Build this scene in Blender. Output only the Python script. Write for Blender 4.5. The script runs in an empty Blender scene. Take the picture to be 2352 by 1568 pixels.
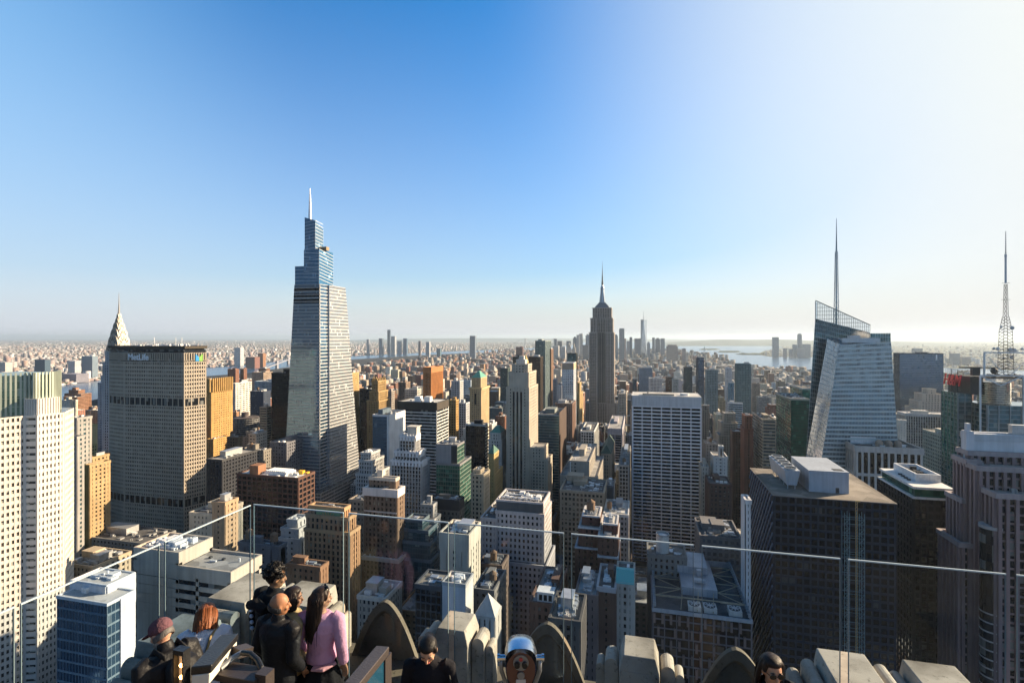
import bpy, math, random
import numpy as np
from mathutils import Vector, Matrix
# ---------------------------------------------------------------- frame of reference
# World axes follow the street grid: +X to the west along the cross streets, +Y down the avenues (south), Z up, metres.
# Street level is z = 2, water z = 0, the eye stands on a high terrace at z = 257 above the origin.
F, CX, HY, EYE = 1180.0, 1176.0, 775.0, 257.0
TH = math.radians(14.0)
CT, ST = math.cos(TH), math.sin(TH)
rnd = random.Random(7)
scene = bpy.context.scene
COL = scene.collection
def T(px): return math.tan(math.atan((px - CX) / F) - TH)          # x / y of a bearing read off the photograph
def W(px, Z):                                                       # bearing + distance along the optical axis -> x, y
    X = (px - CX) / F * Z
    return X * CT - Z * ST, X * ST + Z * CT
def WH(px, py, h):                                                  # point h metres below the eye
    return W(px, F * h / (py - HY))
def zat(py, Z): return EYE - (py - HY) * Z / F
def to_px(x, y, z):
    Xc, Zc = x * CT + y * ST, -x * ST + y * CT
    return CX + F * Xc / Zc, HY + F * (EYE - z) / Zc, Zc
# ---------------------------------------------------------------- mesh accumulator
class MB:
    def __init__(s): s.v = []; s.f = []; s.c = []; s.col = None
    def quad(s, a, b, c, d):
        n = len(s.v); s.v += [a, b, c, d]; s.f.append((n, n + 1, n + 2, n + 3))
    def poly(s, pts):
        n = len(s.v); s.v += [tuple(p) for p in pts]; s.f.append(tuple(range(n, n + len(pts))))
    def box(s, x0, x1, y0, y1, z0, z1, bottom=True):
        n = len(s.v)
        s.v += [(x0, y0, z0), (x1, y0, z0), (x1, y1, z0), (x0, y1, z0), (x0, y0, z1), (x1, y0, z1), (x1, y1, z1), (x0, y1, z1)]
        s.f += [(n, n+1, n+5, n+4), (n+1, n+2, n+6, n+5), (n+2, n+3, n+7, n+6), (n+3, n, n+4, n+7), (n+4, n+5, n+6, n+7)]
        if bottom: s.f.append((n+3, n+2, n+1, n))
    def frustum(s, p0, z0, p1, z1, top=True, bottom=True):
        n = len(s.v); k = len(p0)
        Z0 = z0 if isinstance(z0, (list, tuple)) else [z0] * k
        Z1 = z1 if isinstance(z1, (list, tuple)) else [z1] * k
        s.v += [(p[0], p[1], z) for p, z in zip(p0, Z0)] + [(p[0], p[1], z) for p, z in zip(p1, Z1)]
        for i in range(k):
            j = (i + 1) % k
            s.f.append((n + i, n + j, n + k + j, n + k + i))
        if top: s.f.append(tuple(range(n + k, n + 2 * k)))
        if bottom: s.f.append(tuple(range(n + k - 1, n - 1, -1)))
    def prism(s, p, z0, z1, top=True, bottom=True): s.frustum(p, z0, p, z1, top, bottom)
    def cyl(s, x, y, r0, z0, r1, z1, n=16, ph=0.0):
        A = [(math.cos(2 * math.pi * i / n + ph), math.sin(2 * math.pi * i / n + ph)) for i in range(n)]
        s.frustum([(x + r0 * a, y + r0 * b) for a, b in A], z0, [(x + max(r1, 1e-3) * a, y + max(r1, 1e-3) * b) for a, b in A], z1)
    def lathe(s, x, y, prof, n=20):
        for (r0, z0), (r1, z1) in zip(prof, prof[1:]): s.cyl(x, y, max(r0, 1e-3), z0, max(r1, 1e-3), z1, n)
    def bar(s, p, q, w, h=None, up=(0, 0, 1)):
        p, q = Vector(p), Vector(q); d = (q - p)
        if d.length < 1e-6: return
        d.normalize(); u = Vector(up)
        if abs(d.dot(u)) > .98: u = Vector((1, 0, 0))
        a = d.cross(u).normalized() * (w / 2); b = a.cross(d).normalized() * ((h or w) / 2)
        n = len(s.v)
        for c in (p, q): s.v += [tuple(c - a - b), tuple(c + a - b), tuple(c + a + b), tuple(c - a + b)]
        s.f += [(n, n+1, n+5, n+4), (n+1, n+2, n+6, n+5), (n+2, n+3, n+7, n+6), (n+3, n, n+4, n+7), (n+3, n+2, n+1, n), (n+4, n+5, n+6, n+7)]
    def tube(s, pts, rad, n=10, cap=True):
        pts = [Vector(p) for p in pts]; R = rad if isinstance(rad, (list, tuple)) else [rad] * len(pts)
        rings = []; prev = None
        for i, p in enumerate(pts):
            d = (pts[min(i + 1, len(pts) - 1)] - pts[max(i - 1, 0)]).normalized()
            u = prev if prev is not None else (Vector((0, 0, 1)) if abs(d.z) < .9 else Vector((1, 0, 0)))
            a = d.cross(u).normalized(); b = a.cross(d).normalized(); prev = b
            n0 = len(s.v); rr = R[i]; ra, rb = rr if isinstance(rr, tuple) else (rr, rr)
            s.v += [tuple(p + a * (ra * math.cos(2 * math.pi * k / n)) + b * (rb * math.sin(2 * math.pi * k / n))) for k in range(n)]
            rings.append(n0)
        for r0, r1 in zip(rings, rings[1:]):
            for k in range(n):
                j = (k + 1) % n; s.f.append((r0 + k, r1 + k, r1 + j, r0 + j))
        if cap:
            s.f.append(tuple(rings[0] + k for k in range(n))); s.f.append(tuple(rings[-1] + k for k in range(n - 1, -1, -1)))
    def ball(s, c, r, nu=14, nv=10, sq=None):
        rx, ry, rz = r if isinstance(r, tuple) else (r, r, r); n0 = len(s.v)
        for j in range(nv + 1):
            t = math.pi * j / nv
            for i in range(nu):
                p = 2 * math.pi * i / nu
                s.v.append((c[0] + rx * math.sin(t) * math.cos(p), c[1] + ry * math.sin(t) * math.sin(p), c[2] + rz * math.cos(t)))
        for j in range(nv):
            for i in range(nu):
                k = (i + 1) % nu
                s.f.append((n0 + j * nu + i, n0 + (j + 1) * nu + i, n0 + (j + 1) * nu + k, n0 + j * nu + k))
    def grid(s, quad, nu, wu, nv, wv, du=.35, dv=.25, edge=True, rows0=0):
        # a facade laid on a quad (bottom left, bottom right, top right, top left seen from outside): upright piers wu wide
        # and horizontal spandrels wv high, standing du / dv metres proud of the glass
        bl, br, tr, tl = [np.array(p, float) for p in quad]
        nrm = np.cross(br - bl, tl - bl); nrm /= np.linalg.norm(nrm)
        wid = np.linalg.norm(br - bl); hei = np.linalg.norm(tl - bl)
        if wid < .5 or hei < .5: return
        P = lambda u, v: (bl * (1 - u) + br * u) * (1 - v) + (tl * (1 - u) + tr * u) * v
        if wu > 0 and nu > 0:
            o = nrm * du; hw = wu / wid / 2
            for i in range(0 if edge else 1, nu + 1 if edge else nu):
                u = min(max(i / nu, hw), 1 - hw); a, b = u - hw, u + hw
                q0, q1, q2, q3 = P(a, 0), P(b, 0), P(b, 1), P(a, 1)
                e = [tuple(q0), tuple(q1), tuple(q2), tuple(q3), tuple(q0 + o), tuple(q1 + o), tuple(q2 + o), tuple(q3 + o)]
                n = len(s.v); s.v += e
                s.f += [(n+4, n+5, n+6, n+7), (n, n+4, n+7, n+3), (n+5, n+1, n+2, n+6), (n+7, n+6, n+2, n+3)]
        if wv > 0 and nv > 0:
            o = nrm * dv; hv = wv / hei
            for j in range(rows0, nv + 1):
                a = j / nv - hv * .5; b = a + hv
                a = max(a, 0); b = min(b, 1)
                if b - a < 1e-4: continue
                q0, q1, q2, q3 = P(0, a), P(1, a), P(1, b), P(0, b)
                e = [tuple(q0), tuple(q1), tuple(q2), tuple(q3), tuple(q0 + o), tuple(q1 + o), tuple(q2 + o), tuple(q3 + o)]
                n = len(s.v); s.v += e
                s.f += [(n+4, n+5, n+6, n+7), (n+7, n+6, n+2, n+3), (n, n+1, n+5, n+4)]
    def build(s, name, mat, parent=None, loc=None, smooth=False):
        me = bpy.data.meshes.new(name); o0 = loc or (0, 0, 0)
        v = [(a - o0[0], b - o0[1], c - o0[2]) for a, b, c in s.v] if loc else s.v
        me.from_pydata(v, [], s.f)
        for m in (mat if isinstance(mat, (list, tuple)) else [mat] if mat else []): me.materials.append(m)
        if s.c: 
            at = me.attributes.new('tint', 'FLOAT_COLOR', 'FACE')
            at.data.foreach_set('color', np.array(s.c, dtype=np.float32).ravel())
        if smooth:
            me.polygons.foreach_set('use_smooth', [True] * len(me.polygons))
        o = bpy.data.objects.new(name, me); COL.objects.link(o)
        if loc: o.location = loc
        if parent is not None:
            o.parent = parent; o.matrix_parent_inverse = Matrix.Translation(-Vector(parent.location))
        return o
def tag(o, label=None, cat=None, group=None, kind=None):
    if label: o['label'] = label
    if cat: o['category'] = cat
    if group: o['group'] = group
    if kind: o['kind'] = kind
    return o
def thing(name, label, cat, loc=(0, 0, 0), group=None):
    o = bpy.data.objects.new(name, None); COL.objects.link(o); o.location = loc; o.empty_display_size = .5
    return tag(o, label, cat, group)
# ---------------------------------------------------------------- materials
_M = {}
def nt(name):
    m = bpy.data.materials.new(name); m.use_nodes = True; t = m.node_tree
    return m, t, t.nodes['Principled BSDF']
def N(t, typ, **k):
    n = t.nodes.new(typ)
    for a, b in k.items(): setattr(n, a, b)
    return n
def link(t, a, b): t.links.new(a, b)
def mixc(t, fac, a, b, bt='MIX'):
    m = N(t, 'ShaderNodeMix', data_type='RGBA', blend_type=bt)
    for s, v in ((m.inputs[0], fac), (m.inputs[6], a), (m.inputs[7], b)):
        if hasattr(v, 'is_output'): link(t, v, s)
        elif isinstance(v, (int, float)): s.default_value = v
        else: s.default_value = (*v[:3], 1)
    return m.outputs[2]
def mth(t, op, a, b=None, c=None):
    m = N(t, 'ShaderNodeMath', operation=op)
    for i, v in enumerate((a, b, c)):
        if v is None: continue
        if hasattr(v, 'is_output'): link(t, v, m.inputs[i])
        else: m.inputs[i].default_value = v
    return m.outputs[0]
def mat(col, rough=.8, metal=0., spec=.3, var=.28, scale=.08, name='masonry', streak=True):
    key = ('m', tuple(round(c, 3) for c in col), rough, metal, var, scale, name)
    if key in _M: return _M[key]
    m, t, b = nt(name)
    g = N(t, 'ShaderNodeNewGeometry')
    n1 = N(t, 'ShaderNodeTexNoise'); n1.inputs['Scale'].default_value = scale; n1.inputs['Detail'].default_value = 5
    link(t, g.outputs['Position'], n1.inputs['Vector'])
    sc = N(t, 'ShaderNodeVectorMath', operation='MULTIPLY'); sc.inputs[1].default_value = (9 * scale, 9 * scale, scale * .45)
    link(t, g.outputs['Position'], sc.inputs[0])
    n2 = N(t, 'ShaderNodeTexNoise'); n2.inputs['Scale'].default_value = 1; n2.inputs['Detail'].default_value = 3
    link(t, sc.outputs[0], n2.inputs['Vector'])
    f = mth(t, 'MULTIPLY_ADD', mth(t, 'ADD', n1.outputs[0], n2.outputs[0]), .5, 0)
    mr = N(t, 'ShaderNodeMapRange'); mr.inputs[1].default_value = .3; mr.inputs[2].default_value = .7
    mr.inputs[3].default_value = 1 - var; mr.inputs[4].default_value = 1 + var * .7
    link(t, f, mr.inputs[0])
    c = mixc(t, 1.0, col, mr.outputs[0], 'MULTIPLY')
    if name.startswith('roof'):                                     # patched and re-tarred areas
        vo = N(t, 'ShaderNodeTexVoronoi'); vo.inputs['Scale'].default_value = .16; link(t, g.outputs['Position'], vo.inputs['Vector'])
        sv_ = N(t, 'ShaderNodeSeparateColor'); link(t, vo.outputs['Color'], sv_.inputs[0])
        c = mixc(t, 1.0, c, mth(t, 'MULTIPLY_ADD', sv_.outputs[0], .5, .68), 'MULTIPLY')
    link(t, c, b.inputs['Base Color'])
    b.inputs['Roughness'].default_value = rough; b.inputs['Metallic'].default_value = metal; b.inputs['Specular IOR Level'].default_value = spec
    _M[key] = m; return m
def glass(col=(.02, .03, .04), rough=.12, metal=0., spec=.4, lit=(.25, .25, .22), amt=.12, cell=(3.0, 3.0, 3.8), name='window glass', wob=.0, vary=None):
    # window glass: each pane cell differs a little (blinds, dark rooms); reflects the real sky and city
    vary = (.3 if metal > .6 else .9) if vary is None else vary
    key = ('g', vary, col, rough, metal, amt, cell, lit, wob)
    if key in _M: return _M[key]
    m, t, b = nt(name)
    g = N(t, 'ShaderNodeNewGeometry')
    d = N(t, 'ShaderNodeVectorMath', operation='DIVIDE'); d.inputs[1].default_value = cell
    o = N(t, 'ShaderNodeVectorMath', operation='ADD'); o.inputs[1].default_value = (.371, .213, .157)
    fl = N(t, 'ShaderNodeVectorMath', operation='FLOOR'); wn = N(t, 'ShaderNodeTexWhiteNoise', noise_dimensions='3D')
    link(t, g.outputs['Position'], d.inputs[0]); link(t, d.outputs[0], o.inputs[0]); link(t, o.outputs[0], fl.inputs[0]); link(t, fl.outputs[0], wn.inputs['Vector'])
    r = wn.outputs['Value']
    hit = mth(t, 'LESS_THAN', r, amt)
    vv = mth(t, 'MULTIPLY_ADD', r, vary, 1 - vary / 2)
    base = mixc(t, 1.0, col, vv, 'MULTIPLY')
    c = mixc(t, mth(t, 'MULTIPLY', hit, .8), base, lit)
    link(t, c, b.inputs['Base Color'])
    link(t, mth(t, 'MULTIPLY_ADD', hit, .35, rough), b.inputs['Roughness'])
    b.inputs['Metallic'].default_value = metal; b.inputs['Specular IOR Level'].default_value = spec
    if wob > 0:
        bp = N(t, 'ShaderNodeBump'); bp.inputs['Strength'].default_value = wob; bp.inputs['Distance'].default_value = 1
        nz = N(t, 'ShaderNodeTexNoise'); nz.inputs['Scale'].default_value = .25; link(t, g.outputs['Position'], nz.inputs['Vector'])
        link(t, nz.outputs[0], bp.inputs['Height']); link(t, bp.outputs[0], b.inputs['Normal'])
    _M[key] = m; return m
def plain(col, rough=.5, metal=0., spec=.5, name='paint', bump=0., bscale=30., var=.1, vscale=6.):
    key = ('p', tuple(col), rough, metal, name, bump)
    if key in _M: return _M[key]
    m, t, b = nt(name)
    tc = N(t, 'ShaderNodeTexCoord'); nz = N(t, 'ShaderNodeTexNoise'); nz.inputs['Scale'].default_value = vscale; nz.inputs['Detail'].default_value = 4
    link(t, tc.outputs['Object'], nz.inputs['Vector'])
    link(t, mixc(t, 1.0, col, mth(t, 'MULTIPLY_ADD', nz.outputs[0], 2 * var, 1 - var), 'MULTIPLY'), b.inputs['Base Color'])
    b.inputs['Roughness'].default_value = rough; b.inputs['Metallic'].default_value = metal; b.inputs['Specular IOR Level'].default_value = spec
    if bump:
        bp = N(t, 'ShaderNodeBump'); bp.inputs['Strength'].default_value = bump; bp.inputs['Distance'].default_value = .02
        n2 = N(t, 'ShaderNodeTexNoise'); n2.inputs['Scale'].default_value = bscale; n2.inputs['Detail'].default_value = 6; link(t, tc.outputs['Object'], n2.inputs['Vector'])
        link(t, n2.outputs[0], bp.inputs['Height']); link(t, bp.outputs[0], b.inputs['Normal'])
    _M[key] = m; return m
def farwall(name, bay=3.2, st=3.4, fu=.5, fv=.52, glassc=(.035, .042, .055)):
    # a distant wall: tint per face, rows of small windows cut into it by position; roofs (upward faces) stay plain
    key = ('f', name)
    if key in _M: return _M[key]
    m, t, b = nt(name)
    g = N(t, 'ShaderNodeNewGeometry'); at = N(t, 'ShaderNodeAttribute', attribute_name='tint')
    sp = N(t, 'ShaderNodeSeparateXYZ'); link(t, g.outputs['Position'], sp.inputs[0])
    sn = N(t, 'ShaderNodeSeparateXYZ'); link(t, g.outputs['True Normal'], sn.inputs[0])
    isx = mth(t, 'GREATER_THAN', mth(t, 'ABSOLUTE', sn.outputs[0]), .5)
    mu = N(t, 'ShaderNodeMix', data_type='FLOAT'); link(t, isx, mu.inputs[0]); link(t, sp.outputs[0], mu.inputs[2]); link(t, sp.outputs[1], mu.inputs[3])
    u = mth(t, 'FRACT', mth(t, 'DIVIDE', mu.outputs[0], bay)); v = mth(t, 'FRACT', mth(t, 'DIVIDE', sp.outputs[2], st))
    wall = mth(t, 'LESS_THAN', mth(t, 'ABSOLUTE', sn.outputs[2]), .5)
    w = mth(t, 'MULTIPLY', mth(t, 'MULTIPLY', mth(t, 'LESS_THAN', u, fu), mth(t, 'LESS_THAN', v, fv)), wall)
    nz = N(t, 'ShaderNodeTexNoise'); nz.inputs['Scale'].default_value = .06; nz.inputs['Detail'].default_value = 4; link(t, g.outputs['Position'], nz.inputs['Vector'])
    wc = mixc(t, 1.0, at.outputs['Color'], mth(t, 'MULTIPLY_ADD', nz.outputs[0], .7, .65), 'MULTIPLY')
    link(t, mixc(t, w, wc, glassc), b.inputs['Base Color'])
    link(t, mth(t, 'MULTIPLY_ADD', w, -.6, .85), b.inputs['Roughness'])
    b.inputs['Specular IOR Level'].default_value = .4
    _M[key] = m; return m
G = {
 'dark': glass((.012, .014, .018), amt=.15, lit=(.19, .19, .18)),
 'black': glass((.008, .009, .012), amt=.02, spec=.35, lit=(.06, .06, .06)),
 'blue': glass((.10, .20, .33), metal=.75, rough=.10, amt=.06, lit=(.2, .27, .33)),
 'sky': glass((.26, .38, .50), metal=.85, rough=.08, amt=.05, lit=(.3, .38, .45)),
 'teal': glass((.05, .12, .15), metal=.5, rough=.12, amt=.08, lit=(.18, .25, .25)),
 'green': glass((.012, .10, .075), metal=.45, rough=.12, amt=.10, lit=(.05, .22, .16)),
 'pale': glass((.45, .50, .48), metal=.3, rough=.2, amt=.2, lit=(.6, .62, .58)),
 'grey': glass((.12, .14, .16), metal=.5, rough=.14, amt=.12, lit=(.3, .32, .33)),
 'brown': glass((.05, .03, .02), metal=.2, rough=.15, amt=.08, lit=(.2, .13, .08)),
 'warm': glass((.016, .015, .014), amt=.18, lit=(.30, .27, .20)),
}
ROOF = [mat((.34, .33, .32), .95, name='roof gravel', scale=.15, var=.3), mat((.12, .12, .125), .95, name='roof tar', scale=.15, var=.35),
        mat((.55, .54, .52), .9, name='roof membrane', scale=.15, var=.2), mat((.25, .22, .19), .95, name='roof ballast', scale=.15, var=.3)]
METAL = mat((.45, .46, .47), .45, .6, name='galvanised duct', scale=.5); WHITE = mat((.72, .72, .72), .6, name='white plant', scale=.4)
TANKW = mat((.20, .13, .085), .9, name='cedar tank', scale=.8, var=.4); DARKM = mat((.05, .052, .056), .6, .2, name='dark steel', scale=.4)
# ---------------------------------------------------------------- buildings
HEROES = []       # footprint x0 x1 y0 y1, pixel span, distance, lowest pixel row that must stay visible, short phrase
GROUND = 2.0
def B(n0, n1, yt, Z=None, sp=None, d=40., y0=None):
    left = (n0 + n1) / 2 < 1470; c = n1 if left else n0; k = (c - CX) / F
    if y0 is None: y0 = Z * (k * ST + CT)
    else: Z = y0 / (k * ST + CT)
    xa, xb = y0 * T(n0), y0 * T(n1)
    y1 = (xb if left else xa) / T(sp) if sp else y0 + d
    return (xa, xb, y0, max(y1, y0 + 4), zat(yt, Z))
def reg(box, yb, ref=None):
    x0, x1, y0, y1, h = box
    ps = [to_px(x, y, 0)[0] for x in (x0, x1) for y in (y0, y1)]
    HEROES.append((x0, x1, y0, y1, min(ps), max(ps), to_px((x0 + x1) / 2, y0, 0)[2], yb, ref, to_px(x0, y0, h)[1]))
def ring(mb, x0, x1, y0, y1, z0, z1, t):
    mb.box(x0, x1, y0, y0 + t, z0, z1); mb.box(x0, x1, y1 - t, y1, z0, z1)
    mb.box(x0, x0 + t, y0 + t, y1 - t, z0, z1); mb.box(x1 - t, x1, y0 + t, y1 - t, z0, z1)
def water_tank(x, y, z, r, h, parent, m=None, lid=None):
    leg = MB()
    for a, b in ((-1, -1), (1, -1), (1, 1), (-1, 1)): leg.bar((x + a * r * .6, y + b * r * .6, z), (x + a * r * .6, y + b * r * .6, z + h * .55), .25)
    leg.box(x - r * .8, x + r * .8, y - r * .8, y + r * .8, z + h * .55 - .15, z + h * .55)
    t = MB(); t.cyl(x, y, r, z + h * .55, r * .95, z + h * 1.5, 14)
    o = t.build('water_tank', m or TANKW, parent)
    c = MB(); c.cyl(x, y, r * 1.06, z + h * 1.5, .1, z + h * 1.5 + r * .7, 14); c.build('tank_lid', lid or TANKW, o)
    leg.build('tank_stand', DARKM, o)
def clutter(mb, rg, x0, x1, y0, y1, z, n, s=1.0):
    for _ in range(n):
        w, d, h = rg.uniform(.8, 4) * s, rg.uniform(.8, 4) * s, rg.uniform(.5, 2.2) * s
        if x1 - x0 < w + .5 or y1 - y0 < d + .5: continue
        x, y = rg.uniform(x0, x1 - w), rg.uniform(y0, y1 - d); k = rg.random()
        if k < .6: mb.box(x, x + w, y, y + d, z, z + h)
        elif k < .8: mb.cyl(x, y, .35 * s, z, .35 * s, z + 1.6 * s, 8)
        else: mb.bar((x, y, z + .5), (min(x + 3 * w, x1), y, z + .5), .6 * s)
def tower(name, label, cat, tiers, wall, gl='dark', st=3.8, bay=3.2, pw=1.3, sh=1.5, du=.4, dv=.3, roof=0, par=1.1, yb=None, ref=None,
          gear=6, bulk=1, tank=0, panels=(), trim=None, group=None, far=False, seed=None, cap=1, wvar=.30):
    tiers = [tiers] if isinstance(tiers[0], (int, float)) else list(tiers)
    for i in range(len(tiers) - 1):      # a setback tier never overhangs the one below it
        p, q = tiers[i], tiers[i + 1]
        if p[0] >= q[0] - .01 and p[1] <= q[1] + .01 and p[2] >= q[2] - .01 and p[3] > q[3]: tiers[i + 1] = (q[0], q[1], q[2], p[3] + 1, q[4])
    b0 = tiers[-1]; rg = random.Random(seed if seed is not None else len(HEROES) * 13 + 5)
    cxm, cym = (b0[0] + b0[1]) / 2, (b0[2] + b0[3]) / 2
    root = thing(name, label, cat, (cxm, cym, GROUND), group)
    wm = wall if not isinstance(wall, tuple) else mat(wall, var=wvar, name='facade stone')
    gm = G[gl] if isinstance(gl, str) else gl
    wmb, gmb, rmb, pmb, vmb = MB(), MB(), MB(), MB(), MB()
    for i, (x0, x1, y0, y1, h) in enumerate(tiers):
        z0 = GROUND
        if i + 1 < len(tiers):
            q = tiers[i + 1]
            if x0 >= q[0] - .01 and x1 <= q[1] + .01 and y0 >= q[2] - .01 and y1 <= q[3] + .01: z0 = q[4]
        gmb.box(x0, x1, y0, y1, z0, h - .05, bottom=False)
        faces = [((x0, y0), (x1, y0))]
        if x0 < 40: faces.append(((x1, y0), (x1, y1)))
        if x1 > -40: faces.append(((x0, y1), (x0, y0)))
        for (ax, ay), (bx, by) in faces:
            L = math.hypot(bx - ax, by - ay); H = h - z0
            wmb.grid([(ax, ay, z0), (bx, by, z0), (bx, by, h), (ax, ay, h)], max(1, round(L / bay)), pw, max(1, round(H / st)), sh, du, dv)
        e = max(du, dv) + .06
        ring(pmb, x0 - e, x1 + e, y0 - e, y1 + e, h - cap, h + par, .45 + e)
        rmb.box(x0 + .05, x1 - .05, y0 + .05, y1 - .05, h - .04, h + .12)
        if gear: clutter(vmb, rg, x0 + 2, x1 - 2, y0 + 2, y1 - 2, h + .12, int(gear * (1.7 if y0 < 460 else 1.2)) if i == 0 else gear // 3)
    x0, x1, y0, y1, h = tiers[0]
    for (f, u0, u1, za, zb, m, e) in panels:
        m = m if not isinstance(m, tuple) else mat(m, name='panel'); q = MB()
        if f == 'N': q.box(x0 + (x1 - x0) * u0, x0 + (x1 - x0) * u1, y0 - e, y0, za, zb)
        elif f == 'W': q.box(x1, x1 + e, y0 + (y1 - y0) * u0, y0 + (y1 - y0) * u1, za, zb)
        else: q.box(x0 - e, x0, y0 + (y1 - y0) * u0, y0 + (y1 - y0) * u1, za, zb)
        q.build('wall_panel', m, root)
    wmb.build('wall', wm, root); gmb.build('glazing', gm, root); rmb.build('roof', ROOF[roof], root)
    pmb.build('parapet', trim and (mat(trim, name='coping') if isinstance(trim, tuple) else trim) or wm, root)
    if gear: vmb.build('roof_ductwork', METAL if rg.random() < .6 else WHITE, root)
    for k in range(bulk):
        w, d2 = (x1 - x0) * rg.uniform(.25, .45), (y1 - y0) * rg.uniform(.25, .5)
        bx, by = rg.uniform(x0 + 1.5, max(x1 - w - 1.5, x0 + 1.6)), rg.uniform(y0 + (y1 - y0) * .2, max(y1 - d2 - 1.5, y0 + 1.6))
        q = MB(); hh = rg.uniform(3, 6); q.box(bx, bx + w, by, by + d2, h + .1, h + hh); q.box(bx - .2, bx + w + .2, by - .2, by + d2 + .2, h + hh, h + hh + .3)
        q.build('bulkhead', wm if rg.random() < .55 else METAL, root)
    for k in range(tank):
        water_tank(rg.uniform(x0 + 3, x1 - 3), rg.uniform(y0 + 3, min(y1 - 3, y0 + 14)), h + .1, rg.uniform(1.7, 2.3), rg.uniform(3, 4.5), root)
    bb = (min(t[0] for t in tiers), max(t[1] for t in tiers), min(t[2] for t in tiers), max(t[3] for t in tiers), tiers[0][4])
    yt = to_px(x0, y0, h)[1]
    reg(bb, yb if yb is not None else yt + (70 if y0 > 900 else 120), ref)
    return root
def pyramid_roof(parent, box, zt, m, over=.6, flat=0., z0=None):
    x0, x1, y0, y1, h = box; q = MB(); cx, cy = (x0 + x1) / 2, (y0 + y1) / 2; z0 = z0 or h + 1.2
    w, d = (x1 - x0) / 2, (y1 - y0) / 2
    R4 = lambda s: [(cx - w * s, cy - d * s), (cx + w * s, cy - d * s), (cx + w * s, cy + d * s), (cx - w * s, cy + d * s)]
    q.frustum(R4(1 + over / w), z0, R4(max(flat, .01)), zt); return q.build('pyramid_roof', m, parent)
COPPER = mat((.10, .30, .24), .7, name='verdigris copper', scale=.3); GOLD = plain((.85, .52, .10), .32, .9, name='gilded tile', var=.15, vscale=.3)
TAN, GOLDST, CREAM, GREY, BRK, BRN, WHT, PINK = (.36, .29, .22), (.38, .265, .14), (.58, .53, .45), (.27, .27, .27), (.22, .105, .07), (.12, .075, .055), (.62, .62, .64), (.36, .25, .23)
OB, SK, ST_ = 'office building', 'skyscraper', 'stepped tower'
# ---- left side
tower('office_tower', 'grey stone tower with square windows and a grey diamond glass crown, behind the cream tower', SK,
      [B(150, 177, 962, 440, d=12), B(130, 177, 1005, 430, sp=193)], (.30, .29, .28), 'teal', 3.9, 4.2, 2.0, 1.9, yb=1240, bulk=0, gear=2, ref='grey tower with a glass crown')
tower('office_building', 'small cream building with upright ribs behind the cream tower shoulder', OB, B(140, 160, 921, 700, sp=178), CREAM, 'pale', 6, 3, 1.5, .5, yb=960)
tower('apartment_tower', 'brown banded apartment tower with an orange stepped top by the east river', 'apartment tower',
      [B(158, 180, 896, 1330, d=16), B(148, 186, 905, 1320, d=26), B(146, 178, 912, 1300, sp=203)], (.30, .16, .10), 'brown', 3.6, 30, .5, 2.0, yb=938, par=.5, ref='brown banded river tower')
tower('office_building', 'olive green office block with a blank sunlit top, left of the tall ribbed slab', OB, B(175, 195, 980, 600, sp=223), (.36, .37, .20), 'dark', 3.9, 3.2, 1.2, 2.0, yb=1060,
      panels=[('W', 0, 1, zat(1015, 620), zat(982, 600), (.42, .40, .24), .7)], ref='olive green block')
tower('apartment_tower', 'slender blue white apartment tower with stacked balconies hugging the ribbed slab', 'apartment tower',
      [B(232, 244, 863, 910, d=20), B(225, 244, 880, 900, sp=252)], (.34, .38, .44), 'dark', 3.1, 4.2, 1.7, 1.1, yb=1045, bulk=0, gear=0, ref='slender blue white tower')
tower('hotel_building', 'old hotel whose top storeys glow golden in the sun, left foot of the ribbed slab', 'hotel', [B(206, 212, 1052, 455, sp=250), B(194, 206, 1070, 440, sp=253)], GOLDST, 'warm', 3.5, 3.4, 2.0, 1.8, yb=1200, ref='golden topped hotel')
tower('brick_building', 'small orange brick block peeking above the golden topped hotel', 'brick building', B(222, 226, 1046, 540, sp=252), (.33, .16, .08), 'dark', 3.5, 3.4, 1.8, 1.8, yb=1060)
# ---- between the ribbed slab and the tall glass tower
g9 = B(474, 485, 874, 800, sp=534)
r9 = tower('gold_tower', 'bright golden masonry tower with a crown of buttress fins, right of the ribbed slab', ST_, [g9, B(474, 489, 1010, 790, sp=526)], (.42, .26, .095), 'warm', 3.6, 3.5, 2.2, 1.9, yb=1058, bulk=0, ref='bright golden finned tower')
q = MB()
for i in range(11):
    y = g9[2] + (g9[3] - g9[2]) * (i + .5) / 11; q.box(g9[1] + .1, g9[1] + 2.2, y - .8, y + .8, g9[4] - 18, g9[4] + 3.5)
for i in range(4):
    x = g9[0] + (g9[1] - g9[0]) * (i + .5) / 4; q.box(x - .8, x + .8, g9[2] - 2.2, g9[2] - .1, g9[4] - 18, g9[4] + 3.5)
q.build('crown_fin', mat((.42, .27, .10), name='facade stone'), r9)
tower('office_building', 'wide white office block with long window bands beyond the golden finned tower', OB, B(533, 541, 881, 1100, sp=577), (.62, .59, .54), 'dark', 4.2, 9, 2, 2.3, yb=955, ref='wide white banded block')
tower('glass_building', 'blue glass box behind the navy tower', OB, B(585, 626, 877, 1300, d=40), (.30, .38, .46), 'blue', 4, 4, .4, .8, yb=898)
tower('apartment_tower', 'left one of the red brick twin towers by the river', 'apartment tower', B(523, 541, 848, 1700, sp=549), BRK, 'dark', 3, 4, 2.2, 1.6, yb=868)
tower('apartment_tower', 'right one of the red brick twin towers by the river', 'apartment tower', B(552, 560, 847, 1750, sp=567), BRK, 'dark', 3, 4, 2.2, 1.6, yb=868)
tower('brick_building', 'long beige hospital block in front of the river', OB, B(579, 605, 856, 1600, sp=626), (.30, .23, .18), 'dark', 4, 5, 2, 2.4, yb=872)
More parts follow.
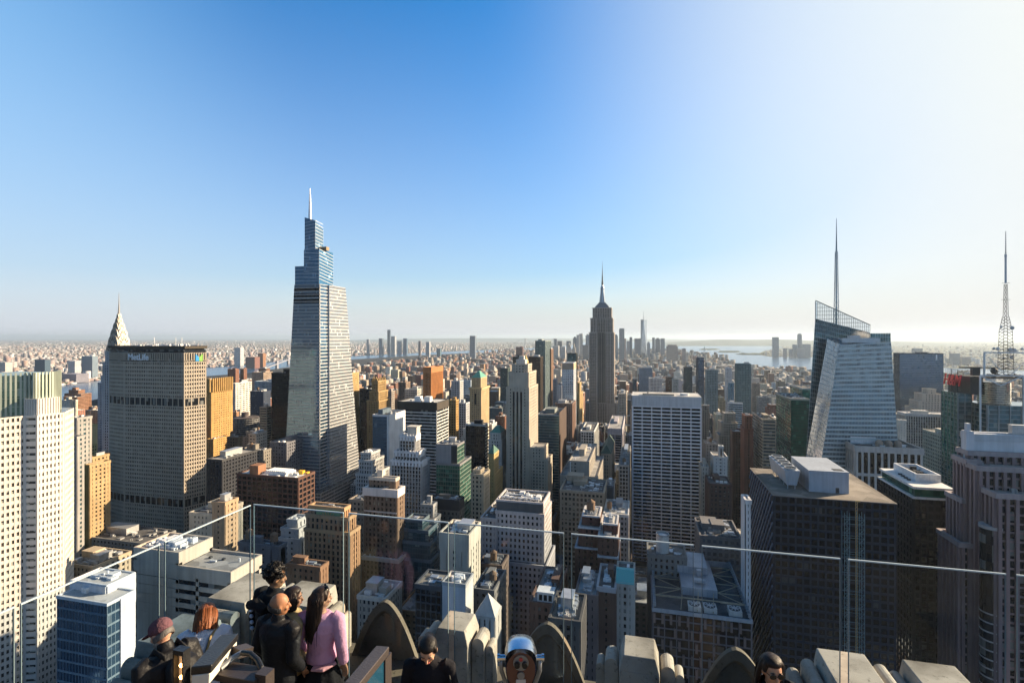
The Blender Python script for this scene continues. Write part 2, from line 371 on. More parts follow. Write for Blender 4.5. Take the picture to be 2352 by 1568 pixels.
tower('apartment_tower', 'brick apartment block above the long beige block by the river', 'apartment tower', B(594, 612, 847, 1850, sp=620), (.22, .12, .085), 'dark', 3, 4, 2, 1.6, yb=856)
tower('apartment_tower', 'navy blue apartment tower dotted with small pale windows', 'apartment tower', B(575, 605, 900, 950, sp=621), (.035, .05, .085), G['grey'], 3.2, 3.4, 1.6, 1.7, yb=955, tank=1, ref='navy apartment tower')
tower('office_building', 'beige tower with dark horizontal stripes and a golden sunlit side, left of the black tower', OB, B(597, 613, 936, 800, sp=623), (.42, .34, .24), 'dark', 3.8, 20, .6, 2.0, yb=1005)
tower('black_tower', 'plain black glass tower just left of the tall glass tower', SK, B(624, 664, 858, 780, d=35), (.012, .012, .014), 'black', 3.8, 1.6, .3, 1.1, yb=1018, trim=(.02, .02, .02), ref='plain black tower')
tower('office_building', 'low beige roofed block with white plant, in front of the round dark drum building', OB, B(572, 588, 998, 620, sp=613), (.5, .42, .34), 'warm', 3.8, 4, 1.6, 2.4, roof=2, yb=1025, gear=14)
tower('stone_building', 'dark old stone building with a heavy cornice, left of the slate roofed one', 'stone building', B(551, 605, 1036, 560, sp=622), (.20, .18, .155), 'dark', 3.8, 4.2, 2, 1.9, yb=1068, tank=1)
tower('stone_building', 'shaded block with a slate blue flat roof at the foot of the black tower', 'stone building', B(620, 658, 1018, 600, d=40), (.15, .15, .17), 'dark', 3.8, 4, 2, 1.9, yb=1062)
tower('stone_building', 'shaded grey office block with pale window rows below the old stone building', 'stone building', B(510, 546, 1064, 500, sp=556), (.17, .17, .18), 'dark', 3.6, 3.6, 1.8, 1.7, yb=1095, gear=12)
tower('stone_building', 'almost black flat block at the right foot of the ribbed slab', 'stone building', B(475, 510, 1058, 480, d=45), (.03, .032, .04), 'black', 3.6, 3.6, 1.8, 1.7, yb=1130, trim=(.05, .05, .055))
tower('stone_building', 'square brown deco block between golden tower and drum building', 'stone building', B(522, 546, 1006, 650, sp=556), (.22, .17, .11), 'warm', 3.6, 3.6, 1.8, 1.7, yb=1050, tank=1)
tower('brick_building', 'small orange brick block beside the golden finned tower', 'brick building', B(534, 543, 947, 1000, sp=549), (.34, .19, .11), 'dark', 3.4, 3.6, 1.8, 1.7, yb=962)
b = B(545, 685, 1100, 400, sp=722); dd = b[3] - b[2]
rb = tower('brick_office', 'dark red brick office block with a busy roof and one orange sunlit corner', OB, b, (.115, .06, .045), 'black', 4.0, 4.6, 1.1, 1.3, yb=1180, gear=26, roof=2, bulk=0, tank=0, ref='dark red brick office')
q = MB(); q.box(b[0] + 10, b[0] + 18, b[2] + 2, b[2] + 11, b[4] + .1, b[4] + 7.5); q.build('bulkhead', mat((.30, .15, .085), name='orange brick'), rb)
q = MB()
for i in range(10):
    q.box(b[0] + 21 + i * 1.9, b[0] + 22.2 + i * 1.9, b[2] + dd * .35, b[2] + dd * .85, b[4] + 2.2, b[4] + 2.9)
q.box(b[0] + 20, b[0] + 41, b[2] + dd * .32, b[2] + dd * .88, b[4] + .1, b[4] + 2.2); q.build('skylight', WHITE, rb)
q = MB(); q.box(b[1] - 9, b[1] - 5, b[2] + dd * .6, b[2] + dd * .75, b[4] + .1, b[4] + 3); q.box(b[1] - 4, b[1] - 2, b[2] + dd * .7, b[2] + dd * .85, b[4] + .1, b[4] + 1.5); q.build('roof_unit', plain((.75, .45, .03), name='yellow plant'), rb)
# ---- right of the tall glass tower
tower('gold_tower', 'golden tan slab tower right behind the tall glass tower', SK, [B(795, 803, 858, 900, sp=824), B(795, 803, 940, 895, sp=828)], (.44, .29, .13), 'warm', 3.7, 3.3, 2.0, 1.8, yb=1040, ref='golden slab behind the tall glass tower')
tower('black_tower', 'square black block left of the gold crowned tower', OB, B(826, 853, 894, 900, d=35), (.02, .02, .022), 'black', 3.8, 2.6, .7, 1.5, yb=960, trim=(.04, .04, .04))
g = B(854, 868, 876, 800, sp=886)
rg_ = tower('gold_tower', 'dark gold stepped tower crowned with upright fins', ST_, [g, B(849, 869, 900, 796, sp=888), B(843, 870, 922, 792, sp=890)], (.36, .24, .11), 'warm', 3.7, 3.0, 1.5, 1.2, .7, .25, yb=1025, bulk=0, ref='dark gold finned tower')
q = MB()
for i in range(5):
    x = g[0] + (g[1] - g[0]) * (i + .5) / 5; q.box(x - .6, x + .6, g[2] - .9, g[2] + 1, g[4] - 4, g[4] + 5 + (i % 2) * 2)
for i in range(5):
    y = g[2] + (g[3] - g[2]) * (i + .5) / 5; q.box(g[1] - 1, g[1] + .9, y - .6, y + .6, g[4] - 4, g[4] + 5 + (i % 2) * 2)
q.build('crown_fin', mat((.42, .28, .12), name='facade stone'), rg_)
b = B(856, 893, 955, 560, sp=930)
tower('glass_building', 'blue glass office tower with a blank white panelled west wall', OB, b, (.10, .14, .18), 'blue', 3.9, 1.5, .15, .35, .12, .1, yb=1110, roof=1, gear=10, trim=WHT,
      panels=[('W', 0, 1, GROUND, b[4] + 1.1, (.62, .62, .64), .6), ('N', .9, 1, GROUND, b[4] + 1.1, (.60, .62, .64), .6)], ref='tower with a blank white wall')
b = B(913, 1003, 926, 650, sp=1030)
rr = tower('slab_tower', 'wide slab tower of white and dark horizontal bands under a black attic storey', SK, b, (.55, .55, .54), 'dark', 4.1, 40, .8, 1.5, .1, .25, yb=1150, roof=2, gear=8, bulk=0, trim=(.04, .04, .045),
      panels=[('N', 0, 1, b[4] - 9, b[4], (.035, .033, .03), .5), ('W', 0, 1, b[4] - 9, b[4], (.06, .05, .04), .5)], ref='wide black and white banded slab')
for u in (.37, .62):
    q = MB(); x = b[0] + (b[1] - b[0]) * u; q.box(x, x + 8, b[2] + 8, b[2] + 16, b[4] + .1, b[4] + 7); q.build('bulkhead', WHITE, rr)
t1, t2, t3 = B(918, 953, 1003, 470, sp=964), B(907, 962, 1040, 466, sp=973), B(899, 968, 1062, 463, sp=980)
rf = tower('deco_tower', 'pale grey art deco tower with white scalloped crown and white piers', ST_, [t1, t2, t3], (.46, .45, .44), 'dark', 3.6, 3.0, .9, .8, .7, .2, yb=1160, bulk=0, gear=2, trim=(.66, .66, .68), ref='scalloped deco tower')
q = MB(); q.box(t1[0] + 6, t1[0] + 15, t1[2] + 4, t1[2] + 12, t1[4], t1[4] + 8); q.box(t1[0] + 5, t1[0] + 16, t1[2] + 3, t1[2] + 13, t1[4] + 8, t1[4] + 8.6); q.build('bulkhead', mat((.5, .47, .42), name='facade stone'), rf)
q = MB()
for tt, nn in ((t1, 5), (t2, 7), (t3, 9)):
    for i in range(nn):
        x = tt[0] + (tt[1] - tt[0]) * (i + .5) / nn; w = (tt[1] - tt[0]) / nn * .36
        q.frustum([(x - w, tt[2] - 1.1), (x + w, tt[2] - 1.1), (x + w, tt[2] - .5), (x - w, tt[2] - .5)], tt[4] - 4, [(x - w * .4, tt[2] - 1.1), (x + w * .4, tt[2] - 1.1), (x + w * .4, tt[2] - .5), (x - w * .4, tt[2] - .5)], tt[4] + 2.2)
    for i in range(4):
        y = tt[2] + (tt[3] - tt[2]) * (i + .5) / 4; q.box(tt[1] + .5, tt[1] + 1.1, y - 1, y + 1, tt[4] - 4, tt[4] + 2)
q.build('crown_ornament', mat((.7, .7, .72), name='white terracotta'), rf)
tower('glass_building', 'grey panelled tower with a dark glass corner and green glass west side', OB, [B(1002, 1050, 1024, 470, sp=1066), B(1002, 1056, 1068, 466, sp=1082)], (.16, .20, .17), 'green', 3.9, 2.2, .3, .7, .15, .2, yb=1180, roof=0, gear=8, trim=(.2, .2, .21),
      panels=[('N', 0, .72, GROUND + 110, zat(1024, 470), (.25, .26, .28), .5), ('N', .72, 1, GROUND + 110, zat(1024, 470), (.03, .035, .04), .45)], ref='grey tower with green glass side')
tower('black_tower', 'black glass tower with white striped west edge below the green pyramid tower', OB, B(1070, 1114, 977, 620, sp=1122), (.02, .02, .024), 'black', 3.8, 2.8, .35, .8, yb=1070, trim=(.4, .4, .4), roof=2,
      panels=[('W', .05 + i * .0, 1, z, z + 1.7, (.6, .57, .5), .7) for i, z in enumerate(range(20, 150, 4))], ref='black tower with striped edge')
b1 = B(1083, 1104, 869, 856, sp=1118); b2 = B(1079, 1105, 893, 850, sp=1123); b3 = B(1079, 1105, 918, 848, sp=1122)
ri = tower('deco_tower', 'tan stone tower topped by a pale green copper pyramid', ST_, [b1, b2], (.44, .33, .19), 'warm', 3.6, 3.4, 2.0, 1.8, yb=978, bulk=0, gear=0, ref='green pyramid tower')
pyramid_roof(ri, b1, zat(852, 866), COPPER, .3, .12)
q = MB(); w = (b2[1] - b2[0])
q.box(b2[0] + w * .42, b2[0] + w * .58, b2[2] - .75, b2[2], b2[4] - 26, b2[4] - 8); q.cyl(b2[0] + w * .5, b2[2] - .0, w * .08, b2[4] - 8, w * .08, b2[4] - 7.9, 12); q.build('arched_window', G['black'], ri)
q = MB(); ring(q, b2[0] - 1.6, b2[1] + 1.6, b2[2] - 1.6, b2[3] + 1.6, b2[4] - 1.5, b2[4] + 2, 2); q.build('cornice', mat((.48, .36, .2), name='facade stone'), ri)
b = B(972, 990, 845, 1250, sp=1017)
rj = tower('brown_tower', 'orange brown ribbed tower with dark window stripes', SK, b, (.42, .17, .05), 'black', 8, 5.5, 2.6, .8, 1.0, .2, yb=915, bulk=0, gear=0, trim=(.4, .17, .06), cap=12, par=2, ref='orange brown ribbed tower')
b = B(1126, 1150, 996, 600, sp=1161)
rk = tower('deco_tower', 'small grey white tower with a clipped green pyramid roof', ST_, [b, B(1122, 1152, 1012, 598, sp=1163)], (.48, .46, .43), 'dark', 3.6, 3.2, 1.8, 1.6, yb=1075, bulk=0, gear=0, ref='small clipped pyramid tower')
pyramid_roof(rk, b, zat(979, 606), COPPER, .3, .3)
b = B(1122, 1134, 1044, 540, sp=1145)
rk = tower('deco_tower', 'small golden tower under a dark green pyramid roof', ST_, [b, B(1122, 1135, 1090, 536, sp=1154)], (.46, .32, .14), 'warm', 3.6, 3, 1.7, 1.6, yb=1130, bulk=0, gear=0)
pyramid_roof(rk, b, zat(1022, 548), mat((.07, .16, .13), .7, name='dark copper'), .3, .05)
# the tall grey stone tower with black stripes
T0, T1, T2 = B(1176, 1212, 838, 592, sp=1221), B(1168, 1214, 857, 588, sp=1231), B(1163, 1215, 892, 585, sp=1235)
T3a, T3b = B(1216, 1249, 1030, y0=T2[2] + 2, d=26), B(1216, 1258, 1058, y0=T2[2] + 1.5, d=30); T3c = B(1158, 1163, 1090, y0=T2[2] + 3, d=20)
rl = tower('deco_tower', 'tall grey stone tower with three black vertical stripes down its front', ST_, [T0, T1, T2, T3a, T3b, T3c], (.44, .385, .315), 'dark', 3.6, 3.4, 2.1, 1.7, yb=1140, bulk=0, gear=3, ref='stone tower with black stripes',
           panels=[])
q = MB(); q2 = MB(); w = T2[1] - T2[0]
q.box(T2[0] + w * .28, T2[0] + w * .80, T2[2] - .75, T2[2], 8, T2[4] - .5)
q.box(T1[0] + .1, T1[1] - .1, T1[2] - .75, T1[2], T2[4] + .5, T1[4] + 1)
for u in (.335, .50, .665): q2.box(T2[0] + w * u - 1.0, T2[0] + w * u + 1.0, T2[2] - 1.0, T2[2], 8, T2[4] - 4)
q.build('wall_panel', mat((.44, .39, .325), name='facade stone'), rl); q2.build('dark_stripe', G['black'], rl)
q = MB(); xm, ym = (T0[0] + T0[1]) / 2, (T0[2] + T0[3]) / 2
q.box(xm - 6, xm + 5, ym - 5, ym + 5, T0[4], T0[4] + 6); q.box(xm - 3, xm + 3, ym - 3, ym + 3, T0[4] + 6, T0[4] + 10); q.build('bulkhead', mat((.55, .52, .48), name='facade stone'), rl)
b = B(1194, 1216, 846, 1900, sp=1222)
rn = tower('deco_tower', 'stone tower with a bright gold pyramid spire behind the black striped tower', ST_, b, (.40, .34, .26), 'dark', 3.6, 4, 2, 1.8, yb=856, bulk=0, gear=0)
pyramid_roof(rn, (b[0] + 5, b[1] - 5, b[2], b[3] - 4, b[4]), zat(814, 1910), GOLD, 0, .0)
tower('glass_tower', 'tall dark teal glass tower with pale vertical edge, left of the spired stone skyscraper', SK, B(1229, 1252, 783, 1500, sp=1266), (.24, .28, .28), 'teal', 3.6, 6, .8, .5, .3, .2, yb=950, gear=3, ref='dark teal glass tower')
tower('brown_tower', 'thin brown tower stuck to the right of the dark teal glass tower', SK, B(1262, 1266, 802, 1580, sp=1271), (.25, .15, .10), 'brown', 3.6, 4, 1.6, 1.4, yb=920)
tower('black_tower', 'broad dark brown slab behind the black striped stone tower', SK, B(1214, 1241, 820, 1350, d=40), (.045, .028, .02), 'brown', 3.8, 2.5, .6, 1.4, yb=900, trim=(.03, .02, .018))
tower('black_tower', 'black slab left of the gold pyramid spire', SK, B(1178, 1195, 820, 1560, d=30), (.02, .02, .025), 'black', 3.8, 2.5, .6, 1.4, yb=838, trim=(.03, .03, .03))
tower('black_tower', 'black glass crown tower rising behind the white blue gridded tower', SK, B(1303, 1323, 812, 1120, d=25), (.03, .04, .04), 'teal', 3.6, 2.5, .3, .8, yb=832, trim=(.02, .025, .025), bulk=0)
bo = B(1291, 1317, 834, 1050, sp=1323)
tower('hotel_tower', 'white and blue gridded hotel tower with a tan top band', 'hotel tower', bo, (.58, .60, .64), 'sky', 3.4, 3.6, 1.2, 1.4, yb=925, bulk=0, gear=3,
      panels=[('N', 0, 1, bo[4] - 13, bo[4], (.34, .28, .22), .6), ('W', 0, 1, bo[4] - 13, bo[4], (.42, .33, .22), .6)], ref='white blue gridded tower')
tower('slab_tower', 'blank pale slab attached to the left of the white blue gridded tower', OB, B(1280, 1290, 886, 1040, d=25), (.45, .45, .46), 'grey', 3.6, 3, 2.6, 3.2, yb=925, bulk=0, gear=0)
tower('brick_tower', 'brown brick tower with a bracketed cornice below the white blue gridded tower', 'brick building', B(1276, 1314, 928, 980, sp=1322), (.20, .12, .09), 'dark', 3.8, 3.6, 1.9, 1.2, .7, .2, yb=1015, tank=1, ref='brown brick tower')
b = B(1235, 1284, 954, 700, sp=1300)
tower('glass_building', 'dark teal office slab with pale horizontal window lines and a brown west end', OB, b, (.20, .22, .21), 'teal', 3.8, 60, .5, 1.0, .1, .2, yb=1120, roof=1, gear=14,
      panels=[('W', 0, 1, GROUND, b[4] + 4, (.07, .045, .035), .6)], trim=(.3, .32, .33), ref='dark teal banded slab')
tower('deco_tower', 'narrow golden stepped tower just left of the spired stone skyscraper', ST_, [B(1327, 1331, 880, 1150, sp=1335), B(1325, 1331, 905, 1145, sp=1339)], (.44, .31, .15), 'warm', 3.6, 3.2, 1.8, 1.6, yb=960, bulk=0, gear=0)
tower('white_building', 'white gridded office building with a dark roof box, below the spired skyscraper', OB, B(1334, 1364, 992, 650, sp=1374), (.58, .58, .56), 'dark', 3.8, 3.1, .8, .9, .5, .25, yb=1072, roof=1, gear=4, ref='white gridded office')
tower('office_building', 'lavender topped building with a black lower front, left of the white slab', OB, B(1396, 1429, 986, 800, sp=1435), (.40, .37, .40), 'black', 3.8, 14, 1.2, 1.0, yb=1060, cap=9)
b = B(1381, 1404, 1044, 560, sp=1411)
rg2 = tower('stone_building', 'narrow tan building with a green gabled roof, left of the white slab', 'stone building', b, (.30, .24, .18), 'dark', 3.6, 3.0, 1.6, 1.6, yb=1118, bulk=0, gear=0, ref='green gabled building')
q = MB(); xm = (b[0] + b[1]) / 2
q.frustum([(b[0] - .5, b[2] - .5), (b[1] + .5, b[2] - .5), (b[1] + .5, b[3]), (b[0] - .5, b[3])], b[4] + 1.1, [(xm - .1, b[2] + 1), (xm + .1, b[2] + 1), (xm + .1, b[3] - 1), (xm - .1, b[3] - 1)], b[4] + 10); q.build('gable_roof', mat((.06, .10, .085), .8, name='dark copper'), rg2)
tower('stone_building', 'slim white corniced loft building close to the white slab', 'stone building', B(1422, 1444, 1070, 560, sp=1448), (.34, .33, .31), 'black', 4.2, 3.4, 1.0, 1.4, yb=1150, tank=1)
b = B(1308, 1353, 1062, 470, sp=1370)
rp = tower('stone_building', 'grey tan block with a blank front wall and a white standpipe', 'stone building', [b, B(1287, 1372, 1098, 466, sp=1378)], (.33, .30, .26), 'dark', 3.6, 3.3, 2.0, 1.8, yb=1125,
      panels=[('N', .38, .98, b[4] - 28, b[4] + 1.1, (.33, .305, .27), .7)])
q = MB(); q.bar((b[0] + 1, b[2] - 1, b[4]), (b[0] + 1, b[2] - 1, b[4] - 40), .7); q.build('standpipe', WHITE, rp)
rt = tower('stone_building', 'broad tan office building with tall windows and a roof of white pipes', 'stone building', [B(1287, 1386, 1134, 400, d=38)], (.30, .255, .20), 'warm', 3.9, 3.0, 1.2, 1.5, .5, .25, yb=1215, roof=1, gear=22, bulk=2, tank=0, ref='broad tan office building')
tower('stone_building', 'blank dark grey block right of the broad tan office building', 'stone building', B(1393, 1409, 1118, 430, d=20), (.16, .16, .165), 'black', 3.6, 3, 2.6, 3.2, yb=1150, gear=3)
tower('stone_building', 'pale corniced loft building at the left foot of the white slab', 'stone building', B(1387, 1443, 1185, 380, d=34), (.34, .32, .32), 'dark', 3.8, 3.2, 1.4, 1.6, yb=1235, tank=1, gear=16, roof=2, trim=(.5, .5, .5), ref='pale corniced loft')
bt = B(1105, 1141, 1194, 324, d=40)
b1, b2 = B(1141, 1247, 1158, 320, sp=1262), B(1139, 1249, 1184, 318, sp=1265)
rT = tower('stone_building', 'pink white stone office block with rows of dark windows and a dark mechanical top', OB, [b1, b2, B(1132, 1254, 1303, 313, sp=1272)], (.50, .47, .47), 'dark', 3.7, 2.9, 1.5, 1.7, yb=1318, roof=1, gear=24, bulk=0, ref='pink white stone block',
           panels=[('N', 0, 1, b1[4] - 5.5, b1[4], (.09, .10, .11), .7)])
for i in range(7):
    q = MB(); x = b1[0] + 3 + i * 3.7; q.cyl(x, b1[2] + 4, 1.5, b1[4] + .2, 1.5, b1[4] + 1.9, 16); q.cyl(x, b1[2] + 4, 1.25, b1[4] + 1.9, .3, b1[4] + 2.05, 16); q.build('roof_fan', METAL, rT)
tower('stone_building', 'lower left wing beside the pink white stone block', OB, bt, (.46, .44, .44), 'dark', 3.7, 2.9, 1.5, 1.7, yb=1295, roof=1, gear=3, bulk=0)
# ---- the white slab
b = (T(1453) * 575, T(1610) * 575, 575., 617., zat(905, 575 / CT * .98))
b = B(1453, 1610, 908, 590, d=42)
rw = tower('white_slab', 'big white slab tower with a strict grid of black window bands', SK, b, (.74, .73, .76), 'black', 4.05, 99, .9, 1.5, .1, .5, yb=1300, roof=2, gear=0, bulk=0, cap=11.5, par=.3, trim=(.56, .56, .58), ref='white slab with black bands', wvar=.08)
q = MB(); w = b[1] - b[0]
for i in range(8):
    x = b[0] + w * i / 7; q.box(x - (.75 if i in (0, 7) else .5), x + (.75 if i in (0, 7) else .5), b[2] - .95, b[2], GROUND, b[4] - 11.6)
q.build('pier', mat((.72, .71, .74), var=.08, name='facade stone'), rw)
q = MB(); q.box(b[0] + .5, b[1] - .5, b[2] - .72, b[2] - .1, b[4] - 14.2, b[4] - 13.4); q.build('louvre', G['black'], rw)
q = MB(); q.cyl(b[0] + w * .78, b[2] + 14, 5, b[4], 5, b[4] + 2.6, 20); q.build('cooling_drum', WHITE, rw)
q = MB(); q.box(b[0] + w * .15, b[0] + w * .62, b[2] + 5, b[2] + 13, b[4], b[4] + 2.2); q.box(b[0] + w * .22, b[0] + w * .24, b[2] + 7, b[2] + 8, b[4], b[4] + 5); q.build('bulkhead', mat((.45, .40, .34), name='plant screen'), rw)
# ---- right centre
tower('apartment_tower', 'slim tan striped tower directly right of the white slab', 'apartment tower', B(1613, 1629, 932, 800, sp=1611), (.30, .26, .22), 'dark', 3.2, 3, 1.2, 1.3, yb=1040, bulk=0)
tower('deco_tower', 'cream stepped loft tower right of the white slab', ST_, [B(1664, 1689, 950, 755, d=20), B(1657, 1694, 972, 752, d=28), B(1651, 1697, 1000, 750, sp=1649)], (.42, .36, .29), 'dark', 3.6, 3.2, 1.8, 1.6, yb=1060, bulk=0, ref='cream stepped loft tower')
tower('office_building', 'white and pale blue banded office block behind the cream stepped loft tower', OB, B(1673, 1706, 926, 900, sp=1671), (.58, .60, .62), 'sky', 3.8, 40, .4, 1.6, .1, .2, yb=985, roof=2, gear=2)
tower('brown_tower', 'dark brown loft building below the white and pale blue office block', 'brick building', B(1683, 1708, 992, 650, sp=1678), (.14, .085, .065), 'dark', 3.6, 3, 1.7, 1.7, yb=1075)
tower('brown_tower', 'red brown brick tower left of the glassy beige office', 'brick building', [B(1712, 1728, 956, 620, sp=1705), B(1710, 1730, 985, 618, sp=1703)], (.20, .09, .06), 'black', 3.6, 3.4, 2.0, 1.0, .6, .15, yb=1080, bulk=0, ref='red brown brick tower')
tower('office_building', 'beige banded office block with a reflective glass east side', OB, B(1752, 1782, 964, 600, sp=1728), (.42, .36, .28), 'grey', 3.9, 22, .5, 1.5, .15, .25, yb=1070, roof=1, gear=9, ref='glassy beige office')
tower('white_building', 'small white stepped building with a chimney tower right of the white slab', OB, [B(1652, 1661, 1026, 523, d=6), B(1639, 1671, 1050, 520, d=22)], (.55, .54, .52), 'dark', 3.4, 4.2, 2.6, 1.8, yb=1100, bulk=0, gear=2, ref='small white stepped building')
tower('stone_building', 'grey beige block hidden behind the small white stepped building', 'stone building', B(1621, 1650, 1020, 600, d=25), (.27, .25, .23), 'dark', 3.6, 3.2, 1.8, 1.7, yb=1075, tank=1)
tower('stone_building', 'low cream block touching the right edge of the white slab', 'stone building', B(1611, 1627, 1072, 520, d=20), (.42, .40, .36), 'dark', 4.2, 4.4, 1.8, 1.6, yb=1098, gear=4)
tower('brick_building', 'dark brick club house with lit skylights beside the dark park', 'brick building', B(1629, 1680, 1112, 480, d=30), (.10, .06, .05), 'dark', 4.0, 3.6, 1.8, 1.8, yb=1135, roof=1, bulk=1)
tower('office_building', 'low block covered with rooftop pipes and machines, right of the white slab foot', OB, B(1609, 1702, 1232, 300, d=30), (.17, .165, .17), 'grey', 3.8, 3.2, 1.2, 1.5, yb=1290, roof=1, gear=46, bulk=2, ref='block covered with rooftop machines')
b = B(1713, 1724, 1152, 250, sp=1705)
tower('white_building', 'thin white apartment tower against the left edge of the dark roofed tower', 'apartment tower', b, (.62, .60, .60), 'dark', 3.3, 2.2, .9, 1.4, yb=1520, bulk=0, gear=2, roof=2, panels=[('E', 0, 1, GROUND, b[4] + 1, (.66, .64, .64), .7)], wvar=.35)
tower('green_tower', 'lower green glass tower left of the slanted glass skyscraper', SK, B(1817, 1860, 917, 640, sp=1783), (.02, .05, .045), 'green', 3.9, 40, .3, .9, .1, .12, yb=1060, roof=1, gear=16, trim=(.3, .32, .3), bulk=0, ref='lower green glass tower')
gs = B(1843, 1885, 893, 668, sp=1815)
rgs = tower('green_tower', 'taller green glass tower with a white sign near its top', SK, gs, (.02, .05, .045), 'green', 3.9, 40, .3, .5, .1, .12, yb=1000, roof=1, gear=8, trim=(.45, .46, .44), bulk=0)
tower('slab_tower', 'dark blue grey monolith with a white numeral at its top corner', SK, B(2066, 2167, 812, 1122, sp=2052), (.055, .075, .095), G['blue'], 3.8, 1.6, .5, .7, .2, .15, yb=946, trim=(.05, .07, .09), gear=5, ref='dark blue monolith')
ob1 = B(2066, 2167, 812, 1122, sp=2052)
tower('deco_tower', 'cream stepped hotel tower in front of the dark blue monolith', ST_, [B(2130, 2150, 894, 1010, d=20), B(2118, 2165, 905, 1005, d=30), B(2110, 2172, 922, 1002, d=36), B(2103, 2178, 938, 1000, sp=2098)], (.52, .44, .36), 'dark', 3.6, 5, 3, 1.8, yb=952, bulk=0, gear=0, ref='cream stepped hotel')
tower('slab_tower', 'grey tower of thin white vertical ribs below the cream stepped hotel', SK, B(2080, 2183, 950, 760, sp=2062), (.48, .48, .47), 'dark', 3.9, 3.1, .9, .5, .8, .1, yb=1085, roof=2, gear=6, trim=(.5, .5, .5), cap=3, ref='white ribbed grey tower')
tower('white_building', 'narrow white building squeezed beside the slanted glass skyscraper', OB, B(2066, 2082, 966, 700, sp=2060), (.60, .58, .55), 'pale', 3.6, 4, 2, 1.6, yb=1010, bulk=0, gear=2)
b = B(1965, 2118, 1028, 470, sp=1923)
rv = tower('ribbed_building', 'squat white ribbed office block with cooling towers on its roof', OB, b, (.50, .47, .44), 'black', 4.0, 5.0, 1.7, .0, 1.2, .0, yb=1130, roof=1, gear=18, bulk=0, trim=(.46, .44, .42), cap=3.5, par=2, ref='squat white ribbed block')
q = MB(); q.box(b[0] + 3, b[0] + 24, b[2] + 20, b[2] + 30, b[4] + 1, b[4] + 7); q.build('bulkhead', WHITE, rv)
for i in range(3):
    q = MB(); q.cyl(b[0] + 24 + i * 7.5, b[2] + 13, 3.3, b[4] + .2, 3.0, b[4] + 4, 18); q.cyl(b[0] + 24 + i * 7.5, b[2] + 13, 3.0, b[4] + 4, 1.4, b[4] + 6, 18); q.build('cooling_tower', mat((.36, .27, .21), name='fibre tank'), rv)
q = MB(); q.box(b[0], b[1], b[2] - 1.45, b[2] + 1, b[4] - 25, b[4] - 22.5); q.box(b[0] - 1.45, b[0] + 1, b[2] + 1, b[3], b[4] - 25, b[4] - 22.5); q.build('belt_course', mat((.46, .44, .42), name='facade stone'), rv)
# the dark tower with a plain roof, box and fan row
b = B(1777, 2058, 1137, 255, sp=1724)
rd = tower('dark_tower', 'huge near black office tower with sunlit gravel roof, white plant box and fan row', SK, b, (.028, .034, .05), G['black'], 3.9, 3.3, .8, 1.2, .35, .3, yb=1540, roof=3, gear=0, bulk=0, trim=(.30, .26, .23), cap=.15, par=.12, ref='dark tower with a plain roof')
q = MB(); L = b[3] - b[2]; hz = b[4]
for i in range(48):       # woven lattice over the east side
    z0 = -56 + i * 5.2
    for za, zb in ((z0 + 60, z0),):
        ya, yb_ = b[2], b[3]
        if za > hz - .5: u = (za - hz + .5) / 60; ya = b[2] + L * u; za = hz - .5
        if zb < 3: u = (za - 3) / max(za - zb, 1e-3); yb_ = ya + (yb_ - ya) * u; zb = 3
        if yb_ - ya > 1 and za > 4: q.bar((b[0] - .55, ya, za), (b[0] - .55, yb_, zb), .5, .8)
q.build('lattice', mat((.13, .19, .30), .5, .2, name='blue steel'), rd)
q = MB(); w, d = b[1] - b[0], b[3] - b[2]
bx = (b[0] + w * .36, b[0] + w * .70, b[2] + d * .20, b[2] + d * .78); q.box(*bx, b[4] + .1, b[4] + 10.5); q.box(bx[0] - .2, bx[1] + .2, bx[2] - .2, bx[3] + .2, b[4] + 10.5, b[4] + 10.9)
pb = q.build('plant_box', mat((.36, .40, .46), .6, name='pale blue render', scale=.1), rd)
q = MB(); q.box(bx[0] + 12, bx[0] + 13.6, bx[2] - .08, bx[2], b[4] + .2, b[4] + 2.8); q.box(bx[1] - 6, bx[1] - 1.5, bx[2] + 2, bx[2] + 6, b[4] + 10.9, b[4] + 11.0); q.build('plant_door', DARKM, pb)
q = MB(); fx0, fx1, fy0, fy1 = b[0] + w * .15, b[0] + w * .29, b[2] + d * .22, b[2] + d * .84; zt = b[4] + 10
q.frustum([(fx0 + 1.4, fy0 + 1), (fx1 - 1.4, fy0 + 1), (fx1 - 1.4, fy1), (fx0 + 1.4, fy1)], b[4] + 2.2, [(fx0, fy0), (fx1, fy0), (fx1, fy1), (fx0, fy1)], zt)
for xx in (fx0 + 2, fx1 - 2):
    for k in range(5): q.bar((xx, fy0 + 2 + k * (fy1 - fy0 - 4) / 4, b[4] + .1), (xx, fy0 + 2 + k * (fy1 - fy0 - 4) / 4, b[4] + 2.3), .3)
cu = q.build('cooling_unit', mat((.42, .46, .52), .5, .3, name='galvanised duct'), rd)
for k in range(5):
    y = fy0 + (fy1 - fy0) * (k + .5) / 5; xm = (fx0 + fx1) / 2; q = MB(); q2 = MB(); rr = min((fx1 - fx0), (fy1 - fy0) / 5) * .44
    n = 20
    for i in range(n):
        a0, a1 = 2 * math.pi * i / n, 2 * math.pi * (i + 1) / n
        o = [(xm + r * math.cos(a), y + r * math.sin(a)) for a in (a0, a1) for r in (rr, rr * .88)]
        q.prism([o[0], o[2], o[3], o[1]], zt, zt + .9)
    for i in range(6):
        a = math.pi * i / 3 + k; q2.bar((xm, y, zt + .5), (xm + rr * .86 * math.cos(a), y + rr * .86 * math.sin(a), zt + .55), .75, .08)
    q2.cyl(xm, y, .4, zt + .02, .4, zt + .7, 10); q2.cyl(xm, y, rr * .87, zt + .01, rr * .87, zt + .05, 20)
    f = q.build('fan_ring', METAL, cu); q2.build('fan_blade', DARKM, f)
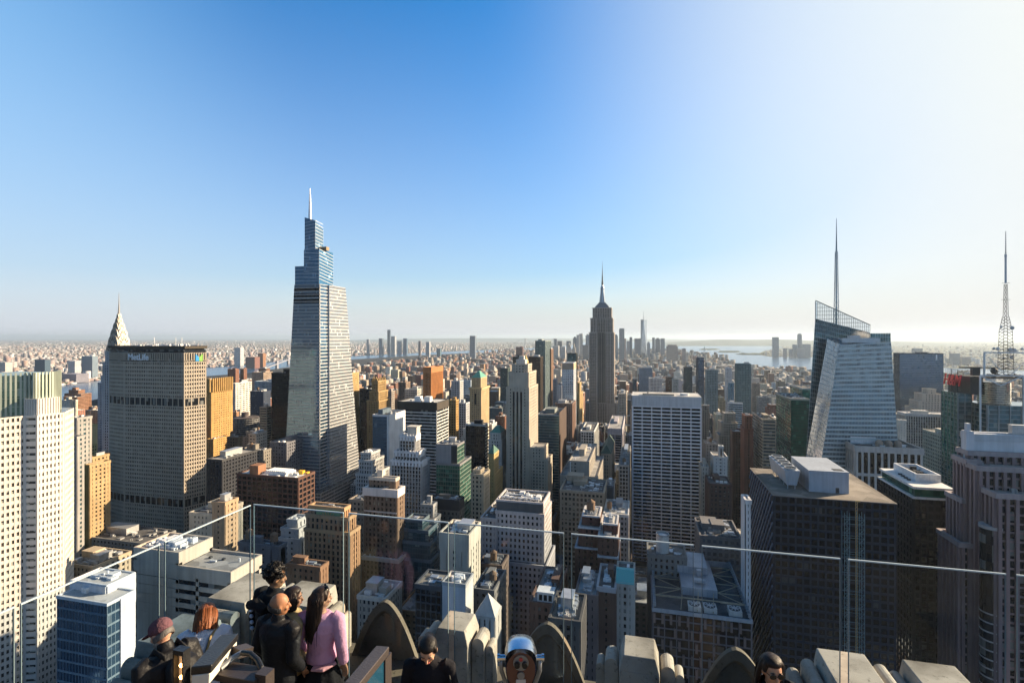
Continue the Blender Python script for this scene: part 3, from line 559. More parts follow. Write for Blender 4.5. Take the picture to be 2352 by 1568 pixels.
# hoist mast and scaffold in front of the dark tower
hb = W(1964, 250)
sc = MB(); mh = MB(); x0, x1 = T(1937) * (b[2] - 3.2), T(1983) * (b[2] - 3.2); y0, y1 = b[2] - 4.6, b[2] - 1.4; zt = zat(1166, 250)
for xx in (x0, x0 + 2.2, x1 - 2.2, x1):
    for yy in (y0, y1): sc.bar((xx, yy, 4), (xx, yy, zt), .14)
z = 4; k = 0
while z < zt - 2:
    for xa, xb in ((x0, x0 + 2.2), (x1 - 2.2, x1)):
        sc.bar((xa, y0, z), (xb, y0, z + 2.2) if k % 2 else (xb, y0, z), .09); sc.bar((xa, y0, z), (xb, y0, z), .09); sc.bar((xb, y0, z), (xa, y0, z + 2.2), .08)
    if k % 4 == 0: sc.bar((x0, y0, z), (x1, y0, z), .1); sc.bar((x0, y1, z), (x1, y1, z), .1)
    if k % 3 == 0: sc.bar((x0 + 2.3, y0, z), (x1 - 2.3, y0, z), .12)
    z += 2.2; k += 1
rs = thing('hoist_scaffold', 'tall pale blue steel scaffold with a yellow hoist mast fixed to the dark tower front', 'scaffold', ((x0 + x1) / 2, y0, 4))
sc.build('scaffold_frame', mat((.24, .40, .46), .5, .4, name='blue steel'), rs)
xm = x0 + (x1 - x0) * .58
for dx in (-.4, .4): mh.bar((xm + dx, y0 - .5, 4), (xm + dx, y0 - .5, zt + 6), .13)
z = 4
while z < zt + 5: mh.bar((xm - .4, y0 - .5, z), (xm + .4, y0 - .5, z + 1.5), .1); z += 1.5
mh.box(xm - .3, xm + 1.6, y0 - .6, y0 - .2, zt + 5.6, zt + 6.2); mh.build('hoist_mast', plain((.5, .34, .14), name='yellow steel'), rs)
# black block with a white terrace top
b = B(2098, 2195, 1141, 270, sp=2018)
rb = tower('black_building', 'black office block with a white terraced roof storey and green glass band', OB, b, (.016, .015, .017), G['black'], 3.8, 3.4, .9, 1.2, .35, .25, yb=1480, roof=2, gear=0, bulk=0, trim=(.66, .67, .68), cap=.8, par=.1, ref='black block with white terrace')
q = MB(); w, d = b[1] - b[0], b[3] - b[2]
q.box(b[0] + 1.2, b[1] - 1, b[2] + 1.2, b[3] - 1.5, b[4] + .12, b[4] + 4.2); q.build('glass_storey', G['green'], rb)
q = MB(); q.box(b[0] + .2, b[1] - .2, b[2] + .2, b[3] - .6, b[4] + 4.2, b[4] + 5.4); q.build('terrace_roof', WHITE, rb)
q = MB(); ring(q, b[0] + w * .35, b[1] - .5, b[2] + d * .30, b[3] - 3, b[4] + 5.4, b[4] + 9.5, .8); q.box(b[0] + w * .35 + .8, b[1] - 1.3, b[2] + d * .3 + .8, b[3] - 3.8, b[4] + 5.5, b[4] + 7.2); q.build('plant_screen', mat((.72, .73, .75), .6, name='white plant', scale=.4), rb)
q = MB()
for i in range(4): q.cyl(b[0] + w * .22 + i * .3, b[2] + d * .35 + i * 4, 1.0, b[4] + 5.4, 1.0, b[4] + 6.0, 12)
clutter(q, random.Random(3), b[0] + w * .4, b[1] - 3, b[2] + d * .35, b[3] - 6, b[4] + 7.2, 16); q.build('roof_unit', DARKM, rb)
tower('office_building', 'low greenish office block with a cream cornice between ribbed tower and pink granite tower', OB, B(2180, 2216, 1006, 520, d=50), (.45, .44, .40), 'teal', 3.9, 3.4, 1.2, 1.6, yb=1080, gear=5)
tower('office_building', 'cream building with mirrored panes left of the red lettered tower', OB, B(2195, 2215, 920, 720, d=20), (.52, .44, .34), 'warm', 3.6, 3.2, 1.4, 1.4, yb=1000, bulk=0)
# ---- near foreground roofs
b = B(163, 245, 1346, 190, sp=310)
bl = B(131, 246, 1388, y0=b[2] - 6, sp=309)
rx = tower('glass_building', 'blue glass building with a big white windowless top box, lower left', OB, [b, bl], (.16, .22, .27), 'blue', 3.8, 1.5, .14, .7, .08, .14, yb=1568, roof=2, gear=5, bulk=0, trim=(.6, .62, .64), cap=.6, par=.5,
           panels=[('N', 0, 1, bl[4], b[4], (.62, .62, .64), .5), ('W', 0, 1, bl[4] - 8, b[4], (.62, .62, .64), .5), ], ref='white topped blue glass building')
q = MB(); L = bl[3] - bl[2]; q.box(bl[1], bl[1] + .5, bl[2] + L * .45, bl[3], 30, bl[4]); q.build('wall_panel', mat((.62, .62, .64), name='panel'), rx)
q = MB(); q.box(bl[1] - 9, bl[1] + .8, bl[2] - .6, bl[2] + 1, 30, 31); q.build('belt_course', mat((.62, .62, .64), name='panel'), rx)
b = B(310, 530, 1318, 212, sp=599); b2 = B(310, 411, 1273, y0=b[2] + .02, sp=486)
ry = tower('stone_building', 'beige tiled office building with ribbon windows and two roof levels', OB, [b2, b], (.52, .44, .36), 'dark', 3.9, 18, 1.4, 2.0, .3, .3, yb=1480, roof=0, gear=9, bulk=0, cap=3.6, par=1, trim=(.52, .44, .36), ref='beige ribbon window building')
q = MB(); clutter(q, random.Random(11), b2[0] + 2, b2[1] - 2, b2[2] + 3, b2[3] - 3, b2[4] + .1, 40, 1.2); q.build('roof_duct', WHITE, ry)
q = MB()
for i in range(6): q.box(b[1] - 28 + (i % 3) * 7, b[1] - 26.8 + (i % 3) * 7, b[2] + 10 + (i // 3) * 8, b[2] + 11.2 + (i // 3) * 8, b[4] + .1, b[4] + .9)
q.build('roof_vent', DARKM, ry)
rz = tower('brick_building', 'tan low building with a roof full of cooling plant, right of the cream tower foot', 'brick building', B(150, 214, 1304, 330, sp=300), (.44, .36, .26), 'dark', 3.8, 3.4, 1.8, 1.8, yb=1340, roof=3, gear=60, bulk=2, ref='low roof full of cooling plant')
tower('stone_building', 'flat grey podium roof at the foot of the ribbed slab', 'podium', B(190, 330, 1250, 428, d=30), (.2, .2, .2), 'dark', 4, 4, 2, 2, yb=1285, roof=1, gear=16, bulk=1)
tower('hotel_building', 'tan brick hotel with chimneys and an orange sunlit side, right foot of the ribbed slab', 'hotel', B(488, 517, 1157, 330, sp=546), (.40, .28, .18), 'dark', 3.4, 3.2, 2.0, 1.8, yb=1270, gear=8, bulk=1, ref='tan brick hotel')
tower('hotel_building', 'cream hotel wing with black roofs left of the tan brick hotel', 'hotel', B(436, 488, 1184, 335, d=26), (.44, .40, .33), 'dark', 3.4, 3.2, 2.0, 1.8, yb=1235, gear=14, roof=1)
t1, t2, t3 = B(711, 790, 1170, 300, sp=803), B(704, 799, 1192, 298, sp=808), B(700, 803, 1226, 296, sp=821)
rf = tower('deco_tower', 'orange brick deco tower with a coloured sunburst panel and a golden sunlit side', ST_, [t1, t2, t3], (.36, .21, .115), 'warm', 3.4, 3.0, 1.5, 1.3, .5, .15, yb=1370, roof=3, gear=12, bulk=0, trim=(.42, .27, .15), ref='sunburst deco tower')
q = MB(); w = t1[1] - t1[0]; q.box(t1[0] + w * .22, t1[0] + w * .92, t1[2] - .8, t1[2], t1[4] - 7, t1[4] - .5); fp = q.build('faience_panel', plain((.16, .26, .13), name='green faience'), rf)
q = MB()
for i in range(9):
    a = math.pi * (i + .5) / 9; q.bar((t1[0] + w * .57, t1[2] - .9, t1[4] - 6.6), (t1[0] + w * .57 + 6 * math.cos(a), t1[2] - .9, t1[4] - 6.6 + 5 * math.sin(a)), .35)
q.cyl(t1[0] + w * .57, t1[2] - .6, 1.6, t1[4] - 6.8, 1.2, t1[4] - 5, 14); q.build('sunburst', plain((.45, .22, .07), name='orange faience'), fp)
t1, t2 = B(848, 908, 1102, 336, sp=916), B(837, 912, 1130, 331, sp=926)
rb2 = tower('deco_tower', 'brown brick tower with a white crown band and a stepped penthouse', ST_, [t1, t2, B(832, 915, 1290, 326, sp=934)], (.18, .125, .09), 'warm', 3.4, 2.8, 1.5, 1.5, yb=1345, roof=2, gear=6, bulk=0, trim=(.5, .44, .37), ref='white crowned brown tower')
q = MB(); q.box(t1[0] + 4, t1[0] + 8, t1[2] + 3, t1[2] + 7, t1[4], t1[4] + 5); q.build('chimney', mat((.55, .5, .44), name='facade stone'), rb2)
q = MB(); ring(q, t2[0] - .9, t2[1] + .9, t2[2] - .9, t2[3] + .9, t2[4] - 3.4, t2[4] + 1.6, 1.6); q.build('crown_band', mat((.62, .58, .56), name='white terracotta'), rb2)
q = MB(); q.box(t2[0], t2[1], t2[2] - .55, t2[2], t2[4] - 14, t2[4] - 13); q.build('belt_course', mat((.5, .45, .42), name='white terracotta'), rb2)
tower('glass_building', 'stepped dark blue glass building with a blue roof, right of the white crowned tower', OB, [B(932, 970, 1198, 338, sp=986), B(928, 984, 1222, 335, sp=998), B(925, 988, 1250, 332, sp=1004), B(920, 990, 1290, 329, sp=1010)], (.06, .09, .11), 'teal', 3.7, 1.7, .2, .55, .12, .15, yb=1335, roof=1, gear=3, trim=(.10, .14, .17), bulk=0, ref='stepped dark glass building')
tower('cream_tower', 'blank sided cream concrete tower with roof machinery behind the glass parapet', OB, B(1011, 1076, 1232, 270, sp=1102), (.52, .48, .41), 'dark', 3.5, 5.2, 3.8, 1.7, yb=1392, roof=1, gear=18, bulk=1, ref='blank sided cream tower', cap=8, wvar=.3)
b = B(1016, 1069, 1347, 215, sp=1087)
rc = tower('white_building', 'small white tiled building with one boxy tower, seen through the glass parapet', OB, b, (.50, .52, .55), 'grey', 3.0, 1.8, .12, .12, .1, .08, yb=1430, roof=0, gear=14, bulk=0, trim=(.4, .4, .4), cap=.5,
      panels=[('N', 0, 1, GROUND + 40, b[4], (.50, .51, .54), .06), ('W', 0, 1, GROUND + 40, b[4], (.60, .57, .53), .06)], ref='small white tiled building')
tower('office_building', 'low wing with tan roof joined to the small white tiled building', OB, B(955, 1014, 1352, 219, d=14), (.07, .075, .085), 'black', 3.4, 2.4, .3, .6, yb=1400, roof=3, gear=5, bulk=0)
b = B(1092, 1136, 1418, 212, d=9)
rp = tower('church_tower', 'small stone tower ending in a pale stone pyramid, seen over the parapet', 'church tower', b, (.50, .47, .43), 'dark', 5, 3, 2.2, 2.2, yb=1440, bulk=0, gear=0, par=.3, ref='pale stone pyramid')
pyramid_roof(rp, b, zat(1365, 216), mat((.52, .49, .46), name='facade stone'), .3, .02, b[4] + .3)
tower('stone_building', 'grey white stepped building with a boxy penthouse, left of the sunburst deco tower', 'stone building', [B(660, 683, 1197, 336, d=10), B(646, 686, 1218, 333, sp=693), B(641, 689, 1242, 330, sp=698)], (.42, .42, .42), 'dark', 3.6, 4.2, 2.6, 1.9, yb=1300, bulk=0, gear=6)
tower('stone_building', 'dark slate block with two round water tanks behind the beige ribbon building', 'stone building', B(548, 640, 1258, 292, sp=657), (.13, .14, .165), 'dark', 3.6, 7, 5, 2.6, yb=1330, roof=1, gear=12, tank=2)
tower('brick_building', 'low orange brick building under the sunburst deco tower', 'brick building', B(660, 735, 1306, 262, sp=753), (.28, .15, .085), 'dark', 3.4, 3, 1.9, 1.7, yb=1370, roof=3, gear=10)
tower('stone_building', 'pale classical block with a bracketed cornice below the white crowned tower', 'stone building', B(822, 884, 1378, 258, sp=922), (.34, .31, .27), 'dark', 3.8, 2.6, 1.3, 1.6, yb=1450, roof=0, gear=26, bulk=2, trim=(.5, .48, .44))
tower('stone_building', 'dark block with white roof pipes and a tank, right of the small white building', 'stone building', B(1088, 1134, 1360, 240, sp=1161), (.20, .19, .18), 'dark', 3.6, 3, 1.7, 1.7, yb=1395, roof=1, gear=22, tank=1)
tower('brick_building', 'dark roofed block with a brown bulkhead below the pink white stone block', 'brick building', B(1100, 1152, 1302, 292, sp=1167), (.16, .12, .10), 'dark', 3.6, 3, 1.7, 1.7, yb=1345, roof=1, gear=16, tank=1, bulk=1)
b = B(1218, 1276, 1392, 230, sp=1302)
rk = tower('brick_building', 'brick loft with a white dormered roof house seen through the glass parapet', 'brick building', b, (.17, .10, .075), 'dark', 3.6, 3, 1.7, 1.7, yb=1470, roof=0, gear=22, bulk=1)
q = MB(); q.box(b[0] + 3, b[1] - 1.5, b[2] + 1.5, b[2] + 7, b[4] + .1, b[4] + 4.6); q.box(b[0] + 2.6, b[1] - 1.1, b[2] + 1.1, b[2] + 7.4, b[4] + 4.6, b[4] + 5.1); hh = q.build('roof_house', WHITE, rk)
for i in range(3):
    q = MB(); x = b[0] + 3.7 + i * 2.2; q.box(x, x + 1.5, b[2] + 1.42, b[2] + 1.5, b[4] + 1.2, b[4] + 3.8); q.build('window', G['dark'], hh)
tower('terrace_building', 'dark block with a planted roof terrace near the parapet', OB, B(1262, 1332, 1432, 190, sp=1345), (.10, .09, .085), 'dark', 3.6, 3, 1.7, 1.7, yb=1490, roof=3, gear=30, bulk=1)
tower('brick_tower', 'dark red brick apartment tower with white edged setbacks, left one of the pair', 'apartment tower', [B(1338, 1376, 1187, 276, d=16), B(1330, 1378, 1215, 272, d=22), B(1322, 1380, 1262, 270, d=30)], (.105, .05, .04), 'black', 3.2, 3, 1.8, 1.6, yb=1340, roof=0, gear=10, tank=1, bulk=0, trim=(.5, .5, .52), par=.5, cap=.3, ref='dark red brick apartment pair')
tower('brick_tower', 'dark red brick apartment tower with white pipes on top, right one of the pair', 'apartment tower', [B(1387, 1417, 1205, 266, d=14), B(1375, 1418, 1235, 262, d=20), B(1374, 1419, 1282, 260, d=26)], (.105, .05, .04), 'black', 3.2, 3, 1.8, 1.6, yb=1340, roof=2, gear=16, bulk=0, trim=(.5, .5, .52), par=.5, cap=.3)
tower('brick_building', 'narrow brick building with pale parapet below the brick apartment pair', 'brick building', B(1372, 1413, 1356, 228, d=24), (.12, .07, .055), 'black', 3.4, 3, 1.8, 1.7, yb=1440, roof=1, gear=8, trim=(.42, .42, .44))
b = B(1415, 1456, 1344, 232, d=22)
rm = tower('town_house', 'small pale building with a bright turquoise mansard and an arched window', 'town house', b, (.42, .40, .36), 'dark', 3.4, 3, 1.6, 1.6, yb=1400, roof=1, gear=2, bulk=0)
q = MB(); q.frustum([(b[0], b[2] - .7), (b[1], b[2] - .7), (b[1], b[2] + 4), (b[0], b[2] + 4)], b[4] + .5, [(b[0], b[2] + 2), (b[1], b[2] + 2), (b[1], b[2] + 4), (b[0], b[2] + 4)], b[4] + 6); q.build('mansard_roof', plain((.10, .42, .42), name='turquoise copper'), rm)
tower('brick_building', 'low block with pale rooftop boxes below the left brick apartment tower', 'brick building', B(1322, 1371, 1372, 225, d=24), (.16, .13, .13), 'dark', 3.4, 3, 1.8, 1.7, yb=1440, roof=2, gear=26, bulk=2)
# the roof of open trusses and fans
b = B(1499, 1727, 1398, 246, sp=1494)
b = (b[0], b[1], b[2], b[2] + 56, b[4])
ro = tower('office_building', 'office block with an open trussed roof court, silver plant box and three big fans', OB, b, (.19, .15, .15), 'brown', 4.2, 5.2, .5, .7, .3, .2, yb=1560, roof=1, gear=0, bulk=0, trim=(.40, .40, .42), cap=1, par=.6, ref='trussed roof office block')
q = MB(); w, d = b[1] - b[0], b[3] - b[2]; zr = b[4]
q.box(b[0] + .3, b[0] + .65, b[2] + .3, b[3] - .3, zr + .1, zr + 3.2); q.box(b[1] - .65, b[1] - .3, b[2] + .3, b[3] - .3, zr + .1, zr + 3.2); q.box(b[0] + .65, b[1] - .65, b[3] - .65, b[3] - .3, zr + .1, zr + 3.2)
for i in range(22): 
    y = b[2] + d * i / 21; q.box(b[0] + .3, b[0] + 1.6, y - .15, y + .15, zr + 1.5, zr + 3.4); q.box(b[1] - 1.6, b[1] - .3, y - .15, y + .15, zr + 1.5, zr + 3.4)
q.build('roof_screen', mat((.38, .40, .43), .5, .4, name='galvanised duct', scale=.5), ro)
q = MB(); q.box(b[0] + w * .33, b[0] + w * .72, b[2] + d * .32, b[2] + d * .95, zr + .1, zr + 4); q.box(b[0] + w * .31, b[0] + w * .66, b[2] + d * .62, b[2] + d * .97, zr + 4, zr + 7.5)
q.box(b[0] + w * .48, b[0] + w * .60, b[2] + d * .4, b[2] + d * .45, zr + 5, zr + 6.2); q.cyl(b[0] + w * .55, b[2] + d * .55, 1.3, zr + 5, 1.3, zr + 8, 14)
q.build('plant_box', mat((.46, .45, .47), .5, .2, name='zinc cladding', scale=.2), ro)
q = MB()
for u in (.15, .32, .50, .68, .85): q.bar((b[0] + 1, b[2] + d * u, zr + 2.8), (b[0] + w * .33, b[2] + d * u, zr + 2.8), .35); q.bar((b[0] + w * .72, b[2] + d * u, zr + 2.8), (b[1] - 1, b[2] + d * u, zr + 2.8), .35)
for u0, u1 in ((.15, .32), (.5, .32), (.5, .68), (.85, .68)): q.bar((b[0] + 1, b[2] + d * u0, zr + 2.9), (b[0] + w * .33, b[2] + d * u1, zr + 2.9), .3); q.bar((b[0] + w * .72, b[2] + d * u1, zr + 2.9), (b[1] - 1, b[2] + d * u0, zr + 2.9), .3)
q.bar((b[0] + 1, b[2] + d * .15, zr + 3.2), (b[1] - 1, b[2] + d * .15, zr + 3.2), .45)
for u in (.33, .5, .66): q.bar((b[0] + w * u, b[2] + d * .22, zr + 5), (b[0] + w * u - 1.5, b[2] + 1, zr + 1), .35)
q.build('truss', mat((.42, .34, .24), .6, .2, name='painted steel'), ro)
for u in (.44, .60, .85):
    q = MB(); q2 = MB(); x, y = b[0] + w * u, b[2] + d * .085; s = 2.9
    q.box(x - s, x + s, y - s, y + s, zr + .2, zr + 2.6); q2.cyl(x, y, s * .86, zr + 2.6, s * .86, zr + 2.75, 24)
    f = q.build('roof_fan', mat((.55, .53, .50), .5, .2, name='fan casing'), ro); fd = q2.build('fan_throat', DARKM, f)
    q = MB()
    for i in range(8):
        a = math.pi * i / 4; q.bar((x, y, zr + 2.9), (x + s * .8 * math.cos(a), y + s * .8 * math.sin(a), zr + 2.9), .5, .08)
    q.build('fan_blade', METAL, f)
q = MB(); q2 = MB()
for i in range(11):
    for j in range(12):
        if rnd.random() < .75: q.box(b[0] + w * (i + (.5 if j % 2 else 0)) / 11.5 + .2, b[0] + w * (i + (.5 if j % 2 else 0)) / 11.5 + 1.3, b[2] - .9, b[2], zr - 6 - j * 6, zr - 1.5 - j * 6)
q.build('facade_fin', mat((.26, .17, .14), name='terracotta fin'), ro)
# round white tank
tx, ty = W(1522, 285)
rt = tower('tank_building', 'narrow rooftop carrying a round white water tank, behind the trussed roof', OB, (tx - 8, tx + 12, ty - 6, ty + 10, zat(1268, 285)), (.25, .23, .21), 'dark', 3.6, 3, 1.7, 1.7, yb=1275, roof=3, gear=8, bulk=0)
q = MB(); zb = zat(1266, 285); q.cyl(tx, ty, 3.5, zb, 3.5, zat(1228, 285), 20)
tk = q.build('water_tank', mat((.58, .56, .52), .6, name='white tank', scale=.4), rt)
q = MB(); n = 20
for i in range(n):
    a0, a1 = 2 * math.pi * i / n, 2 * math.pi * (i + 1) / n; o = [(tx + r * math.cos(a), ty + r * math.sin(a)) for a in (a0, a1) for r in (3.55, 3.3)]
    q.prism([o[0], o[2], o[3], o[1]], zat(1228, 285), zat(1224, 285))
q.cyl(tx, ty, 3.3, zat(1228, 285) + .05, .3, zat(1226, 285), 20); q.build('tank_rim', METAL, tk)
# ---- assorted mid city blocks
tower('stone_building', 'shaded building with a black mansard roof below the green glass side', 'stone building', B(990, 1054, 1152, 400, sp=1065), (.13, .12, .11), 'dark', 3.8, 3.2, 1.6, 1.8, yb=1190, roof=1, gear=12, cap=7, trim=(.03, .03, .035))
tower('stone_building', 'tan sunlit building right of the green glass side', 'stone building', [B(1087, 1103, 1082, 424, d=10), B(1082, 1110, 1092, 420, sp=1124)], (.46, .37, .26), 'warm', 3.6, 3.0, 1.6, 1.6, yb=1190, bulk=0, ref='tan sunlit building')
tower('stone_building', 'grey stepped block at the right foot of the scalloped deco tower', 'stone building', [B(966, 994, 1162, 384, sp=1003), B(960, 997, 1195, 380, sp=1008)], (.32, .33, .34), 'dark', 3.6, 3.0, 1.5, 1.5, yb=1230)
tower('stone_building', 'grey white classical building of stacked colonnades right of the tall glass tower foot', 'stone building', [B(830, 852, 1042, 478, d=16), B(825, 854, 1060, 474, d=22), B(818, 857, 1092, 470, d=30)], (.42, .42, .42), 'dark', 3.8, 2.6, 1.0, 1.4, .6, .2, yb=1150, bulk=0)
tower('stone_building', 'flat roofed brown block before the grey white classical building', 'stone building', B(802, 838, 1152, 380, d=36), (.24, .21, .18), 'dark', 3.8, 3.2, 1.6, 1.8, yb=1180, roof=1, gear=22)
for (n0, n1, yt, Z, sp, col, gl, lab, yb) in (
  (1037, 1056, 876, 1000, 1064, (.5, .5, .5), 'dark', 'pale striped office block right of the orange brown tower', 940),
  (1062, 1081, 874, 1120, 1083, (.42, .50, .58), 'sky', 'blue white glass block just left of the green pyramid tower', 900),
  (887, 899, 899, 900, 906, (.32, .28, .25), 'dark', 'tan grey block right of the dark gold finned tower', 940),
  (930, 958, 895, 830, 967, (.52, .48, .43), 'dark', 'white stepped block behind the wide banded slab', 915),
  (915, 932, 879, 1000, 942, (.24, .17, .13), 'dark', 'brown block left of the orange brown ribbed tower', 900),
  (1031, 1047, 920, 750, 1053, (.44, .27, .10), 'warm', 'orange gold sunlit block right of the wide banded slab', 1000),
  (1050, 1070, 927, 780, 1078, (.45, .46, .48), 'dark', 'grey white block between banded slab and green pyramid tower', 970),
  (1149, 1166, 846, 1400, None, (.06, .09, .09), 'teal', 'dark green glass block left of the black striped stone tower', 870),
  (1572, 1590, 843, 1500, 1570, (.04, .045, .06), 'teal', 'dark slim tower with stepped top above the white slab right edge', 890),
  (1602, 1617, 822, 1400, 1599, (.03, .04, .07), 'blue', 'tall navy tower above the right edge of the white slab', 930),
  (1623, 1649, 850, 1200, 1620, (.20, .26, .28), 'teal', 'teal glass tower with a white cap right of the navy tower', 945),
  (1667, 1681, 845, 1400, 1665, (.60, .60, .62), 'dark', 'thin white gridded tower between two teal glass towers', 900),
  (1692, 1725, 836, 1150, 1688, (.10, .17, .19), 'teal', 'broad dark teal tower with a brown cap', 945),
  (1468, 1498, 845, 1500, None, (.30, .34, .40), 'blue', 'blue grey block with a white end wall above the white slab', 890),
  (1491, 1521, 869, 1300, None, (.58, .58, .58), 'black', 'white framed block with black stripes above the white slab', 900),
  (1530, 1546, 866, 1400, None, (.17, .10, .075), 'dark', 'brown block above the middle of the white slab', 895),
  (1545, 1559, 871, 1350, None, (.30, .34, .36), 'grey', 'small grey glass block above the middle of the white slab', 900),
  (1674, 1686, 880, 1250, 1672, (.16, .26, .36), 'blue', 'small blue glass block before the thin white gridded tower', 918),
  (1728, 1746, 881, 1500, 1726, (.38, .29, .22), 'dark', 'tan block right of the broad dark teal tower', 910),
  (1453, 1462, 871, 1450, None, (.05, .07, .10), 'blue', 'small navy block right of the spired stone skyscraper', 895),
  (1185, 1200, 797, 3500, None, (.16, .10, .10), 'dark', 'lone purple brown housing tower far behind the black striped stone tower', 830),
  (1421, 1438, 905, 1150, 1440, (.42, .36, .30), 'dark', 'tan loft block at the right shoulder of the spired skyscraper', 930),
  (1270, 1278, 872, 1250, 1281, (.30, .30, .33), 'dark', 'slim grey block left of the white blue gridded tower', 900),
):
    rr = tower('office_building', lab, OB, B(n0, n1, yt, Z, sp=sp, d=30), col, gl, 3.7, 3.4, 1.4, 1.4, yb=yb, gear=4, tank=0, bulk=1)
# ---------------------------------------------------------------- landmark towers
def reg_poly(poly, h, yb, ref):
    xs, ys = [p[0] for p in poly], [p[1] for p in poly]; reg((min(xs), max(xs), min(ys), max(ys), h), yb, ref)
def text(body, size, loc, rot, m, parent, name='sign_lettering', shear=0., off=0., ext=.15, sx=1.):
    c = bpy.data.curves.new(name, 'FONT'); c.body = body; c.size = size; c.extrude = ext; c.shear = shear; c.offset = off
    c.align_x = 'CENTER'; c.align_y = 'CENTER'; c.materials.append(m)
    tmp = bpy.data.objects.new(name, c); COL.objects.link(tmp); dg_ = bpy.context.evaluated_depsgraph_get(); me_ = bpy.data.meshes.new_from_object(tmp.evaluated_get(dg_)); bpy.data.objects.remove(tmp)
    o = bpy.data.objects.new(name, me_); COL.objects.link(o); o.location = loc; o.rotation_euler = rot; o.scale = (sx, 1, 1)
    o.parent = parent; o.matrix_parent_inverse = Matrix.Translation(-Vector(parent.location)); return o
RN, RE, RW = (math.pi / 2, 0, 0), (math.pi / 2, 0, -math.pi / 2), (math.pi / 2, 0, math.pi / 2)
def polygrid(mb, poly, z0, z1, edges, bay, pw, st, sh, du, dv, poly1=None):
    p1 = poly1 or poly
    for i in edges:
        j = (i + 1) % len(poly); a, b, c, d = poly[i], poly[j], p1[j], p1[i]
        L = math.hypot(b[0] - a[0], b[1] - a[1]); H = z1 - z0
        mb.grid([(a[0], a[1], z0), (b[0], b[1], z0), (c[0], c[1], z1), (d[0], d[1], z1)], max(1, round(L / bay)), pw, max(1, round(H / st)), sh, du, dv)
# --- the broad ribbed octagonal slab with a lettered top
P = [(-568, 442.7), (-540, 437), (-461.5, 437), (-454.3, 457.5), (-480, 482), (-540, 486), (-568, 465)]
ml = thing('slab_tower', 'broad eight sided concrete slab tower with fine window grid and white lettering at its top', SK, (-510, 455, GROUND))
PRE = mat((.45, .385, .31), name='precast concrete', var=.15)
zt, zl, zb2, zb1 = 248., 231.5, 189., 84.
def inset(poly, d):
    cx, cy = sum(p[0] for p in poly) / len(poly), sum(p[1] for p in poly) / len(poly)
    return [(p[0] + (cx - p[0]) / math.hypot(cx - p[0], cy - p[1]) * d, p[1] + (cy - p[1]) / math.hypot(cx - p[0], cy - p[1]) * d) for p in poly]
w, g = MB(), MB(); E4 = (0, 1, 2, 3)
for za, zb in ((GROUND, zb1 - 4), (zb1 + 4, zb2 - 4), (zb2 + 4, zl)): polygrid(w, P, za, zb, E4, 2.4, .85, 4.3, 1.9, .6, .4)
polygrid(w, P, zl + 1, zt - 7, E4, 2.4, .8, 40, 1.2, .7, .3)
g.prism(P, GROUND, zt - 4)
for zc in (zb1, zb2): polygrid(w, inset(P, -.05), zc - 4, zc + 4, E4, 7, .9, 9, .2, .3, .1)
w.build('wall', PRE, ml); g.build('glazing', G['dark'], ml)
q = MB(); q.prism(inset(P, 2), zt - 4, zt - 2.6); q.build('roof', ROOF[1], ml)
q = MB(); q.prism(inset(P, -2.2), zt - 2.6, zt); q.build('roof_slab', mat((.07, .055, .04), .6, name='dark fascia'), ml)
q = MB(); rg0 = random.Random(4); clutter(q, rg0, -540, -470, 447, 470, zt, 26); 
for x in (-515, -486, -478): q.bar((x, 450, zt), (x, 450, zt + 9), .35)
q.build('roof_ductwork', WHITE, ml)
SIGNW = plain((.85, .88, .92), .4, name='white sign enamel')
xl, xr = T(292.5) * 436.2, T(343) * 436.2
text('MetLife', 9.2, ((xl + xr) / 2, 436.0, 235.9), RN, SIGNW, ml, off=.18, sx=1.0)
lg = MB(); d = Vector((7.2, 20.5, 0)).normalized(); n = Vector((20.5, -7.2, 0)).normalized(); o = Vector((-461.5, 437, 0)) + d * 9.5 + n * .8
def lp(u, z): v = o + d * u; return (v.x, v.y, z)
def slab_on(mb, pts, nn, t):
    a = [Vector(p) for p in pts]; b_ = [p + nn * t for p in a]; k = len(mb.v); m_ = len(a); mb.v += [tuple(p) for p in a] + [tuple(p) for p in b_]
    mb.f.append(tuple(range(k + m_, k + 2 * m_)))
    for i in range(m_): j = (i + 1) % m_; mb.f.append((k + i, k + j, k + m_ + j, k + m_ + i))
slab_on(lg, [lp(1.5, 232), lp(4.9, 232), lp(4.9, 236), lp(1.5, 239.6)], n, .4); lo = lg.build('sign_emblem', plain((.02, .28, .62), name='blue enamel'), ml)
lg = MB(); slab_on(lg, [lp(5.1, 232), lp(8.5, 232), lp(8.5, 239.6), lp(5.1, 236)], n, .4); lg.build('emblem_half', plain((.22, .52, .08), name='green enamel'), lo)
reg_poly(P, zt, 1235, 'tall ribbed slab')
# --- crowned spire skyscraper behind it
cx, cy = -697., 556.
cr = thing('spire_tower', 'slender old skyscraper with a silver sunburst crown and needle spire, behind the ribbed slab', SK, (cx, cy, GROUND))
w, g = MB(), MB(); hw = 12.5
P = [(cx - hw, cy - hw), (cx + hw, cy - hw), (cx + hw, cy + hw), (cx - hw, cy + hw)]
polygrid(w, P, GROUND, 224, (0, 1), 3.6, 1.9, 3.7, 1.5, .5, .3); g.prism(P, GROUND, 224); P_ = [(cx + a * 10.5, cy + b_ * 10.5) for a, b_ in ((-1, -1), (1, -1), (1, 1), (-1, 1))]; polygrid(w, P_, 224, 238, (0, 1), 3, 1.6, 3.7, 1.5, .4, .3); g.prism(P_, 224, 238)
w.build('wall', mat((.42, .42, .43), name='white brick'), cr); g.build('glazing', G['dark'], cr)
STEEL = mat((.44, .40, .35), .4, .55, name='stainless crown', scale=.4, var=.15)
tri = MB()
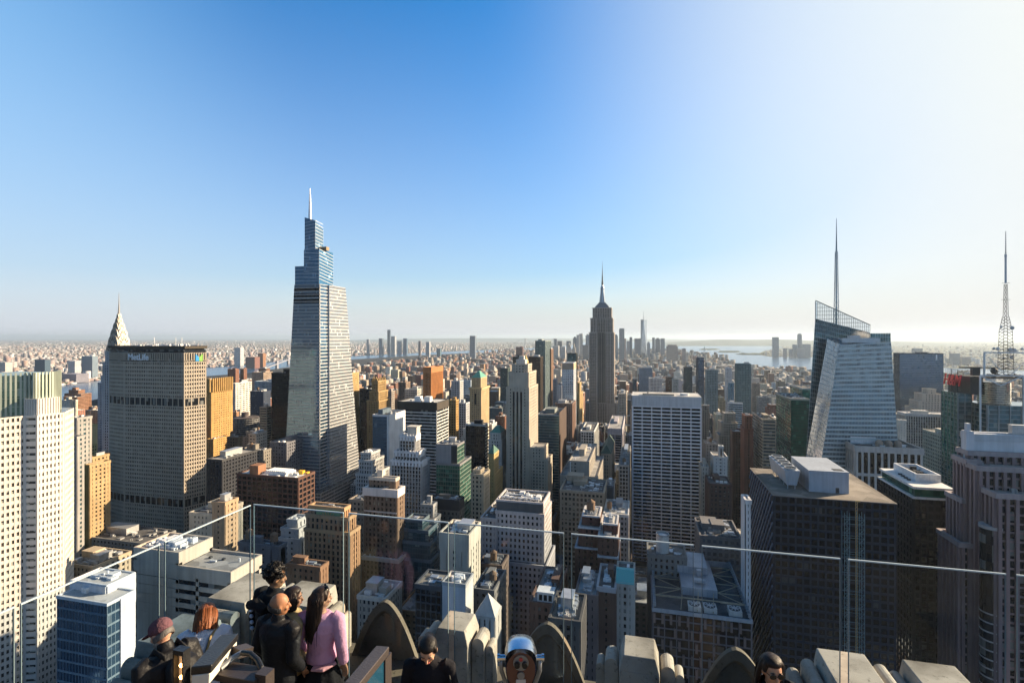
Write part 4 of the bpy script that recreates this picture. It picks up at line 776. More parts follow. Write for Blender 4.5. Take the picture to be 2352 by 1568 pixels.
ws, zs, hs_ = [10.4, 8.7, 6.9, 5.0, 3.3, 2.1], [236, 247.5, 258, 267.5, 275, 281.5], [15, 13.5, 12, 10.5, 9, 8.5]
for w_, zb, H in zip(ws, zs, hs_):
    q = MB(); n_ = 14
    prof = [(math.cos(math.pi * i / n_) * w_, zb + H * math.sin(math.pi * i / n_)) for i in range(n_ + 1)]
    for ax in (0, 1):
        A = [((cx + u, cy - w_, z) if ax == 0 else (cx + w_, cy + u, z)) for u, z in prof]; Bk = [((cx + u, cy + w_, z) if ax == 0 else (cx - w_, cy + u, z)) for u, z in prof]
        q.poly(A[::-1] if ax == 0 else A[::-1]); q.poly(Bk)
        for i in range(n_): q.quad(A[i], A[i + 1], Bk[i + 1], Bk[i])
        for k in range(5):
            a = math.pi * (k + 1) / 6
            r0, r1, dl = .46, .93, .16
            pts = [(math.cos(a - dl) * w_ * r0, zb + H * r0 * math.sin(a - dl)), (math.cos(a + dl) * w_ * r0, zb + H * r0 * math.sin(a + dl)), (math.cos(a) * w_ * r1, zb + H * r1 * math.sin(a))]
            tri.poly([((cx + u, cy - w_ - .12, z) if ax == 0 else (cx + w_ + .12, cy + u, z)) for u, z in pts])
    q.box(cx - w_, cx + w_, cy - w_, cy + w_, zb - 5, zb + .05)
    q.build('crown_arch', STEEL, cr)
tri.build('crown_window', G['black'], cr)
q = MB(); q.lathe(cx, cy, [(1.7, 284), (1.4, 290), (.95, 297), (.5, 306), (.22, 318), (.02, 320)], 8); q.build('spire', STEEL, cr)
reg_poly(P, 240, 960, 'silver crowned spire tower')
# --- the cream tower with a green glass crown (near left)
P = [(-345.2, 191.5), (-336.9, 215), (-331.3, 217), (-329.6, 230), (-345, 246), (-385, 246), (-392, 194)]
ct = thing('cream_tower', 'tall cream stone tower with paired windows and a pale green glass crown, left edge', SK, (-355, 220, GROUND))
w, g = MB(), MB(); CS = mat((.62, .575, .52), name='cream stone', var=.12)
for e, bay, pw in ((0, 2.0, .95), (2, 1.9, .95)): polygrid(w, P, GROUND, 213, (e,), bay, pw, 4.0, 1.9, .4, .3)
polygrid(w, P, GROUND, 213, (1,), 6, .5, 4.0, 2.5, .1, .35)
polygrid(w, P, GROUND, 213, (3,), 3, 1.3, 4.0, 1.9, .4, .3)
g.prism(P, GROUND, 213)
P2 = [(-331.9, 217.2), (-330.2, 229), (-338, 232), (-339, 219)]
q = MB(); q.prism([(-338.5, 215.8), (-331.6, 217.6), (-330.3, 228), (-338, 232)], 213, 222); polygrid(q, [(-338.5, 215.8), (-331.6, 217.6), (-330.3, 228), (-338, 232)], 213, 222.4, (0, 1), 1.3, .5, 20, .8, .35, .2)
w.build('wall', CS, ct); q.build('crown_shoulder', CS, ct); g.build('glazing', glass((.05, .045, .04), amt=.4, lit=(.40, .40, .34), cell=(2, 2, 4)), ct)
C = [(-353.5, 197), (-340.5, 217.5), (-335.8, 219), (-335.2, 228), (-347, 240), (-380, 240), (-385, 199)]
q, q2 = MB(), MB(); q.prism(C, 213, 235.6)
polygrid(q2, C, 213, 237, (0, 1, 2, 3), 2.0, .9, 4.4, .25, .7, .15)
q.build('crown_glass', glass((.17, .25, .19), metal=.3, rough=.2, amt=.15, cell=(2, 2, 4.4), lit=(.35, .42, .36)), ct); q2.build('crown_mullion', mat((.40, .44, .37), .4, .3, name='pale green frit'), ct)
reg_poly(P, 236, 1560, 'cream tower')
# --- the tall tapering glass tower
gt = thing('glass_tower', 'very tall tapering glass tower with stepped crystal top and white needle spire', SK, (-400, 590, GROUND))
w, g = MB(), MB()
def R4(x0, x1, y0, y1): return [(x0, y0), (x1, y0), (x1, y1), (x0, y1)]
GB = glass((.13, .24, .36), metal=.8, rough=.07, amt=.05, cell=(1.6, 1.6, 4.2), lit=(.28, .36, .42), wob=.06)
GW = glass((.50, .54, .58), metal=.8, rough=.2, amt=.05, cell=(1.6, 1.6, 4.2), lit=(.5, .52, .54))  # same glass in a paler copy: bright western reflections put into its colour
SPN = mat((.50, .49, .49), .5, .2, name='white spandrel', var=.1)
A0, A1 = R4(-432, -377, 548, 565), R4(-413, -377.6, 549, 565.5)
B0, B1 = R4(-432, -374.6, 565, 646), R4(-413, -375.4, 565.5, 601.5)
g.frustum(A0, GROUND, A1, 322); polygrid(w, A0, GROUND, 322, (0,), 1.6, .14, 4.2, .75, .14, .3, A1)
polygrid(w, A0, GROUND, 322, (1,), 40, .8, 4.2, 1.0, .1, .5, A1)
g.build('glazing', GB, gt)
g = MB(); g.frustum(B0, GROUND, B1, 322); polygrid(w, B0, GROUND, 322, (0, 1), 1.6, .12, 4.2, .95, .12, .3, B1); g.build('west_glazing', GW, gt)
q = MB()
for zc in (300, 309, 316): polygrid(q, A0, zc - 2.2, zc + 2.2, (), 1, .1, 4, 1, .1, .1)
q = MB(); zc = 296
f = lambda z: (z - GROUND) / (322 - GROUND)
for z0, z1 in ((299, 304), (306.5, 311), (314, 318.5)):
    a = lambda i, z: (A0[i][0] + (A1[i][0] - A0[i][0]) * f(z), A0[i][1] + (A1[i][1] - A0[i][1]) * f(z) - .28)
    q.quad((*a(0, z0), z0), (*a(1, z0), z0), (*a(1, z1), z1), (*a(0, z1), z1))
q.build('open_storey', G['black'], gt)
y = 549.5; xa, xb, xc, xd = T(677) * y, T(698) * y, T(733) * y, None
q, m = MB(), MB()
c0 = R4(xa, xb, y + .5, y + 26); q.prism(c0, 322, 344.6); polygrid(m, c0, 322, 344.6, (0, 1), 1.6, .1, 4.2, .45, .1, .2)
c1 = R4(xb + .05, xc, y, 578.6); q.prism(c1, 322, 364.5); polygrid(m, c1, 322, 364.5, (0,), 1.6, .1, 4.2, .4, .1, .2)
for k in range(10):                                             # raking bands on the west side
    z = 326 + k * 4.0; m.bar((xc + .1, y, z + 2.5), (xc + .1, 578.6, z - 2.0), .55)
for k in range(6):
    z = 330 + k * 6; m.bar((xb, y - .1, z + 1.5), (xc, y - .1, z - 1.5), .4)
y2 = 551.; xe, xf = T(700) * y2, T(724) * y2; y3 = xf / T(742)
c2 = R4(xe, xf, y2, y3); q.frustum(c2, 364, c2, [404.5, 400, 392, 397])
for k in range(9):
    z = 366 + k * 4.1; m.bar((xe, y2 - .1, z - .9), (xf, y2 - .1, z + 1.2), .35); m.bar((xf + .1, y2, z + 1.2), (xf + .1, y3, z - .6), .45)
for k in range(13): m.bar((xe + (xf - xe) * k / 12, y2 - .08, 364), (xe + (xf - xe) * k / 12, y2 - .08, 404 - 4.4 * k / 12), .12)
for k in range(8): m.bar((xf + .08, y2 + (y3 - y2) * k / 7, 364), (xf + .08, y2 + (y3 - y2) * k / 7, 400 - 8 * k / 7), .14)
q.build('crown_glass', glass((.08, .24, .42), metal=.65, rough=.08, amt=.05, cell=(1.6, 1.6, 4.2), lit=(.2, .34, .5)), gt); m.build('crown_mullion', mat((.60, .62, .64), .4, .3, name='white mullion'), gt)
q = MB(); q.box(xf + 1, xf + 10, y3 - 8, y3 - 2, 364.6, 369); q.bar((xf + 2, y3 - 12, 366), (xf + 9, y3 - 6, 369), 1.2); q.build('maintenance_crane', mat((.30, .22, .14), .7, name='crane steel'), gt)
sx, sy = T(712) * 556, 556.; q = MB(); q.lathe(sx, sy, [(2.3, 392), (1.8, 410), (1.0, 430), (.45, 441), (.02, 441.5)], 10)
for k in range(14): q.cyl(sx, sy, 1.9 - k * .09, 400 + k * 2.8, 1.9 - k * .09, 400.25 + k * 2.8, 10)
q.build('spire', mat((.72, .74, .78), .4, .4, name='white steel'), gt)
pod = B(736, 764, 1120, 600, sp=823)
q, m = MB(), MB(); x0, x1, y0, y1, h = (pod[0], pod[1], 536., 640., 72.)
q.box(-436, -368, y0, y1, GROUND, h); polygrid(m, R4(-436, -368, y0, y1), GROUND, h, (0, 1), 3.2, .2, 4.4, 1.3, .2, .4); q.build('podium', G['grey'], gt); m.build('podium_wall', SPN, gt)
w.build('wall', SPN, gt)
reg((-432, -372, 536, 646, 322), 1165, 'tall glass tower')
# --- the spired stone skyscraper (centre right)
LIME = mat((.40, .345, .30), name='grey limestone', var=.15)
e1 = B(1353, 1410, 764, 1274, d=44); e0 = B(1345, 1416, 927, 1268, d=70); e00 = B(1338, 1422, 985, 1262, d=80)
e2 = B(1356, 1407, 731, 1276, d=40); e3 = B(1361, 1404, 707, 1279, d=34); wa = B(1353, 1371, 764, 1269, d=20); wb = B(1391, 1410, 764, 1269, d=20)
wa2 = B(1356, 1371, 731, 1270.5, d=20); wb2 = B(1391, 1407, 731, 1270.5, d=20)
es = tower('spire_skyscraper', 'famous grey stone skyscraper with setbacks, dark centre stripe and tapering mast with antenna', SK, [e3, e2, wa2, wb2, wa, wb, e1, e0, e00], LIME, glass((.03, .026, .026), amt=.12, cell=(3, 3, 3.7), lit=(.14, .13, .12)), 3.7, 4.3, 1.9, .9, .9, .2, yb=972, bulk=0, gear=0, ref='spired stone skyscraper')
xm, ym = (e3[0] + e3[1]) / 2, (e3[2] + e3[3]) / 2; zs = e3[4]
q, q2 = MB(), MB(); xa, xb = wa[1] + .3, wb[0] - .3; q.box(xa, xb, e1[2] - 1.1, e1[2], GROUND, e1[4]); q.build('centre_bay', mat((.085, .072, .062), name='dark spandrel'), es)
for k in range(5): x = xa + (xb - xa) * (k + .5) / 5; q2.box(x - .55, x + .55, e1[2] - 1.7, e1[2] - 1.1, GROUND, e1[4])
q2.build('centre_pier', LIME, es)
q = MB(); S_ = lambda hx, hy, z0, z1: q.box(xm - hx, xm + hx, ym - hy, ym + hy, z0, z1)
S_(17, 14, zs, zs + 5); S_(15, 12, zs + 5, zs + 8); S_(12, 10, zs + 8, zs + 11); S_(9.5, 8.5, zs + 11, zs + 14)
q.build('observation_tier', mat((.20, .22, .25), .5, .3, name='aged metal'), es)
q = MB(); z0 = zs + 14; q.lathe(xm, ym, [(6.6, z0), (5.4, z0 + 14), (4.7, z0 + 34), (4.9, z0 + 35), (4.9, z0 + 38), (3.6, z0 + 41), (2.2, z0 + 45)], 16)
for a in range(4):
    cx_, sx_ = math.cos(a * math.pi / 2 + math.pi / 4), math.sin(a * math.pi / 2 + math.pi / 4)
    q.frustum([(xm + cx_ * 9.5 - sx_, ym + sx_ * 9.5 + cx_), (xm + cx_ * 4 - sx_, ym + sx_ * 4 + cx_), (xm + cx_ * 4 + sx_, ym + sx_ * 4 - cx_), (xm + cx_ * 9.5 + sx_, ym + sx_ * 9.5 - cx_)][::-1], z0, [(xm + cx_ * 4.8 - sx_, ym + sx_ * 4.8 + cx_), (xm + cx_ * 4 - sx_, ym + sx_ * 4 + cx_), (xm + cx_ * 4 + sx_, ym + sx_ * 4 - cx_), (xm + cx_ * 4.8 + sx_, ym + sx_ * 4.8 - cx_)][::-1], z0 + 30)
q.build('mast', mat((.40, .45, .50), .35, .7, name='aluminium mast'), es)
q = MB(); z1 = z0 + 45; q.lathe(xm, ym, [(2.4, z1), (2.0, z1 + 10), (1.5, z1 + 11), (1.3, z1 + 24), (.8, z1 + 25), (.5, z1 + 45), (.15, zat(596, 1280))], 10)
for k in range(16): q.cyl(xm, ym, 2.6 - k * .12, z1 + 2 + k * 2.6, 2.6 - k * .12, z1 + 2.8 + k * 2.6, 8)
q.build('antenna', mat((.10, .11, .12), .6, .3, name='dark steel'), es)
# --- the slanted crystal tower with lattice mast (right)
bt = thing('crystal_tower', 'faceted slanted glass skyscraper with a sloping glass screen and tall lattice mast', SK, (205, 580, GROUND))
GK = glass((.13, .20, .25), metal=.55, rough=.1, amt=.2, cell=(3.4, 3.4, 4.31), lit=(.15, .19, .22))
GL = glass((.44, .50, .56), metal=.75, rough=.12, amt=.04, cell=(1.5, 1.5, 4.3), lit=(.5, .52, .54))
BARM = mat((.46, .54, .58), .4, .4, name='pale curtain wall', var=.1)
w = MB()
v2b, v2t = [(150, 551), (242, 551), (246, 582), (146, 592)], [(185.2, 553), (228, 553), (230, 578), (179, 566)]
q = MB(); zt2 = [250, 252.5, 254, 256]; n0 = len(q.v)
q.v += [(p[0], p[1], GROUND) for p in v2b] + [(p[0], p[1], z) for p, z in zip(v2t, zt2)]; q.f += [(0, 1, 5, 4), (1, 2, 6, 5), (2, 3, 7, 6), (4, 5, 6, 7)]
q.build('front_glazing', GK, bt)
q = MB(); q.v = [(*v2b[3], GROUND), (*v2b[0], GROUND), (*v2t[0], 250), (*v2t[3], 256)]; q.f = [(0, 1, 2, 3)]; q.build('facet_glazing', GL, bt)
w.grid([(*v2b[0], GROUND), (*v2b[1], GROUND), (*v2t[1], 252.5), (*v2t[0], 250)], 22, .18, 58, 1.75, .18, .3)
w.grid([(*v2b[3], GROUND), (*v2b[0], GROUND), (*v2t[0], 250), (*v2t[3], 256)], 9, .12, 58, .25, .12, .2)
w.grid([(*v2b[1], GROUND), (*v2b[2], GROUND), (*v2t[2], 254), (*v2t[1], 252.5)], 10, .15, 58, 1.75, .15, .3)
v1b, v1t = [(157, 583), (224, 583), (226, 620), (171, 620)], [(172.5, 580), (221, 580), (222, 612), (184, 612)]
q = MB(); z1t = [276, 262, 262, 276]
q.v += [(p[0], p[1], GROUND) for p in v1b] + [(p[0], p[1], z) for p, z in zip(v1t, z1t)]; q.f += [(0, 1, 5, 4), (1, 2, 6, 5), (2, 3, 7, 6), (3, 0, 4, 7)]
q.f.append((4, 5, 6, 7)); q.build('rear_glazing', G['teal'], bt)
w.grid([(*v1b[0], GROUND), (*v1b[1], GROUND), (*v1t[1], 262), (*v1t[0], 276)], 30, .16, 62, .45, .2, .25)
w.grid([(*v1b[3], GROUND), (*v1b[0], GROUND), (*v1t[0], 276), (*v1t[3], 276)], 14, .2, 62, 1.4, .2, .3)
for i in range(12): w.bar((172.3 + i * 1.05, 580 + i * 2.9, 276), (172.3 + i * 1.05, 580 + i * 2.9, 293.6), .25)
for k in range(5): w.bar((172.3, 580, 277 + k * 3.9), (183.9, 612, 277 + k * 3.9), .25)
q = MB(); q.box(206, 236.5, 574, 600, 200, 261); q.build('side_glazing', G['teal'], bt); w.grid([(206, 574, 200), (236.5, 574, 200), (236.5, 574, 261.5), (206, 574, 261)], 14, .18, 15, .3, .2, .2)
w.build('wall', BARM, bt)
sc2 = MB()      # open sloping screen above the roof line
q = MB(); q.quad((172.5, 579.6, 260), (221, 579.6, 260), (221, 579.6, 268.9), (172.5, 579.6, 294)); q.quad((184, 612, 260), (172.4, 579.6, 260), (172.4, 579.6, 294), (184, 612, 293.5)); q.build('screen_glass', None, bt)
for i in range(31): u = i / 30; x = 172.5 + 48.5 * u; sc2.bar((x, 579.5, 262), (x, 579.5, 294.5 - 25 * u), .3)
for k in range(8):
    z = 264 + k * 3.9; u1 = min(1, (294.5 - z) / 25); sc2.bar((172.5, 579.5, z), (172.5 + 48.5 * u1, 579.5, z), .3)
sc2.bar((172.4, 579.4, 294.5), (221.2, 579.4, 269.3), .7); sc2.build('glass_screen', mat((.16, .19, .2), .5, .4, name='dark mullion'), bt)
q = MB(); q.box(190, 222, 560, 572, 252, 256.5); q.box(196, 205, 559, 565, 256.5, 259); q.build('bulkhead', WHITE, bt)
q = MB(); mx, my = 195.5, 592.; zt = 379.; zb = 262.
def mr(z): return 3.0 - 2.3 * ((z - zb) / (zt - zb)) ** .8
for a in range(3):
    pts = [(mx + mr(z) * math.cos(a * 2.094 + .3), my + mr(z) * math.sin(a * 2.094 + .3), z) for z in np.linspace(zb, 345, 12)]
    for p, s in zip(pts, pts[1:]): q.bar(p, s, .5)
zz = np.linspace(zb, 345, 16)
for k, (z, z2) in enumerate(zip(zz, zz[1:])):
    for a in range(3):
        P0 = lambda aa, zq: (mx + mr(zq) * math.cos(aa * 2.094 + .3), my + mr(zq) * math.sin(aa * 2.094 + .3), zq)
        q.bar(P0(a, z), P0(a + 1, z), .3); q.bar(P0(a, z), P0(a + 1, z2), .25)
q.lathe(mx, my, [(.8, zb), (.8, 345), (.9, 346), (.55, 362), (.25, zt)], 8)
q.build('lattice_mast', mat((.34, .40, .45), .4, .6, name='aluminium mast'), bt)
reg((148, 246, 551, 620, 262), 1068, 'slanted glass skyscraper')
# --- sign tower at the right edge
x0, y0 = 311.9, 568.
hm = thing('sign_tower', 'dark glass tower with red brush lettered signs, steel frames and a striped broadcast mast', SK, (340, 590, GROUND))
w, g = MB(), MB(); Pb = R4(x0, x0 + 70, y0, y0 + 36); g.prism(Pb, GROUND, 194.5); polygrid(w, Pb, GROUND, 194.5, (0, 3), 9, .9, 4.1, .45, .5, .2)
Pc = [(x0 - 12, y0 + 22), (x0 - .2, y0 + 22), (x0 - .2, y0 + 50), (x0 - 12, y0 + 50)]; g.prism(Pc, GROUND, 203); polygrid(w, Pc, GROUND, 203, (0, 3), 6, .6, 4.1, .45, .4, .2)
g.build('glazing', G['teal'], hm); w.build('wall', mat((.26, .30, .33), .4, .4, name='pale curtain wall'), hm)
dxm, dym = x0 + 14, y0 + 16; q, m = MB(), MB(); q.cyl(dxm, dym, 12, 195, 12, 215, 36)
for k in range(9): m.cyl(dxm, dym, 12.15, 196 + k * 2.1, 12.15, 196.5 + k * 2.1, 36)
dr = q.build('drum', mat((.22, .22, .21), .25, .8, name='steel drum'), hm); m.build('drum_band', mat((.5, .48, .44), .3, .8, name='steel band'), dr)
q = MB(); q.box(x0 - 4, x0 + 66, y0 + 2, y0 + 34, 219, 220.2); q.box(x0 - 8, x0 + 2, y0 + 10, y0 + 46, 203, 219.9); q.build('roof', DARKM, hm)
fr = MB(); WS = mat((.62, .66, .70), .5, .2, name='white steel')
for x in (x0 - 6, x0 + 27): fr.bar((x, y0 - 1, 150), (x, y0 - 1, 222), 1.2)
fr.bar((x0 - 6, y0 - 1, 222), (x0 + 66, y0 - 1, 222), 1.0)
for a, b_ in ((x0 - 6, x0 + 10), (x0 + 26, x0 + 10)): fr.bar((a, y0 - 1, 221.5), (b_, y0 - 1, 213), .8)
for x in (x0 + 2, x0 + 40): fr.bar((x, y0 + 8, 220), (x, y0 + 8, 243), 1.2)
fr.bar((x0 + 2, y0 + 8, 243), (x0 + 40, y0 + 8, 243), 1.2); fr.bar((x0 + 2, y0 + 8, 242), (x0 + 20, y0 + 8, 221), .3); fr.bar((x0 + 40, y0 + 8, 242), (x0 + 22, y0 + 8, 221), .3)
fr.build('steel_frame', WS, hm)
q = MB(); sxp = x0 - 14
for z in np.linspace(204, 226, 9): q.bar((sxp, 584, z), (sxp, 606, z), 0.14)
for yy in np.linspace(584, 606, 9): q.bar((sxp, yy, 204), (sxp, yy, 226), .14)
for yy in (590, 600): q.bar((sxp + 1.8, yy, 204), (sxp + 1.8, yy, 226), .4)
s1 = q.build('sign_rack', DARKM, hm)
RED = plain((.9, .02, .035), .4, name='red enamel')
text('H&M', 15, (sxp - .5, 595.6, 215), RE, RED, hm, 'sign_lettering', .35, .28, .3, .88)
q = MB(); yn = y0 - 1.8
for z in np.linspace(201, 223, 9): q.bar((x0 + 30, yn, z), (x0 + 66, yn, z), .16)
for xx in np.linspace(x0 + 30, x0 + 66, 14): q.bar((xx, yn, 201), (xx, yn, 223), .16)
q.build('sign_rack', DARKM, hm)
text('H&M', 21, (x0 + 48, yn - .6, 212), RN, RED, hm, 'sign_lettering', .35, .35, .3, .95)
q, q2 = MB(), MB(); mx, my = W(2310, 490)
def lat(mb, z0, z1, r0, r1, n, wd):
    for k in range(n):
        za, zb = z0 + (z1 - z0) * k / n, z0 + (z1 - z0) * (k + 1) / n; ra, rb = r0 + (r1 - r0) * k / n, r0 + (r1 - r0) * (k + 1) / n
        ca = [(mx + ra * sx, my + ra * sy, za) for sx, sy in ((-1, -1), (1, -1), (1, 1), (-1, 1))]; cb = [(mx + rb * sx, my + rb * sy, zb) for sx, sy in ((-1, -1), (1, -1), (1, 1), (-1, 1))]
        for i in range(4): mb.bar(ca[i], cb[i], wd * 1.3); mb.bar(ca[i], ca[(i + 1) % 4], wd); mb.bar(ca[i], cb[(i + 1) % 4], wd)
zM = lambda py: zat(py, 490)
lat(q, zM(862), zM(762), 4.2, 3.4, 13, .22); lat(q, zM(762), zM(727), 3.4, 1.7, 5, .2); lat(q, zM(727), zM(652), 1.4, .9, 7, .16)
q2.lathe(mx, my, [(.9, zM(650)), (.85, zM(590)), (1.1, zM(589)), (1.0, zM(584)), (.35, zM(583)), (.2, zM(531))], 10)
for k in range(12): q.cyl(mx, my, .8 - k * .03, zM(582) + k * 1.8, .8 - k * .03, zM(582) + k * 1.8 + .35, 8)
for py, r in ((650, 3.2), (688, 3.6)): q.bar((mx - r, my, zM(py)), (mx + r, my, zM(py)), .3)
q.build('broadcast_mast', mat((.035, .033, .03), .8, .0, name='mast paint'), hm); q2.build('mast_pole', mat((.55, .60, .66), .5, .1, name='white radome'), hm)
dsh = MB()
for dx, py, r in ((-5.3, 751, 1.2), (3.4, 753, 1.9), (-11, 800, 1.3), (-8, 801, 1.6), (2, 803, 2.2), (5, 805, 2.4), (11, 801, 1.3), (3, 820, 1.5), (-3, 822, 1.3)): dsh.ball((mx + dx, my - 3, zM(py)), (r, r * .5, r), 10, 6)
dsh.bar((mx - 12, my - 2, zM(803)), (mx + 13, my - 2, zM(803)), .5); dsh.build('dish', mat((.52, .54, .56), .5, name='white radome'), hm)
q = MB()
q.ball((x0 + 7, y0 + 3, 226), (3, 2, 3), 12, 8); q.bar((x0 - 16, y0 + 12, 228.5), (x0 + 14, y0 + 12, 228.5), 1.2); q.box(x0 - 6, x0, y0 + 10, y0 + 14, 221, 228); clutter(q, random.Random(9), x0 - 2, x0 + 60, y0 + 4, y0 + 30, 220.2, 40, 1.1); q.build('roof_machinery', DARKM, hm)
reg((x0 - 14, x0 + 70, y0, y0 + 50, 222), 990, 'red lettered tower')
# --- pink granite stepped tower, lower right
pk = [B(2232, 2470, 1003, 245, sp=2214), B(2226, 2470, 1040, 243, sp=2204), B(2246, 2470, 1075, 233, d=14), B(2290, 2470, 1138, 223, d=12), B(2222, 2246, 1060, 240, sp=2194), B(2212, 2240, 1150, 241, sp=2178), B(2206, 2300, 1250, 238, sp=2173)]
rp = tower('granite_tower', 'pink granite stepped office tower with white crown band and dark window columns, right edge', SK, pk, (.25, .18, .18), 'dark', 3.9, 3.4, 1.3, .9, 1.1, .25, yb=1568, gear=8, bulk=1, trim=(.36, .30, .30), ref='pink granite tower', par=1.2, cap=1)
q = MB(); x0_, x1_, y0_, y1_, h_ = pk[0]; ring(q, x0_ - 1.2, x1_, y0_ - 1.2, y1_, h_ - 7.5, h_ + 1.8, 1.6); 
for k in range(5): ring(q, x0_ - 1.5, x1_, y0_ - 1.5, y1_, h_ - 1.5 + k * .7, h_ - 1.2 + k * .7, .4)
q.build('crown_band', mat((.62, .64, .67), .6, name='white metal panel'), rp)
q = MB(); q.box(x0_ - 3.2, x0_ - .2, y0_ - 2, y0_ + 2, h_ - 60, h_ + 3); q.box(x0_ - 2.4, x0_ - 1, y0_ - 1.2, y0_ + 1.2, h_ + 3, h_ + 6.5); q.build('corner_turret', mat((.60, .60, .63), .6, name='white metal panel'), rp)
q = MB(); xb, yb_ = W(2282, 226); q.cyl(xb, yb_ + 1, 4.2, GROUND, 4.2, zat(1217, 224), 20); bb = q.build('curved_bay', G['dark'], rp)
q = MB(); q.cyl(xb, yb_ + 1, 4.6, zat(1217, 224), 4.6, zat(1210, 224), 20)
for k in range(30): q.cyl(xb, yb_ + 1, 4.35, 20 + k * 4.0, 4.35, 20.6 + k * 4.0, 20)
q.build('bay_band', mat((.45, .42, .42), .6, name='white metal panel'), bb)
# monolith numeral and green tower sign
mo = [o for o in COL.objects if o.get('label', '').startswith('dark blue grey monolith')][0]
text('1', 15, (T(2151) * (ob1[2] - .6), ob1[2] - .7, zat(820, 1135)), RN, SIGNW, mo, off=.5, ext=.3)
text('salesforce', 4.3, (gs[0] - .5, gs[2] + (gs[3] - gs[2]) * .48, gs[4] - 9.5), RE, SIGNW, rgs, off=.14, ext=.12)
# round dark drum building
dx, dy = W(566, 925); q, m = MB(), MB(); hz = zat(962, 905)
dr = thing('round_building', 'low round dark building of stacked ring balconies beside the bright golden finned tower', OB, (dx, dy, GROUND))
q.cyl(dx, dy, 22, GROUND, 22, hz, 28)
for k in range(int((hz - 4) / 3.6)): m.cyl(dx, dy, 23, 6 + k * 3.6, 23, 7.6 + k * 3.6, 28)
q.build('glazing', G['dark'], dr); m.build('balcony_ring', mat((.16, .16, .17), name='facade stone'), dr)
q = MB(); q.cyl(dx - 3, dy, 6, hz, 6, hz + 9, 18); q.cyl(dx, dy, 21, hz, 21, hz + .6, 28); q.build('roof', mat((.12, .10, .10), name='roof tar'), dr)
reg((dx - 23, dx + 23, dy - 23, dy + 23, hz), 985, 'round dark drum building')
# ---------------------------------------------------------------- water, land, islands
def gp(px, py): return W(px, F * EYE / (py - HY))
def inside(p, poly):
    x, y = p; c = False; j = len(poly) - 1
    for i in range(len(poly)):
        xi, yi = poly[i]; xj, yj = poly[j]
        if (yi > y) != (yj > y) and x < (xj - xi) * (y - yi) / (yj - yi) + xi: c = not c
        j = i
    return c
def structure(mb, name, m): return tag(mb.build(name, m), kind='structure')
def ground_mat(name, cols, scale):
    m, t, b = nt(name); g = N(t, 'ShaderNodeNewGeometry'); n1 = N(t, 'ShaderNodeTexNoise'); n1.inputs['Scale'].default_value = scale; n1.inputs['Detail'].default_value = 8
    link(t, g.outputs['Position'], n1.inputs['Vector']); r = N(t, 'ShaderNodeValToRGB'); link(t, n1.outputs[0], r.inputs[0])
    r.color_ramp.elements[0].position = .35; r.color_ramp.elements[0].color = (*cols[0], 1); r.color_ramp.elements[1].position = .65; r.color_ramp.elements[1].color = (*cols[1], 1)
    link(t, r.outputs[0], b.inputs['Base Color']); b.inputs['Roughness'].default_value = .95; b.inputs['Specular IOR Level'].default_value = .1; return m
wm, t, b = nt('river water'); b.inputs['Base Color'].default_value = (.035, .10, .20, 1); b.inputs['Roughness'].default_value = .22; b.inputs['Specular IOR Level'].default_value = .5
g = N(t, 'ShaderNodeNewGeometry'); nz = N(t, 'ShaderNodeTexNoise'); nz.inputs['Scale'].default_value = .03; nz.inputs['Detail'].default_value = 6; link(t, g.outputs['Position'], nz.inputs['Vector'])
bp = N(t, 'ShaderNodeBump'); bp.inputs['Strength'].default_value = .2; bp.inputs['Distance'].default_value = 3; link(t, nz.outputs[0], bp.inputs['Height']); link(t, bp.outputs[0], b.inputs['Normal'])
q = MB(); q.poly([(-75000, -3000, 0), (75000, -3000, 0), (75000, 76000, 0), (-75000, 76000, 0)]); structure(q, 'river_water', wm)
MAN = [gp(*p) for p in ((475, 864), (566, 857), (622, 849), (667, 843), (800, 826), (1000, 814), (1200, 806), (1330, 802), (1400, 801), (1470, 806), (1560, 812), (1640, 826), (1690, 840), (1780, 850), (1870, 857), (2060, 866), (2200, 872), (2400, 885), (2800, 915))]
MAN = [(-3000, -600), (-2050, 900), gp(133, 940), gp(230, 915)] + MAN + [(2600, -600)]
q = MB(); q.poly([(x, y, 1.6) for x, y in MAN[::-1]]); structure(q, 'street_ground', ground_mat('asphalt', ((.030, .031, .034), (.055, .055, .056)), .02))
BK = [gp(*p) for p in ((-700, 945), (-400, 925), (133, 886), (229, 872), (474, 844), (532, 841), (618, 832), (667, 823), (800, 818), (1000, 808.5), (1200, 800.5), (1290, 795), (1335, 789), (1310, 784), (1250, 780.6), (800, 780.3), (-700, 780.3))]
q = MB(); q.poly([(x, y, 1.2) for x, y in BK[::-1]]); structure(q, 'far_shore_ground', ground_mat('mixed city ground', ((.10, .11, .08), (.16, .15, .135)), .004))
NJ = [gp(*p) for p in ((2900, 880), (2400, 852), (2200, 846), (2000, 835), (1870, 820), (1770, 819), (1738, 814), (1755, 806), (1800, 797), (1760, 791), (1640, 789), (1540, 787), (1500, 783), (1540, 780.5), (2900, 780.5))]
q = MB(); q.poly([(x, y, 1.3) for x, y in NJ]); structure(q, 'west_shore_ground', ground_mat('marsh and city ground', ((.10, .115, .075), (.19, .185, .17)), .003))
HILL = ground_mat('hazed wooded hill', ((.09, .12, .115), (.15, .175, .175)), .004)  # hill tones lightened, part of the distance haze put into the colour
q = MB(); rows = []
